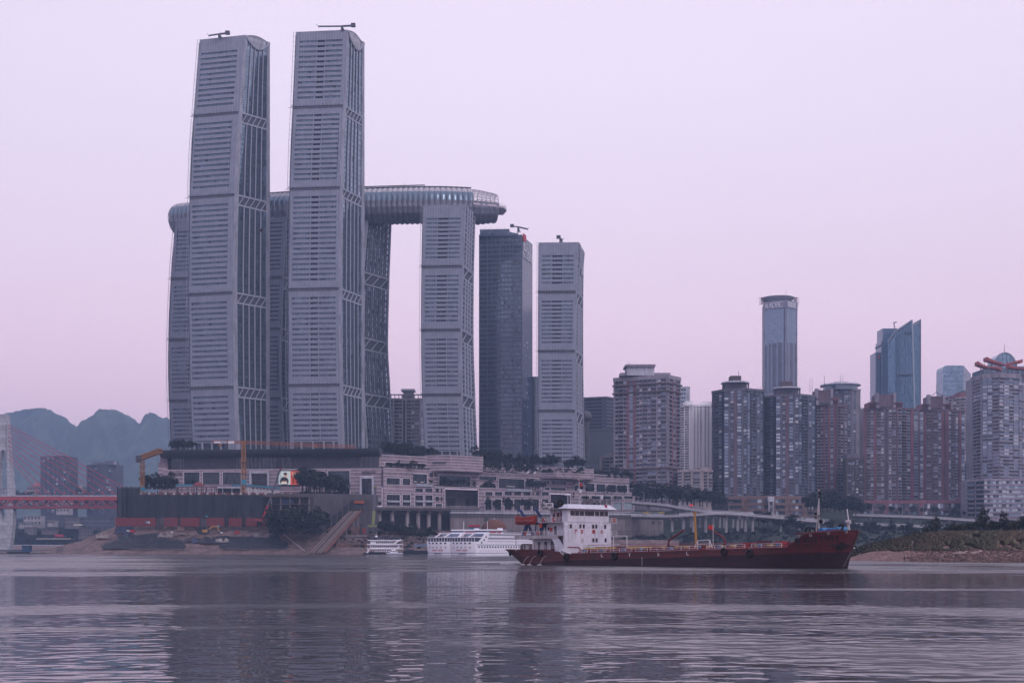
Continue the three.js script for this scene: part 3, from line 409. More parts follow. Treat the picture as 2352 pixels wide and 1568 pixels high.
const roofSlab = (t, name, u0, u1, v0, v1, D, m, d = 14) => part(t, name, new G().bb(X(u0, D), X(u1, D), Y(v1, D), Y(v0, D), -D - d, -D + 0.5), m);
const mast = (t, u, v0, v1, D, r = 0.25) => part(t, 'antenna', new G().cyl(P(u, v1, D), P(u, v0, D), r, r * 0.5, 5), mCrane);

// ---- between the towers: beige block with roof pavilion ----
{ const b = apt([[893, 1120], [975, 1120]], 916, 1060, 17, ['gpbwpdpbwbpg'], mPinkBeige, { label: 'beige balconied block with a roof pavilion seen between the striped towers', frame: 0.7 });
  roofSlab(b.t, 'pavilion_roof', 921, 952, 893, 897, 1122, mPale); roofSlab(b.t, 'pavilion', 926, 948, 897, 907, 1124, mGreyB); roofSlab(b.t, 'pavilion_base', 922, 950, 906, 912, 1122, mPale);
  for (let i = 0; i < 9; i++) roofSlab(b.t, 'pergola_post', 897 + i * 9, 898.5 + i * 9, 906, 917, 1120, mPinkBeige, 1); roofSlab(b.t, 'pergola_beam', 895, 975, 905, 907.5, 1120, mPinkBeige, 1); }
// ---- dark glass office tower with sign ----
{ const D = 1060, t = thing('office_tower', 'dark blue glass office tower with characters and numbers near its top', 'tower', V(X(1199, D), Y(1060, D), -D)), mG = glass('#68798d', 0.5, 0.1, T.panes), mG2 = glass('#47546a', 0.4, 0.15);
  const a = [X(1101, D + 4), -D - 4], b = [X(1199, D), -D], c = [X(1223, D + 30), -D - 30], yB = Y(1062, D), y1 = Y(541, D), y2 = Y(523, D);
  part(t, 'body', new G().prism([a, b, c, [c[0] - 30, c[1] - 8], [a[0], a[1] - 34]], yB, y1), mG2);
  const F = new Face(...a, ...b), S = new Face(...b, ...c), fh = 3.9, nf = Math.round((y1 - yB) / fh);
  for (let i = 0; i < nf; i++) { const y0 = yB + i * (y1 - yB) / nf, y9 = yB + (i + 1) * (y1 - yB) / nf, mech = i === 26 || i === 44; F.part(t, 'floor_band', M('#5b6271', 0.5, null, { metalness: 0.3 }), 0.4, F.len - 0.4, y0, y0 + 0.9, 0, 0.3); if (!mech) for (const [s0, s1] of [[0.02, 0.2], [0.2, 0.48], [0.5, 0.78], [0.8, 0.98]]) F.part(t, 'window_strip', mG, F.len * s0, F.len * s1, y0 + 0.9, y9, 0, 0.12); if (i > 30 && !mech) for (let k = 0; k < 6; k++) if (hash2(i, k) > 0.35) F.ub(t, 'lit_pane', GL[1], F.len * (0.28 + k * 0.085), F.len * (0.28 + k * 0.085) + 1.1, y0 + 1.1, y0 + 2.8, 0.1, 0.18); if (hash2(i, 77) > 0.5) for (let k = 0; k < 2; k++) S.ub(t, 'open_pane', GL[2], S.len * (0.12 + 0.3 * k + 0.3 * hash2(i, k + 9)), S.len * (0.12 + 0.3 * k + 0.3 * hash2(i, k + 9)) + 1.6, y0 + 1, y0 + 2.4, 0.05, 0.25); }
  for (const s of [0, 0.19, 0.49, 0.79, 1]) F.part(t, 'mullion', M('#566070', 0.5), F.len * s - 0.3, F.len * s + 0.3, yB, y1 + 1, 0.1, 0.5);
  part(t, 'crown', new G().prism([[X(1102, D + 4), -D - 5], [X(1172, D + 2), -D - 3], [X(1178, D + 6), -D - 6], [X(1190, D + 6), -D - 8], [X(1196, D + 30), -D - 34], [X(1102, D + 4), -D - 34]], y1 - 1, Y(530, D)), mG); part(t, 'crown_top', new G().prism([[X(1102, D + 4), -D - 5.5], [X(1170, D + 2), -D - 3.5], [X(1176, D + 6), -D - 34], [X(1102, D + 4), -D - 34]], Y(530, D), y2), mG); part(t, 'cornice', new G().bb(X(1100, D), X(1200, D), y1 - 0.5, y1 + 0.6, -D - 5, -D + 0.9), mG2);
  for (let i = 0; i < 16; i++) F.part(t, 'roof_railing_post', M('#777b85', 0.6), 0.5 + i * 1.4, 0.65 + i * 1.4, y2, y2 + 1.2, -1.2, -1.1);
  // sign on the side: red plate, characters, number
  const st = M('#dcdce4', 0.6), stroke = (name, list, s0, y0, w, h) => { const g = new G(); for (const [x0, q0, x1, q1] of list) g.bar(S.p(s0 + x0 * w, y0 + q0 * h, 0.7), S.p(s0 + x1 * w, y0 + q1 * h, 0.7), 0.34, 0.34); part(t, name, g, st); };
  S.part(t, 'red_sign', M('#b02337', 0.6), S.len * 0.04, S.len * 0.3, Y(551, D), Y(535, D), 0.3, 1.0);
  const y0 = Y(574, D), w = 6.2, hh = 8.4;
  stroke('sign_character', [[0, 0.9, 0.45, 0.9], [0.22, 1, 0.22, 0.8], [0.05, 0.75, 0.4, 0.75], [0.05, 0.45, 0.4, 0.45], [0.05, 0.75, 0.05, 0.45], [0.4, 0.75, 0.4, 0.45], [0, 0.25, 0.45, 0.25], [0.22, 0.4, 0.22, 0], [0.6, 0.95, 0.9, 0.95], [0.6, 0.95, 0.5, 0], [0.9, 0.95, 0.9, 0], [0.6, 0.65, 0.9, 0.65], [0.58, 0.38, 0.9, 0.38]], S.len * 0.06, y0, w, hh);
  stroke('sign_character', [[0.1, 0.92, 0.9, 0.92], [0, 0.6, 1, 0.6], [0.5, 0.92, 0.48, 0.6], [0.48, 0.6, 0, 0], [0.5, 0.6, 1, 0]], S.len * 0.06 + w * 1.2, y0, w, hh);
  stroke('sign_character', [[0.05, 0.8, 0.05, 0], [0.1, 1, 0.25, 0.88], [0.3, 0.92, 0.95, 0.92], [0.95, 0.92, 0.95, 0.02], [0.95, 0.02, 0.8, 0.08]], S.len * 0.06 + w * 2.4, y0, w, hh);
  const seg = { 6: [[1, 1, 0, 0.9], [0, 0.9, 0, 0], [0, 0, 1, 0], [1, 0, 1, 0.5], [1, 0.5, 0, 0.5]], 3: [[0, 1, 1, 1], [1, 1, 1, 0], [1, 0, 0, 0], [0.2, 0.5, 1, 0.5]], 0: [[0, 0, 0, 1], [0, 1, 1, 1], [1, 1, 1, 0], [1, 0, 0, 0]], 8: [[0, 0, 0, 1], [0, 1, 1, 1], [1, 1, 1, 0], [1, 0, 0, 0], [0, 0.5, 1, 0.5]] };
  [...'633088'].forEach((c, i) => stroke('sign_digit', seg[c], S.len * 0.06 + i * 4.7, Y(588, D), 3.1, 6.6)); }
// lower glass annex beside it
{ const b = apt([[1207, 1100], [1252, 1098]], 866, 1062, 40, ['hhh'], glass('#58626e', 0.4, 0.2), { name: 'glass_annex', label: 'narrow grey glass annex between the dark office tower and the last striped tower', tint: [glass('#5c6b79', 0.5, 0.1), glass('#4a5866', 0.5, 0.1)], spandrel: 0.3, ac: 0 }); }
// dark slab, glass block, sphere to the right of the last striped tower
{ apt([[1336, 1180], [1392, 1172], [1412, 1182]], 912, 1060, 18, ['WhhW', 'hh'], M('#454a57', 0.6), { name: 'dark_slab_building', label: 'dark blue slab building behind the last striped tower', tint: [glass('#2f3846', 0.4, 0.2), glass('#353f4c', 0.4, 0.2)], spandrel: 0.5, ac: 0 });
  const D = 1120, c = P(1346, 957, D), t = thing('sphere_building', 'grey paneled sphere peeking out behind the last striped tower', 'dome', c), r = 13 * D / FOC * 1.05; const sg = new THREE.SphereGeometry(r, 24, 16); part(t, 'shell', sg, M('#6d6a76', 0.6, T.grain)); for (let i = 1; i < 8; i++) { const y = r * Math.cos(i / 8 * Math.PI), q = Math.sqrt(r * r - y * y), o = part(t, 'panel_joint', new THREE.TorusGeometry(q, 0.08, 4, 28), mBelt); o.position.y = y; o.rotation.x = Math.PI / 2; } part(t, 'stem', new G().cyl(V(c.x, Y(1050, D), c.z), c, r * 0.5, r * 0.6, 10), mConcDark);
  const g = apt([[1330, 1150], [1386, 1145]], 1012, 1075, 3, ['WhhhW'], glass('#7d8a94', 0.4, 0.2), { name: 'glass_block', label: 'pale blue glass block with dark vertical slits beside the last striped tower', tint: [glass('#7b8993', 0.4, 0.15)], spandrel: 0.1, ac: 0 }); const F = g.F(0); for (const [s, a, b2] of [[0.2, 1030, 1056], [0.4, 1018, 1054], [0.58, 1026, 1062], [0.72, 1038, 1062]]) F.part(g.t, 'slit', mBelt, F.len * s, F.len * s + 0.7, Y(b2, 1146), Y(a, 1146), 0.3, 0.62);
  apt([[1340, 1140], [1412, 1136]], 985, 1060, 6, ['WWW'], M('#575a66', 0.7), { name: 'grey_block', label: 'plain dark grey block under the dark slab building', ac: 0 }); }
// ---- the big beige tower with red pilasters ----
{ const C = [[1410, 1020], [1534, 1000], [1562, 1016]];
  const b = apt(C, 862, 1150, 29, ['pwbwqgqwwbwbpwbp', 'pbqgqbp'], mPinkBeige, { label: 'big beige apartment tower with reddish pilasters and a white box on its roof', accent: mRed, slabs: 0.1, ac: 0.3, crown: 2.5 });
  roofSlab(b.t, 'roof_box', 1440, 1503, 841, 862, 1010, mPale, 18); roofSlab(b.t, 'roof_box_cornice', 1437, 1506, 836.5, 841, 1008, mPinkBeige, 22); roofSlab(b.t, 'penthouse', 1425, 1540, 856, 863, 1012, mPinkBeige, 14); mast(b.t, 1445, 829, 838, 1012);
  for (const v of [880, 898, 1075, 1110]) for (let k = 0; k < 2; k++) { const F = b.F(k); F.part(b.t, 'cornice', M('#6d5a5c', 0.9, T.streak), -0.8, F.len + 0.8, Y(v, 1000) - 0.5, Y(v, 1000) + 0.6, 0, 1.9); } }
apt([[1544, 1090], [1585, 1088]], 889, 1110, 24, ['WwwpwwpW'], mPale, { label: 'pale blue slab peeking over the white apartment tower', tint: [glass('#4d6070', 0.4, 0.15), glass('#5d7484', 0.4, 0.15)] });
{ const b = apt([[1557, 1050], [1591, 1040], [1630, 1044], [1645, 1050]], 930, 1090, 28, ['WwwpwwpW', 'pwpwpwWwpw', 'WW'], mWhite, { label: 'white apartment tower with small square windows', spandrel: 0.5, ac: 0.2, frame: 2 }); roofSlab(b.t, 'lift_house', 1574, 1592, 921, 931, 1042, mWhite); roofSlab(b.t, 'lift_house', 1613, 1640, 922, 932, 1044, mWhite); }
{ const b = apt([[1557, 1000], [1613, 994], [1636, 998]], 1080, 1150, 9, ['wpbpbp', 'pbpb'], mBeige, { label: 'low beige block with deep balconies under the white tower' }); roofSlab(b.t, 'roof_house', 1608, 1634, 1073, 1081, 996, mBeige); }
{ const b = apt([[1378, 1052], [1433, 1042], [1486, 1052]], 1046, 1135, 11, ['pbwpWp', 'pwbpwdwpbwp'], mBeige, { label: 'low beige apartment block above the right end of the striped podium', ac: 0.3 }); roofSlab(b.t, 'stair_house', 1395, 1416, 1040, 1047, 1052, mBeige); }
// ---- pair of dark brown towers with disc roofs ----
for (const [u, lab] of [[0, 'dark brown apartment tower with a disc roof, left one of the pair'], [119, 'dark brown apartment tower with a disc roof, right one of the pair']]) {
  const s = u ? 13 : 0, b = apt([[1637 + u, 1015], [1664 + u, 1002], [1716 + u, 996], [1755 + u, 1006]], 893 + s, 1142, 33, ['pbwd', 'gpwqgpw', 'gbbpgpgd'], mBrown, { label: lab, balcony: mBrown, bright: 0.1, accent: mRedBrown, group: 'dark brown apartment pair' }), D = 1000;
  const disc = new G(); disc.cyl(V(X(1693 + u, D), Y(878 + s, D), -D - 8), V(X(1693 + u, D), Y(875 + s, D), -D - 8), 11.5, 11, 22); part(b.t, 'roof_disc', disc, mPale); part(b.t, 'lift_tower', new G().bb(X(1681 + u, D), X(1705 + u, D), Y(878 + s, D), Y(861 + s, D), -D - 14, -D - 4), M('#54494c', 0.9)); part(b.t, 'penthouse', new G().bb(X(1668 + u, D), X(1718 + u, D), Y(897 + s, D), Y(878 + s, D), -D - 16, -D - 3), mBrown);
  for (const q of [1663, 1717, 1722]) part(b.t, 'roof_column', new G().bb(X(q + u, D), X(q + 3 + u, D), Y(897 + s, D), Y(877 + s, D), -D - 8, -D - 7), mBrown); mast(b.t, 1697 + u, 850 + s, 862 + s, D + 6); for (const q of [1742, 1747]) mast(b.t, q + u, u ? 868 : 888, 900, D + 4, 0.18);
}
// lettered office tower far behind
{ const D = 1560, b = apt([[1756, D], [1806, D - 16], [1831, D - 2]], 690, 900, 44, ['pwwwwwwwwwwdp', 'pwwwwwwp'], M('#a29cab', 0.7, T.streak), { name: 'office_tower', category: 'tower', label: 'slim blue grey office tower with white letters under a round roof deck', tint: [glass('#7f9ab0', 0.6, 0.12), glass('#7690a6', 0.6, 0.12), glass('#8aa4b8', 0.6, 0.12)], spandrel: 0.28, ac: 0, crown: 9, crownMat: M('#857f8e', 0.8), depth: 28 });
  const F = b.F(0), st = M('#cfcfd8', 0.6), L = { A: [[0, 0, 0.5, 1], [0.5, 1, 1, 0], [0.2, 0.4, 0.8, 0.4]], D: [[0, 0, 0, 1], [0, 1, 0.7, 1], [0.7, 1, 1, 0.7], [1, 0.7, 1, 0.3], [1, 0.3, 0.7, 0], [0.7, 0, 0, 0]], B: [[0, 0, 0, 1], [0, 1, 0.8, 1], [0.8, 1, 0.8, 0.55], [0, 0.5, 1, 0.5], [1, 0.5, 1, 0], [1, 0, 0, 0]], C: [[1, 1, 0.2, 1], [0.2, 1, 0, 0.8], [0, 0.8, 0, 0.2], [0, 0.2, 0.2, 0], [0.2, 0, 1, 0]] };
  const put = (name, list, F2, s, w) => { const g = new G(); for (const [x0, q0, x1, q1] of list) g.bar(F2.p(s + x0 * w, b.yT - 7.4 + q0 * 6.2, 1.5), F2.p(s + x1 * w, b.yT - 7.4 + q1 * 6.2, 1.5), 0.9, 0.8); part(b.t, name, g, st); };
  put('emblem', [[0, 0, 0.5, 0.9], [0.5, 0.9, 1, 0], [0.1, 0, 0.5, 0.5], [0.5, 0.5, 0.9, 0]], F, F.len * 0.06, 3.8); [...'ADBC'].forEach((c, i) => put('letter', L[c], F, F.len * 0.24 + i * 4.7, 3.6)); for (let i = 0; i < 5; i++) put('sign_character', [[0, 0.9, 1, 0.9], [0.5, 1, 0.5, 0], [0, 0.5, 1, 0.5], [0, 0, 1, 0.05], [0.1, 0.9, 0.1, 0]], b.F(1), 2.5 + i * 3.1, 2.1);
  const y = b.yT, c = V(X(1793, D), 0, -D - 16); part(b.t, 'drum', new G().cyl(c.clone().setY(y), c.clone().setY(y + 6), 14, 16, 20), M('#6f7480', 0.6)); part(b.t, 'roof_deck', new G().cyl(c.clone().setY(y + 6), c.clone().setY(y + 9), 18, 21, 24), M('#8d8b95', 0.6));
  const k = new G(); for (const sx of [-1, 1]) for (let j = 0; j < 4; j++) { k.bar(V(c.x + sx * 15, y + j * 2.6, c.z + 8), V(c.x + sx * 25, y + j * 2.6, c.z + 8), 0.8, 0.7).bar(V(c.x + sx * (22 - j), y, c.z + 8), V(c.x + sx * (22 - j), y + 9, c.z + 8), 0.6); } part(b.t, 'roof_frame', k, mRedBrown); mast(b.t, 1806, 666, 674, D); }
// red-brown tower with pale tower behind
{ const b = apt([[1904, 1180], [1957, 1172], [1976, 1176]], 894, 1090, 36, ['pbpwpwdpwwp', 'pwWp'], M('#8d8893', 0.85, T.streak), { label: 'grey apartment tower with a round glazed roof room behind the red brown one', bright: 0.05 }); const D = 1176, c = V(X(1936, D), 0, -D - 8); part(b.t, 'round_room', new G().cyl(c.clone().setY(b.yT), c.clone().setY(Y(884, D)), 16, 16, 24), glass('#6d7c88', 0.4, 0.2)); part(b.t, 'round_roof', new G().cyl(c.clone().setY(Y(884, D)), c.clone().setY(Y(881, D)), 19, 18.5, 26), mPale); part(b.t, 'roof_box', new G().bb(X(1922, D), X(1952, D), Y(881, D), Y(875, D), -D - 14, -D - 4), mPale); for (const u of [1931, 1936.5]) mast(b.t, u, 857, 876, D, 0.2); }
function redTower(u0, u1, u2, D, vTop, floors, faces, lab, cu, cw, cv) {
  const b = apt([[u0, D + 8], [u1, D], [u2, D + 8]], vTop, 1158, floors, faces, mPinkBeige, { label: lab, accent: mRed, pier: mRedBrown, bright: 0.06, balcony: M('#a58c8b', 0.9, T.streak), crownMat: mRedBrown, group: 'red and beige towers with stepped crowns' });
  const k = cw / 78; roofSlab(b.t, 'crown_block', cu - 38 * k, cu + 38 * k, cv + 17, vTop, D + 4, mRed, 16); roofSlab(b.t, 'crown_core', cu - 22 * k, cu + 22 * k, cv, vTop, D + 2, mRedBrown, 14); for (const s of [-1, 1]) { roofSlab(b.t, 'crown_fin', cu + s * 20 * k - 3, cu + s * 20 * k + 3, cv - 4, cv + 18, D + 1, mPinkBeige, 4); roofSlab(b.t, 'crown_pilaster', cu + s * 19 * k - 3, cu + s * 19 * k + 3, cv + 24, vTop, D + 1, mPinkBeige, 3); } roofSlab(b.t, 'crown_window', cu - 14 * k, cu + 14 * k, cv + 27, vTop - 3, D + 1.4, glass('#3a504f', 0.3, 0.2), 1); for (let i = 0; i < 4; i++) roofSlab(b.t, 'louvre', cu - 38 * k, cu + 38 * k, vTop - 12 + i * 3, vTop - 11 + i * 3, D + 3, M('#5b4448', 0.9), 2);
  part(b.t, 'roof_tripod', new G().bar(P(cu, cv - 10, D + 6), P(cu - 18 * k, cv + 2, D + 6), 0.4).bar(P(cu, cv - 10, D + 6), P(cu + 18 * k, cv + 2, D + 6), 0.4), mCrane); mast(b.t, cu, cv - 34, cv - 8, D + 6); return b;
}
redTower(1868, 1922, 1947, 1040, 930, 32, ['pbwpwqwpqgqp', 'pbwpgp'], 'red and beige tower right of the dark brown pair, lowest crown of three', 1894, 66, 896);
redTower(1984, 2060, 2112, 1030, 937, 32, ['qbwqbwpdpwb', 'pwbwqgp'], 'red and beige tower with green crown window below the sail shaped glass tower', 2036, 78, 906);
redTower(2104, 2170, 2216, 1034, 941, 32, ['dpgqbpbwq', 'pqwbwqg'], 'red and beige tower with green crown window, rightmost of the three', 2152, 66, 910);
{ const b = apt([[1944, 1010], [1986, 1012]], 1052, 1160, 16, ['pbwpwbp'], M('#5d5052', 0.9, T.streak), { label: 'low dark brown block between the red towers' }); roofSlab(b.t, 'roof_house', 1946, 1972, 1043, 1053, 1012, mBrown); }
apt([[1974, 1240], [1992, 1240]], 938, 1080, 26, ['wwww'], mPale, { label: 'sliver of a pale blue tower between two red towers', bright: -0.05 });
// sail shaped glass tower
{ const D = 1640, t = thing('glass_tower', 'tall blue glass tower with a slanted sail shaped top', 'tower', P(2080, 1000, D)), mG = glass('#7ba3bc', 0.6, 0.1, T.panes), mG2 = glass('#6c93ac', 0.6, 0.1, T.panes), yB = Y(1000, D);
  const slant = (n, pts, m, d) => { const g = new G(); for (let i = 0; i + 1 < pts.length; i++) { const [u0, v0, D0] = pts[i], [u1, v1, D1] = pts[i + 1]; g.hex(V(X(u0, D0), yB, -D0), V(X(u1, D1), yB, -D1), V(X(u1, D1), yB, -D1 - d), V(X(u0, D0), yB, -D0 - d), P(u0, v0, D0), P(u1, v1, D1), P(u1, v1, D1).add(V(0, 0, -d)), P(u0, v0, D0).add(V(0, 0, -d))); } part(t, n, g, m); };
  slant('main_sail', [[2041, 786, D + 20], [2057, 762, D + 12], [2096, 736, D - 2]], mG, 28); slant('right_wing', [[2096, 745, D], [2112, 750, D + 4]], mG2, 26); slant('edge_fin', [[2112, 742, D + 4], [2116.5, 732, D + 6]], M('#3c4a60', 0.5), 30);
  const e = new G(); e.bar(P(2041, 785, D + 19), P(2057, 761, D + 11), 1.6).bar(P(2057, 761, D + 11), P(2096, 735, D - 3), 1.6).bar(P(2096, 735, D - 3), P(2103, 1000, D - 3), 2.2, 1.4); part(t, 'edge_trim', e, M('#9aa2ac', 0.5)); for (let i = 1; i < 10; i++) part(t, 'mullion', new G().bar(P(2057 + i * 3.9, 762 - i * 2.6, D + 11.5 - i * 1.4), P(2057 + i * 3.9, 1000, D + 11.5 - i * 1.4), 0.5), mG2);
  part(t, 'louvre_band', new G().bb(X(2063, D), X(2095, D), Y(862, D), Y(857, D), -D - 1, -D + 4.5), M('#3d5064', 0.6)); part(t, 'sign', new G().bb(X(2078, D), X(2090, D), Y(766, D), Y(761, D), -D - 1, -D + 4.5), M('#34465c', 0.6)); part(t, 'roof_crane', new G().bar(P(2054, 742, D + 14), P(2057, 762, D + 14), 1).bar(P(2053, 742, D + 14), P(2060, 739, D + 14), 1.4), mCrane);
  const l = thing('glass_tower', 'stepped dark blue glass tower left of the sail shaped one', 'tower', P(2020, 1000, D + 30)); for (const [u0, u1, v, dd] of [[2012, 2027, 809, 40], [2025, 2044, 783, 34], [2028, 2062, 754, 44]]) part(l, 'shaft', new G().bb(X(u0, D + dd), X(u1, D + dd), yB, Y(v, D + dd), -D - dd - 26, -D - dd), glass('#6683a0', 0.6, 0.12, T.panes)); part(l, 'roof_band', new G().bb(X(2024, D + 33), X(2044, D + 33), Y(785, D), Y(781, D), -D - 60, -D - 32.5), M('#3d4a5c', 0.6)); part(l, 'red_emblem', new G().bar(P(2018, 823, D + 38), P(2022, 815, D + 38), 1.4).bar(P(2022, 815, D + 38), P(2026, 823, D + 38), 1.4), M('#b0203c', 0.6)); for (let i = 0; i < 4; i++) part(l, 'mullion', new G().bar(P(2014 + i * 3.6, 809, D + 39), P(2014 + i * 3.6, 1000, D + 39), 0.7), M('#3d4a5c', 0.6)); }
{ const D = 1900, t = thing('glass_tower', 'pale blue glass block with rounded top corners', 'tower', P(2200, 1000, D)), g = new THREE.Shape(), x0 = X(2167, D), x1 = X(2214, D), y1 = Y(839, D), y0 = Y(1000, D), r = 7; g.moveTo(x0, y0); g.lineTo(x0, y1 - r); g.quadraticCurveTo(x0, y1, x0 + r, y1); g.lineTo(x1, y1); g.lineTo(x1, y0); const ex = new THREE.ExtrudeGeometry(g, { depth: 30, bevelEnabled: false }); ex.translate(-P(2200, 1000, D).x, -P(2200, 1000, D).y, -30); part(t, 'front', ex, glass('#95b6cc', 0.6, 0.15, T.panes)); part(t, 'side', new G().hex(V(x1, y0, -D), V(X(2231, D + 30), y0, -D - 30), V(x1, y0, -D - 31), V(x1 - 1, y0, -D - 1), V(x1, y1, -D), V(X(2231, D + 30), y1 - 9, -D - 30), V(x1, y1 - 9, -D - 31), V(x1 - 1, y1, -D - 1)), glass('#8399a8', 0.4, 0.2, T.panes)); for (let i = 0; i < 14; i++) part(t, 'floor_line', new G().bb(x0 - 0.2, x1 + 0.2, y1 - 10 - i * 7, y1 - 9.3 - i * 7, -D - 0.2, -D + 0.4), M('#64798c', 0.5)); }
{ const b = apt([[2180, 1110], [2215, 1100], [2244, 1106]], 912, 1120, 30, ['wpwwpw', 'wwpwwpw'], M('#b5a9ae', 0.85, T.streak), { label: 'beige rounded apartment tower with a red roof storey', spandrel: 0.5, bright: -0.05 }); roofSlab(b.t, 'roof_storey', 2204, 2244, 901, 912, 1104, mRed); roofSlab(b.t, 'green_roof', 2212, 2244, 897, 901.5, 1106, M('#4d6a68', 0.8)); roofSlab(b.t, 'side_roof', 2184, 2206, 909, 913, 1106, mRed); }
apt([[2210, 1060], [2250, 1060]], 1065, 1150, 9, ['hWh'], M('#4e6675', 0.5), { name: 'blue_glass_house', label: 'small blue glass building squeezed right of the red towers', tint: [glass('#3c5566', 0.4, 0.2)], ac: 0 });
// the big round-fronted tower with bow shaped roof canopies
{ const C = [[2234, 985], [2258, 968], [2296, 960], [2340, 966], [2372, 982]];
  const b = apt(C, 858, 1120, 31, ['pwbp', 'ggb', 'wgwg', 'ggwbp'], M('#a29eab', 0.85, T.streak), { label: 'round fronted apartment tower at the right edge with red bow shaped roof canopies', slabs: 0.14, slabMat: mPinkBeige, balcony: M('#8b8088', 0.9), bright: 0.1, crownMat: mPinkBeige, crown: 3 });
  const can = (u0, u1, v0, vm, v1, D) => { const g = new G(), n = 12; for (let i = 0; i < n; i++) { const q = (k) => { const f = k / n, u = lerp(u0, u1, f), v = lerp(lerp(v0, v1, f), vm, 1 - Math.abs(2 * f - 1)), w = lerp(4.2, 1.4, Math.sqrt(1 - Math.abs(2 * f - 1))) * 0.33; return [P(u, v, D), w]; }, [a, wa] = q(i), [c, wc] = q(i + 1); g.hex(a.clone().add(V(0, -wa, 2)), c.clone().add(V(0, -wc, 2)), c.clone().add(V(0, -wc, -6)), a.clone().add(V(0, -wa, -6)), a.clone().add(V(0, wa, 2)), c.clone().add(V(0, wc, 2)), c.clone().add(V(0, wc, -6)), a.clone().add(V(0, wa, -6))); } const o = part(b.t, 'roof_canopy', g, M('#9a4c4e', 0.7)); const p = new G(); for (const f of [0.15, 0.4, 0.6, 0.85]) { const u = lerp(u0, u1, f); p.bar(P(u, 862, D), P(u, lerp(v0, v1, f) + 3, D), 0.6); } part(b.t, 'canopy_posts', p, mRedBrown); };
  can(2246, 2300, 834, 844, 848, 970); can(2266, 2348, 824, 838, 829, 976); can(2318, 2372, 840, 846, 852, 966);
  const d = apt([[2222, 962], [2262, 948], [2352, 944], [2380, 956]], 1100, 1188, 8, ['bb', 'hhghh', 'hh'], mPinkBeige, { name: 'tower_podium', category: 'podium', label: 'glazed podium of the round fronted tower with pink floor edges', slabs: 0.2, slabMat: mPinkBeige, tint: [GL[1], GL[0], GL[2]] });
  const D = 1500, t = thing('domed_tower', 'blue grey tower with a tall round glass dome behind the bow canopies', 'tower', P(2308, 900, D)); part(t, 'shaft', new G().bb(X(2262, D), X(2360, D), Y(1000, D), Y(846, D), -D - 40, -D), glass('#6e8494', 0.4, 0.15, T.panes)); part(t, 'shoulder', new G().bb(X(2320, D), X(2380, D), Y(1000, D), Y(838, D), -D - 30, -D - 10), M('#6d7a88', 0.6)); const g = new G(), n = 12, r = 27 * D / FOC, q = (i, y) => { const a = Math.PI * i / n; return V(X(2308, D) - r * Math.cos(a), Y(846, D) + y * 36 * D / FOC * Math.sin(a), -D + 1); }; for (let i = 0; i < n; i++) g.hex(q(i, 0), q(i + 1, 0), q(i + 1, 0).setZ(-D - 20), q(i, 0).setZ(-D - 20), q(i, 1), q(i + 1, 1), q(i + 1, 1).setZ(-D - 20), q(i, 1).setZ(-D - 20)); part(t, 'dome', g, glass('#7c98a8', 0.5, 0.12)); const e = []; for (let i = 0; i <= n; i++) e.push(q(i, 1).setZ(-D + 1.5)); part(t, 'dome_rim', new G().path(e, 0.8, 5), mPale); const rb = new G(); for (let i = 1; i < 9; i++) rb.bar(q(i * n / 9, 0).setZ(-D + 1.3), q(i * n / 9, 1).setZ(-D + 1.3), 0.4); for (const y of [0.3, 0.6]) rb.bar(V(X(2308, D) - r * 0.9, Y(846, D) + y * 18, -D + 1.3), V(X(2308, D) + r * 0.9, Y(846, D) + y * 18, -D + 1.3), 0.4); part(t, 'dome_ribs', rb, M('#56707f', 0.5)); mast(t, 2308, 790, 811, D, 0.4); mast(t, 2263, 832, 846, D, 0.4); }
// podiums at the foot of the right-hand towers
{ const b = apt([[1674, 985], [1756, 975], [1880, 985]], 1140, 1186, 3, ['hpqhp', 'hphpWphpWhp'], M('#8a716c', 0.9, T.streak), { name: 'brown_podium', category: 'podium', label: 'brown stone podium under the dark brown pair', slabs: 0.18, accent: mStone, ac: 0, crown: 2 });
  const D = 970, t = thing('lift_tower', 'pale outdoor lift tower before the brown podium', 'lift tower', P(1770, 1182, D)); part(t, 'head', new G().bb(X(1765, D), X(1779, D), Y(1152, D), Y(1140, D), -D - 5, -D), mPale); for (const u of [1766, 1776]) part(t, 'leg', new G().bb(X(u, D), X(u + 2, D), Y(1186, D), Y(1152, D), -D - 1, -D), mPale); part(t, 'cab', new G().bb(X(1768, D), X(1776, D), Y(1168, D), Y(1160, D), -D - 4, -D - 0.5), mGreyB); }
{ const b = apt([[1985, 990], [2216, 985]], 1150, 1190, 2, ['hphpqphphphpqphphphph'], mRedBrown, { name: 'red_podium', category: 'podium', label: 'long low red podium under the red and beige towers', ac: 0, accent: mRed, crown: 2, crownMat: mRed }); }
const nth = (i) => i + 1 + (['st', 'nd', 'rd'][i % 10] && (i < 10 || i > 12) ? ['st', 'nd', 'rd'][i % 10] : 'th');
// ================= striped stone podium =================
const mPod = M('#ad9aa4', 0.85, T.grain), mCourse = M('#d9d1da', 0.75), mPodDark = M('#5c5a66', 0.7, T.grain), mPodGlass = glass('#46535d', 0.45, 0.12, T.panes), mDarkGlass = glass('#272b36', 0.25, 0.2), mShop = glass('#30353f', 0.3, 0.2, T.panes);
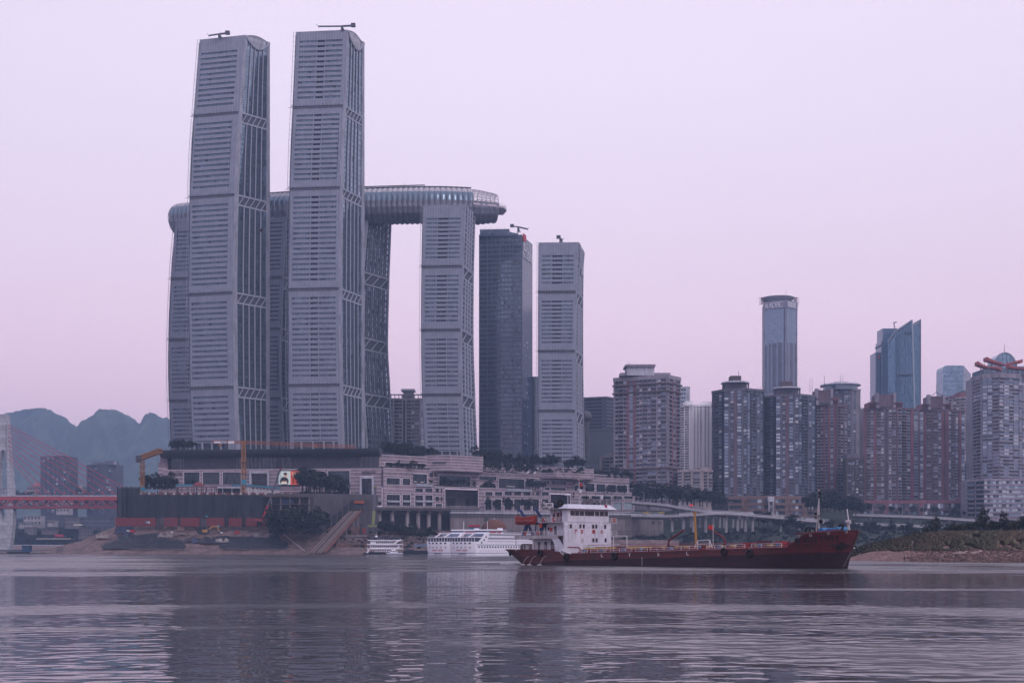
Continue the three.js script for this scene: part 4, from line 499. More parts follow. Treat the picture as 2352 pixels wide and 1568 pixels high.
// a striped wall: rectangles are given as frame columns and rows and become openings in metres on the wall
function stripedWall(t, F, s0, s1, y0, y1, out, holes, thick = 1, courseStep = 2.55, mat = mPod) {
  const H = holes.map((h) => [Math.max(s0 + 0.2, h.s0), Math.min(s1 - 0.2, h.s1), Math.max(y0 + 0.05, h.y0), Math.min(y1 - 0.4, h.y1), h]).filter((h) => h[1] - h[0] > 0.3 && h[3] - h[2] > 0.3);
  const sh = new THREE.Shape([[s0, y0], [s1, y0], [s1, y1], [s0, y1]].map(([a, b]) => new THREE.Vector2(a, b)));
  for (const [a, b, c, d] of H) sh.holes.push(new THREE.Path([[a, c], [a, d], [b, d], [b, c]].map(([p, q]) => new THREE.Vector2(p, q))));
  const g = new THREE.ExtrudeGeometry(sh, { depth: thick, bevelEnabled: false }), bs = baseOf(t), o = F.p(0, 0, out - thick); g.applyMatrix4(new THREE.Matrix4().makeBasis(F.d, V(0, 1, 0), F.n).setPosition(o.x - bs.x, o.y - bs.y, o.z - bs.z)); part(t, 'stone_wall', g, mat);
  for (let y = y1 - 0.15; y > y0 + 0.4; y -= courseStep) {
    let cuts = H.filter((h) => y > h[2] - 0.2 && y < h[3] + 0.2).map((h) => [h[0], h[1]]).sort((a, b) => a[0] - b[0]), s = s0; const segs = [];
    for (const [a, b] of cuts) { if (a > s) segs.push([s, a]); s = Math.max(s, b); } if (s < s1) segs.push([s, s1]);
    for (const [a, b] of segs) if (b - a > 0.5) F.ub(t, 'string_course', mCourse, a, b, y - 0.14, y + 0.14, out - 0.1, out + 0.12);
  }
  for (const [a, b, c, d, h] of H) {
    F.part(t, h.name ?? 'window', h.mat ?? mPodGlass, a - (h.deep ? 2 : 0), b + (h.deep ? 12 : 0), c, d, out - thick - 0.25 - (h.deep ?? 0), out - thick + 0.2 - (h.deep ?? 0));
    const fr = mCourse; F.ub(t, 'window_surround', fr, a - 0.35, b + 0.35, d, d + 0.35, out - 0.2, out + 0.16); if (b - a > 4) { F.ub(t, 'window_surround', fr, a - 0.35, a, c, d, out - 0.2, out + 0.16); F.ub(t, 'window_surround', fr, b, b + 0.35, c, d, out - 0.2, out + 0.16); }
    if (h.bars) for (let i = 1; i < h.bars; i++) F.ub(t, 'mullion', mTransom, lerp(a, b, i / h.bars) - 0.1, lerp(a, b, i / h.bars) + 0.1, c, d, out - thick + 0.1, out - thick + 0.45);
    if (h.bars && d - c > 5) F.ub(t, 'transom', mTransom, a, b, lerp(c, d, 0.45) - 0.12, lerp(c, d, 0.45) + 0.12, out - thick + 0.1, out - thick + 0.45);
  }
}
const hole = (F, u0, u1, v0, v1, e = {}) => ({ s0: F.s(u0), s1: F.s(u1), y0: F.y((u0 + u1) / 2, v1), y1: F.y((u0 + u1) / 2, v0), ...e });
const PL = new Face(X(372, 880), -880, X(876, 862), -862), PR = new Face(X(876, 862), -862, X(1454, 1000), -1000);
const podium = thing('striped_podium', 'striped pink stone shopping podium under the striped towers, left wing with scooped grey roof', 'podium', V(PL.a.x, 32, PL.a.z));
{
  const F = PL, t = podium, L = F.len, y1 = 58.8;
  stripedWall(t, F, 0, L, 33, y1, 0, [hole(F, 422, 458, 1084, 1112, { bars: 7 }), hole(F, 465, 504, 1084, 1112, { bars: 7 }), hole(F, 511, 553, 1084, 1112, { bars: 7 }), hole(F, 578, 614, 1088, 1116, { mat: mDarkGlass, bars: 4 }), hole(F, 696, 745, 1082, 1113, { bars: 8 }), hole(F, 753, 803, 1081, 1112, { bars: 8 }), hole(F, 778, 803, 1120, 1139, { bars: 4 }), hole(F, 831, 855, 1098, 1144, { mat: mShop, bars: 3 }), hole(F, 388, 402, 1102, 1112, { mat: mDarkGlass })]);
  for (const [u0, u1, v0, v1] of [[573.5, 618.5, 1082, 1116], [827, 859, 1094, 1145]]) { const a = F.s(u0), b = F.s(u1), c = F.y(u0, v1), d = F.y(u0, v0); F.part(t, 'portal_frame', mPale, a, a + 1.3, c, d, 0, 1.6); F.part(t, 'portal_frame', mPale, b - 1.3, b, c, d, 0, 1.6); F.part(t, 'portal_frame', mPale, a, b, d - 1.5, d + 0.1, 0, 1.65); }
  // left return block
  part(t, 'corner_block', new G().bb(X(362, 884), X(384, 884), 30, Y(1062, 884), -905, -884.5), mPod); part(t, 'corner_block', new G().bb(X(366, 888), X(384, 888), 50, Y(1047, 888), -910, -889), mPod); for (let i = 0; i < 10; i++) ubox(t, 'string_course', mCourse, X(373, 884), 60 - i * 2.6, -884.4, X(384, 884) - X(362, 884), 0.4, 0.5);
  // dark upper storey
  const yU0 = y1, yU1 = 67.5; F.part(t, 'upper_wall', mPodDark, 6, L - 3, yU0 - 0.5, yU1 + 1, -9, -6);
  for (const [u0, u1, n] of [[388, 416, 4], [539, 665, 14], [823, 868, 5]]) { const a = F.s(u0), b = F.s(u1); F.part(t, 'upper_glazing', mPodGlass, a, b, yU0 - 0.3, yU1 + 0.6, -6, -5.7); for (let i = 0; i <= n; i++) F.ub(t, 'mullion', i % 3 ? mTransom : mSteel, lerp(a, b, i / n) - (i % 3 ? 0.1 : 0.3), lerp(a, b, i / n) + (i % 3 ? 0.1 : 0.3), yU0 - 0.3, yU1, -5.8, i % 3 ? -5.5 : -4.8); }
  { const g = new G(), pr = [[4.5, 72.4], [4.2, 71.8], [2.6, 69.6], [0, 68.2], [-4, 67.4], [-8, 67.3]]; const n = 26, q = (i, [o, y]) => { const s = lerp(-1.5, L - 1, i / n); return F.p(s, y, o); }; for (let i = 0; i < n; i++) { for (let k = 0; k + 1 < pr.length; k++) g.quad(q(i, pr[k + 1]), q(i + 1, pr[k + 1]), q(i + 1, pr[k]), q(i, pr[k])); g.quad(q(i, pr[0]), q(i + 1, pr[0]), q(i + 1, [-30, 72.8]), q(i, [-30, 72.8])); } for (const i of [0, n]) { for (let k = 0; k + 1 < pr.length; k++) g.tri(q(i, pr[k]), q(i, pr[k + 1]), q(i, [-10, 72.6])); } part(t, 'scooped_roof', g, M('#5f5f6b', 0.55, T.grain, { metalness: 0.2 })); }
  { const g = new G(); for (let i = 0; i <= 60; i++) { const s = lerp(-1, L - 2, i / 60); F.box(g, s, s + 0.12, 72.5, 73.6, 3.8, 3.95); } F.box(g, -1, L - 2, 73.5, 73.65, 3.8, 3.95); part(t, 'roof_railing', g, mSteel, 'stuff'); }
  part(t, 'roof_slab', new G().prism([[PL.a.x, PL.a.z - 8], [X(876, 862), -870], [X(1454, 1000), -1008], [X(1454, 1060), -1080], [X(380, 1060), -1060]], 56, 58), mPodDark);
  part(t, 'roof_slab', new G().prism([[PL.a.x + 2, PL.a.z - 10], [X(870, 870), -874], [X(930, 930), -960], [X(380, 1060), -1060]], 66, 72), mPodDark);
  // street-level ledge by the portal
  F.part(t, 'portal_canopy', mPale, F.s(830), F.s(880), Y(1152, 862), Y(1147, 862), 0, 5);
}
const podiumR = thing('striped_podium', 'striped pink stone podium stepping down to the right with planted terraces', 'podium', V(PR.a.x, 32, PR.a.z));
{
  const F = PR, t = podiumR, L = F.len, h = (a, b, c, d, e) => hole(F, a, b, c, d, e), dk = { mat: mDarkGlass }, sh = { mat: mShop };
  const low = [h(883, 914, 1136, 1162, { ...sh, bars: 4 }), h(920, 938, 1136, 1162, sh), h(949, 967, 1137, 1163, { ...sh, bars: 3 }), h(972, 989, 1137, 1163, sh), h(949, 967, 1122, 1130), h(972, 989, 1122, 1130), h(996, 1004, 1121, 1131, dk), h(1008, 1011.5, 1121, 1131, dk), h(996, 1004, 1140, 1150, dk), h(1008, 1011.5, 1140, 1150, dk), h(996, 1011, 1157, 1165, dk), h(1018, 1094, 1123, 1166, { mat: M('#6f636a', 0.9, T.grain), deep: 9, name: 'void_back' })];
  for (const [a, b] of [[1110, 1127], [1132, 1149], [1154, 1171], [1176, 1192.5], [1197.5, 1214], [1219, 1222], [1227, 1234], [1240, 1256]]) low.push(h(a, b, 1129.5, 1137.5, { bars: b - a > 10 ? 5 : 0 }));
  for (const [a, b] of [[1110, 1125], [1132, 1147], [1154, 1170], [1176, 1191], [1197.5, 1212.5], [1218.5, 1233.5], [1240, 1255.5]]) low.push(h(a, b, 1146, 1171, sh));
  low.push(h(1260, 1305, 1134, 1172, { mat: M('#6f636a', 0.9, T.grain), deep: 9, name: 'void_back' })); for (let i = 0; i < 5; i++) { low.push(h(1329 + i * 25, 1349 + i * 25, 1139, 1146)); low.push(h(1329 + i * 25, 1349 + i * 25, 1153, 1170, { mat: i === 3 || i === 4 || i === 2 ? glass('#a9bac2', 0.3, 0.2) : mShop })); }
  stripedWall(t, F, 0, L, 29, 47.6, 2.4, low, 1.2);
  stripedWall(t, F, 0, F.s(944), 47.4, 59.2, 2.4, [h(883, 914, 1098, 1119, { bars: 6 }), h(920, 938, 1099, 1120, { bars: 3 })], 1.2);
  // shop balconies of the lower row
  for (const [a, b] of [[884, 914], [921, 938], [950, 967], [972, 989]]) F.part(t, 'shop_balcony', mPale, F.s(a), F.s(b), F.y(a, 1153), F.y(a, 1149), 1.6, 3.6);
  // inside of the big recess
  for (const [u0, u1] of [[1041, 1059], [1082, 1093]]) F.part(t, 'recess_door', mDarkGlass, F.s(u0), F.s(u1), 32, F.y(u0, 1143), -8.3, -7.6);
  for (let i = 0; i < 6; i++) F.ub(t, 'string_course', mCourse, F.s(1019), F.s(1095), 34 + i * 2.3, 34.3 + i * 2.3, -8.1, -7.75);
  F.part(t, 'terrace_floor', mPale, F.s(940), L, 46.6, 47.3, -6, 1.2);
  const mid = [h(944, 984, 1088, 1110, { bars: 7 }), h(990, 998, 1084, 1095, dk), h(1002, 1005.5, 1084, 1095, dk), h(1012, 1084, 1092, 1117, { bars: 12 }), h(1104, 1143.5, 1093.5, 1102, { bars: 6 }), h(1104, 1143.5, 1114, 1121), h(1149, 1208, 1099, 1121.5, { bars: 11 }), h(1214, 1217, 1097, 1106, dk), h(1222, 1229, 1098, 1108, dk), h(1234, 1250, 1102, 1109), h(1254, 1266, 1103, 1110), h(1269, 1304, 1103.5, 1111.5, { bars: 4 }), h(1254, 1266, 1119, 1126), h(1269, 1304, 1119.5, 1127, { bars: 4 })];
  for (let i = 0; i < 5; i++) mid.push(h(1323 + i * 25.2, 1344 + i * 25.2, 1108.5 + i * 1.4, 1129.5 + i * 1.2, dk));
  stripedWall(t, F, F.s(940), L - 2, 47, 59.3, -2, mid, 1.2);
  F.part(t, 'end_wall', mPod, L - 2.2, L - 0.6, 29, 47.4, -30, 1); F.part(t, 'end_wall', mPod, L - 3, L - 2, 47.6, 59, -30, -3.4); F.part(t, 'terrace_floor', mPale, F.s(880), L - 2, 58.6, 59, -14, -3.3);
  stripedWall(t, F, 0.5, F.s(1005), 59.2, 68.6, -4, [h(891, 909, 1061, 1070, dk), h(915, 933, 1062, 1071, dk), h(937, 955, 1063, 1072, dk), h(961, 1000, 1064, 1070, dk)], 1.2);
  stripedWall(t, F, F.s(1110), F.s(1225), 59.2, 63.5, -9, [], 1.2); stripedWall(t, F, F.s(1130), F.s(1230), 63.5, 66, -16, [], 1.2); stripedWall(t, F, F.s(1355), L - 4, 59.2, 62, -9, [], 1.2);
  // two jutting hexagonal blocks
  for (const [ul, uc, ur, ue, y0, y1] of [[985, 1020, 1095, 1106, 58.4, 69.6], [1238, 1264, 1349, 1359, 56.4, 64.6]]) {
    const a = F.p(F.s(ul) , 0, -5), b = F.p(F.s(uc) - 1, 0, 9), c = F.p(F.s(ur), 0, 8), d = F.p(F.s(ue), 0, 1), e = F.p(F.s(ue), 0, -20), f = F.p(F.s(ul), 0, -20); part(t, 'jutting_block', new G().prism([a, b, c, d, e, f].map((q) => [q.x, q.z]), y0, y1), mPod);
    for (const [p, q] of [[a, b], [b, c], [c, d]]) { const f2 = new Face(p.x, p.z, q.x, q.z); for (let y = y1 - 0.15; y > y0 + 0.3; y -= 2) f2.ub(t, 'string_course', mCourse, 0, f2.len, y - 0.13, y + 0.13, -0.1, 0.12); }
    const f1 = new Face(a.x, a.z, b.x, b.z); f1.part(t, 'slot_window', mDarkGlass, f1.len * 0.3, f1.len * 0.85, y0 + 4.4, y0 + 6.4, 0, 0.1); const rail = new G(); for (const [p, q] of [[a, b], [b, c], [c, d]]) { for (let i = 0; i < 14; i++) { const r = p.clone().lerp(q, i / 14); rail.bar(V(r.x, y1, r.z), V(r.x, y1 + 1.1, r.z), 0.1); } rail.bar(V(p.x, y1 + 1.1, p.z), V(q.x, y1 + 1.1, q.z), 0.12); } part(t, 'roof_railing', rail, mSteel, 'stuff');
  }
  // outside stair by the second block
  part(t, 'stair', new G().bar(F.p(F.s(1212), 59.5, -1), F.p(F.s(1226), 64.5, -1), 1.5, 1).bar(F.p(F.s(1226), 59.5, 0), F.p(F.s(1236), 64, 0), 1.2, 0.8), mCourse);
  // cafe terraces with parasols
  for (const [u0, u1, v] of [[950, 987, 1113], [1157, 1216, 1124]]) { F.part(t, 'glass_balustrade', glass('#8d9aa4', 0.3, 0.2), F.s(u0), F.s(u1), F.y(u0, v + 3), F.y(u0, v - 1), 3.9, 4.1); F.part(t, 'cafe_terrace', mPale, F.s(u0), F.s(u1), F.y(u0, v + 4), F.y(u0, v + 2.9), -1.8, 4.1); }
  for (const [u, v] of [[950, 1105], [966, 1106], [981, 1107], [1164, 1116], [1169, 1116.3], [1175, 1116.6]]) { const p = F.p(F.s(u), F.y(u, v), 2), q = thing('parasol', `cream parasol on the ${u < 1000 ? 'left' : 'right'} cafe terrace, ${['left', 'middle', 'right'][[950, 966, 981, 1164, 1169, 1175].indexOf(u) % 3]} one of three`, 'parasol', p.clone().setY(p.y - 2.6), u < 1000 ? 'parasols on the left cafe terrace' : 'parasols on the right cafe terrace'); part(q, 'canopy', new G().cyl(p.clone().setY(p.y - 0.6), p, 1.9, 0.1, 8), M('#d8cfc8', 0.9)); part(q, 'pole', new G().cyl(p.clone().setY(p.y - 2.6), p, 0.06, 0.06, 5), mSteel); }
}
let lettering;
{ // shop lettering over the two portals
  const font = await new FontLoader().loadAsync('fonts/droid/droid_sans_bold.typeface.json');
  for (const [u, v] of [[387, 1090], [831, 1086.5]]) { const g = new TextGeometry('Raffles City', { font, size: 1.25, depth: 0.3, curveSegments: 2 }), b = podium.userData.base, p = PL.p(PL.s(u), PL.y(u, v), 0.15); g.applyMatrix4(new THREE.Matrix4().makeBasis(PL.d, V(0, 1, 0), PL.n).setPosition(p.x - b.x, p.y - b.y, p.z - b.z)); part(podium, 'lettering', g, M('#4b4148', 0.7)); const sw = []; for (let i = 0; i <= 8; i++) sw.push(PL.p(PL.s(u) + 0.3 + i * 0.8, PL.y(u, v) - 1.5 + Math.sin(i / 8 * 2.6) * 0.7, 0.3)); part(podium, 'lettering_swoosh', new G().path(sw, 0.16, 4), M('#4b5a48', 0.7)); }
  lettering = font;
}
// advertising screen
{ const D = 866, c = document.createElement('canvas'); c.width = 256; c.height = 160; const x = c.getContext('2d'); x.fillStyle = '#cfd6dc'; x.fillRect(0, 0, 150, 160); x.fillStyle = '#b9c4cc'; x.fillRect(0, 60, 60, 100); x.fillStyle = '#e0532f'; x.fillRect(146, 0, 110, 160); x.fillStyle = '#1b1c24'; x.beginPath(); x.ellipse(70, 120, 52, 52, 0, 0, 7); x.fill(); x.fillStyle = '#d9a48c'; x.beginPath(); x.ellipse(86, 50, 19, 24, 0.2, 0, 7); x.fill(); x.fillStyle = '#15141a'; x.beginPath(); x.ellipse(82, 32, 22, 15, 0.1, 0, 7); x.fill(); x.fillStyle = '#d9a48c'; x.fillRect(40, 118, 60, 16); x.fillStyle = '#e8e6e2'; x.fillRect(30, 132, 74, 20); x.fillStyle = '#f2d8c8'; for (let i = 0; i < 4; i++) x.fillRect(165, 18 + i * 13, 62 - i * 9, 6); x.fillStyle = '#8e2a1c'; x.fillRect(165, 88, 30, 60); x.fillRect(205, 96, 34, 52);
  const m = new THREE.CanvasTexture(c); m.colorSpace = THREE.SRGBColorSpace; const t = thing('advertising_screen', 'lit advertising screen showing a man in black beside an orange panel', 'screen', P(665, 1112, D)), a = PL.s(640.5), b = PL.s(689), y0 = PL.y(660, 1113), y1 = PL.y(660, 1082); const g = new THREE.PlaneGeometry(b - a, y1 - y0), p = PL.p((a + b) / 2, (y0 + y1) / 2, 1.3), bs = baseOf(t); g.applyMatrix4(new THREE.Matrix4().makeBasis(PL.d, V(0, 1, 0), PL.n).setPosition(p.x - bs.x, p.y - bs.y, p.z - bs.z)); part(t, 'picture', g, new THREE.MeshStandardMaterial({ color: 0x111111, emissive: 0xffffff, emissiveMap: m, emissiveIntensity: 0.75, roughness: 0.6 })); PL.part(t, 'housing', mBelt, a - 0.4, b + 0.4, y0 - 0.4, y1 + 0.4, 0.2, 1.25); }

// ================= riverside road, retaining wall, elevated roads =================
{ const D = 836, t = thing('riverside_deck', 'concrete riverside road deck on round columns before the striped podium', 'road deck', P(940, 1216, D)), F = new Face(X(858, D), -D, X(1100, D + 24), -D - 24);
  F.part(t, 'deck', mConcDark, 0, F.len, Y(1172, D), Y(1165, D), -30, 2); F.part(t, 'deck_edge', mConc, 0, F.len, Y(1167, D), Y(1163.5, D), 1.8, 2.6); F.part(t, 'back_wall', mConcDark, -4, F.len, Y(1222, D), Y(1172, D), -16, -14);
  for (const u of [872.5, 902, 937, 962, 986.5, 1011]) { const p = F.p(F.s(u), 0, -2); part(t, 'column', new G().cyl(p.clone().setY(Y(1216, D)), p.clone().setY(Y(1172, D)), 1.35, 1.35, 12), M('#a99fa2', 0.9, T.streak)); F.part(t, 'cross_beam', mConcDark, F.s(u) - 1.2, F.s(u) + 1.2, Y(1176, D), Y(1171.5, D), -13, 1.5); }
  for (let i = 0; i < 10; i++) part(t, 'bracket', new G().bar(F.p(F.s(944 + i * 9.8), Y(1178, D), -3), F.p(F.s(950 + i * 9.8), Y(1168, D), 2), 0.7, 0.7), mConcDark); F.part(t, 'edge_beam', mConcDark, F.s(885), F.s(1035), Y(1179, D), Y(1176, D), -3, -1);
  const g = new G(); for (let i = 0; i < 70; i++) { const s = i / 70 * F.len; F.box(g, s, s + 0.15, Y(1164, D), Y(1160.5, D), 2.2, 2.35); } F.box(g, 0, F.len, Y(1161, D), Y(1160.4, D), 2.2, 2.35); part(t, 'railing', g, mPale, 'stuff'); F.part(t, 'stacked_hoarding', mGreyB, F.s(912), F.s(955), Y(1216, D), Y(1206, D), -6, -5); }
{ const t = thing('retaining_wall', 'long streaked concrete retaining wall carrying the riverside road', 'wall', P(1300, 1222, 860)), F = new Face(X(1036, 842), -842, X(1524, 900), -900);
  const n = 7; for (let i = 0; i < n; i++) F.part(t, 'wall_panel', mConc, F.len * i / n + 0.03, F.len * (i + 1) / n - 0.03, 10, lerp(27.2, 24, i / n), -3, (i % 2) * 0.06); F.part(t, 'coping', mPale, 0, F.len, 27.2, 28.2, -3, 0.6); F.part(t, 'upper_parapet', mConcDark, 0, F.len, 24.4, 27.3, -3, 0.3);
  for (const [u0, u1, v0, v1] of [[1112, 1122, 1183, 1198], [1497, 1504, 1197, 1204], [1512, 1518, 1198, 1204]]) F.part(t, 'opening', mBelt, F.s(u0), F.s(u1), F.y(u0, v1), F.y(u0, v0), 0.05, 0.12); for (const y of [13.5, 15.5]) F.part(t, 'pipe', mConcDark, 0, F.len, y, y + 0.25, 0.08, 0.3);
  const g = new G(); for (let i = 0; i < 160; i++) F.box(g, F.len * i / 160, F.len * i / 160 + 0.14, 28.2, 29.3, 0, 0.14); F.box(g, 0, F.len, 29.2, 29.4, 0, 0.14); part(t, 'railing', g, mPale, 'stuff'); F.part(t, 'road', mConcDark, 0, F.len, 27.3, 27.9, -60, -3); }
function viaduct(pts, label, cols, w = 8) {   // pts: [u, v, D] along the near deck edge
  const cv = new THREE.CatmullRomCurve3(pts.map(([u, v, D]) => P(u, v, D))), n = 60, t = thing('elevated_road', label, 'viaduct', cv.getPoint(0)), q = (i, o, dy) => { const p = cv.getPoint(i / n), g = cv.getTangent(i / n); return V(p.x + g.z * o, p.y + dy, p.z - g.x * o); };
  const ring = (name, m, o0, o1, y0, y1) => { const g = new G(); for (let i = 0; i < n; i++) g.hex(q(i, o0, y0), q(i + 1, o0, y0), q(i + 1, o1, y0), q(i, o1, y0), q(i, o0, y1), q(i + 1, o0, y1), q(i + 1, o1, y1), q(i, o1, y1)); part(t, name, g, m); };
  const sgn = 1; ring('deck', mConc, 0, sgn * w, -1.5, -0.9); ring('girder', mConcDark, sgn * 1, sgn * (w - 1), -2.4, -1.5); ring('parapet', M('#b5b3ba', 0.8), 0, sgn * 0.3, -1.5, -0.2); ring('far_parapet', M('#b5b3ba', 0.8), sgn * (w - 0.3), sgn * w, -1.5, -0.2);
  const r = new G(); for (let i = 0; i < n * 2; i++) { const a = q(i / 2, 0.15, -0.2); r.bar(a, a.clone().setY(a.y + 0.75), 0.22); } for (let i = 0; i < n; i++) r.bar(q(i, 0.15, 0.55), q(i + 1, 0.15, 0.55), 0.2); part(t, 'railing', r, M('#c3c2c9', 0.7), 'stuff');
  for (const [u, vb, D] of cols) { let i = 0, best = 1e9; for (let k = 0; k <= n; k++) { const p = q(k, 0, 0), d = Math.abs(p.x - X(u, -p.z)); if (d < best) { best = d; i = k; } } const p = q(i, sgn * w / 2, -2.2), y = Y(vb, D ?? 860); part(t, 'column', new G().cyl(V(p.x, y, p.z), p, 1.05, 1.0, 10), M('#a29fa6', 0.85, T.streak)); part(t, 'column_head', new G().bar(q(i, 0.6, -2.2), q(i, sgn * (w - 0.6), -2.2), 1.8, 1.2), mConc); }
}
viaduct([[1452, 1152, 940], [1520, 1158, 930], [1576, 1167.5, 915], [1645, 1178, 895], [1700, 1186, 885]], 'upper ramp sloping down from the right end of the striped podium', [[1485, 1180], [1548, 1190], [1575, 1196], [1612, 1210]]);
viaduct([[1450, 1182, 885], [1527, 1184, 872], [1593, 1181, 865], [1655, 1177.5, 865], [1743, 1183, 870], [1809, 1189, 880], [1900, 1198, 895]], 'long curving elevated road on tall round columns right of the retaining wall', [[1541, 1220], [1564, 1220], [1593, 1222], [1626, 1222], [1675, 1223], [1700, 1219], [1720, 1220], [1737, 1220], [1799, 1222], [1841, 1224]]);
viaduct([[1560, 1180, 912], [1640, 1174, 908], [1720, 1178, 912], [1810, 1186, 925], [1905, 1194, 940]], 'second elevated road half hidden behind the long curving one', [[1573, 1210, 905], [1587, 1210, 905], [1610, 1211, 905], [1640, 1212, 905], [1656, 1212, 905], [1668, 1212, 905], [1690, 1212, 905], [1712, 1212, 905]]);
viaduct([[1960, 1181, 950], [2060, 1184, 945], [2150, 1188, 940], [2240, 1194, 940]], 'elevated road along the foot of the red podium', [[2000, 1215, 940], [2090, 1216, 940], [2180, 1218, 940]]);
viaduct([[1955, 1202, 900], [2040, 1204, 895], [2130, 1208, 895], [2220, 1212, 900]], 'lowest elevated road just above the shrubs of the gravel spit', [[2062, 1232, 890], [2078, 1232, 890], [2108, 1232, 890]]);
// street lamps and signal lights on the roads
let lampNo = 0; for (const [u, vt, vb, D, s] of [[1479.5, 1131, 1152, 935, 1], [1530, 1139, 1159, 925, 1], [1564, 1149, 1166, 915, 1], [1574, 1147, 1168, 915, 1], [1626, 1153, 1176, 890, -1], [1675, 1154, 1178, 870, -1], [1785, 1172, 1187, 878, 1], [2005, 1160, 1182, 948, -1], [2074, 1163, 1186, 944, 1], [2122, 1165, 1188, 942, 1]]) { const p = P(u, vb, D), q = P(u, vt, D), t = thing('street_lamp', `grey street lamp on the elevated roads, ${nth(lampNo++)} from the left`, 'street lamp', p, 'street lamps along the elevated roads'); part(t, 'pole', new G().cyl(p, q, 0.16, 0.1, 5), mPale); part(t, 'arm', new G().bar(q, q.clone().add(V(-1.6 * s, 0.5, 0)), 0.14), mPale); part(t, 'lamp_head', new G().box(q.x - 1.8 * s, q.y + 0.5, q.z, 0.9, 0.2, 0.4), mPale); }
{ const D = 905, t = thing('traffic_sign', 'pair of red signal lights over the upper ramp', 'traffic light', P(1588, 1168, D)); part(t, 'pole', new G().cyl(P(1588, 1170, D), P(1588, 1158, D), 0.12, 0.12, 5), mCrane); for (const u of [1586, 1590.5]) { part(t, 'lamp_box', new G().box(X(u, D), Y(1160, D), -D, 1.1, 1.5, 0.5), mBelt); part(t, 'red_light', new G().box(X(u, D), Y(1160, D), -D + 0.3, 0.8, 1.1, 0.1), new THREE.MeshStandardMaterial({ color: 0x400808, emissive: 0xff3020, emissiveIntensity: 1.1 })); } }
for (const [u, v] of [[1484.5, 1177], [1519, 1176.5]]) { const p = P(u, v, 892), t = thing('taxi', u < 1500 ? 'yellow taxi on the riverside road, left one' : 'yellow taxi on the riverside road, right one', 'car', p.clone().setY(p.y - 0.7), 'yellow taxis'); part(t, 'body', new G().box(p.x, p.y - 0.15, p.z, 4.4, 0.7, 1.8), M('#b99a2e', 0.5)); part(t, 'cabin', new G().hex(...[[-1.5, 0.2, 0.8], [1.3, 0.2, 0.8], [1.3, 0.2, -0.8], [-1.5, 0.2, -0.8], [-0.9, 0.8, 0.7], [0.8, 0.8, 0.7], [0.8, 0.8, -0.7], [-0.9, 0.8, -0.7]].map(([a, b, c]) => V(p.x + a, p.y + b, p.z + c))), GL[4]); for (const s of [-1.4, 1.4]) part(t, 'wheel', new G().cyl(V(p.x + s, p.y - 0.45, p.z + 0.95), V(p.x + s, p.y - 0.45, p.z - 0.95), 0.33, 0.33, 8), mBelt); }
// green slope under the roads
single('green_slope', grid(160, 24, (a, b) => { const u = lerp(1250, 2420, a), D = lerp(806, 905, b), y = lerp(-0.5, lerp(13, 19, sm(1500, 1800, u)), b) + (fbm(u * 0.03, b * 5, 4) - 0.5) * 4 * sm(0, 0.2, b); return V(X(u, D), y, -D); }, mGreen), mGreen, 'green overgrown slope below the elevated roads', null, null, 'structure');
const slopeY = (u, D) => { const b = (D - 806) / 99; return lerp(-0.5, lerp(13, 19, sm(1500, 1800, u)), b); };
bushes('slope_shrubs', 'dense shrubs on the slope below the elevated roads', scatter(1500, () => { const u = rr(1290, 2330), D = 809 + 92 * Math.pow(rnd(), 0.8); return [X(u, D), slopeY(u, D) + rr(-0.4, 0.9), -D, rr(1.1, 3.1)]; }), leafM[0]);
// ---------- city trees ----------
const treeRow = (n, u0, u1, v0, v1, D0, D1, h0, h1, label, group) => { for (let i = 0; i < n; i++) { const u = lerp(u0, u1, (i + rr(0.2, 0.8)) / n), D = rr(D0, D1), h = rr(h0, h1); tree(P(u, lerp(v0, v1, (u - u0) / (u1 - u0)), D), h * rr(0.42, 0.58), h, `${label}, ${nth(i)} from the left`, group); } };
treeRow(9, 388, 441, 1033, 1033, 884, 900, 5, 8.5, 'bushy tree on the roof edge left of the tall towers', 'roof trees left of the tall towers');
treeRow(11, 326, 402, 1124, 1124, 845, 868, 8, 11.5, 'dense dark tree beside the left yellow crane', 'dense trees by the left crane');
treeRow(15, 693, 786, 1128, 1142, 826, 850, 9, 17, 'dense dark tree right of the advertising screen', 'dense plaza trees by the advertising screen');
treeRow(20, 880, 995, 1046, 1060, 896, 930, 6, 11.5, 'dark tree on the planted roof beside the sky bridge tower', 'roof garden trees on the left of the podium');
treeRow(3, 1086, 1112, 1062, 1066, 905, 930, 9, 13, 'slender tree beside the foot of the sky bridge tower', 'slender roof trees');
treeRow(26, 1108, 1340, 1068, 1080, 935, 985, 6, 12, 'tree on the planted roof before the dark office tower', 'roof garden trees in the middle of the podium');
treeRow(10, 1106, 1226, 1078, 1086, 906, 925, 4, 8, 'small tree on the upper terrace right of the jutting block', 'terrace trees');
treeRow(10, 1340, 1452, 1092, 1102, 985, 1010, 4, 9, 'small tree on the roof edge at the podium end', 'roof trees at the podium end');
treeRow(9, 895, 975, 1072, 1080, 868, 876, 3, 6, 'shrubby tree in the upper left terrace planter', 'upper planter trees'); treeRow(9, 986, 1092, 1112, 1119, 886, 900, 2.5, 6.5, 'shrubby tree on the middle terrace', 'middle terrace trees'); treeRow(4, 1106, 1136, 1119, 1122, 912, 918, 3, 6, 'small tree beside the cafe terrace', 'cafe terrace trees'); treeRow(5, 1210, 1250, 1124, 1127, 935, 942, 5, 10, 'tree between cafe terrace and slot windows', 'terrace corner trees'); treeRow(8, 1325, 1446, 1131, 1136, 968, 990, 4, 8, 'tree in the square openings at the podium end', 'opening trees'); treeRow(7, 1105, 1255, 1168, 1173, 903, 925, 6, 9, 'thin bare street tree before the podium colonnade', 'street trees by the colonnade');
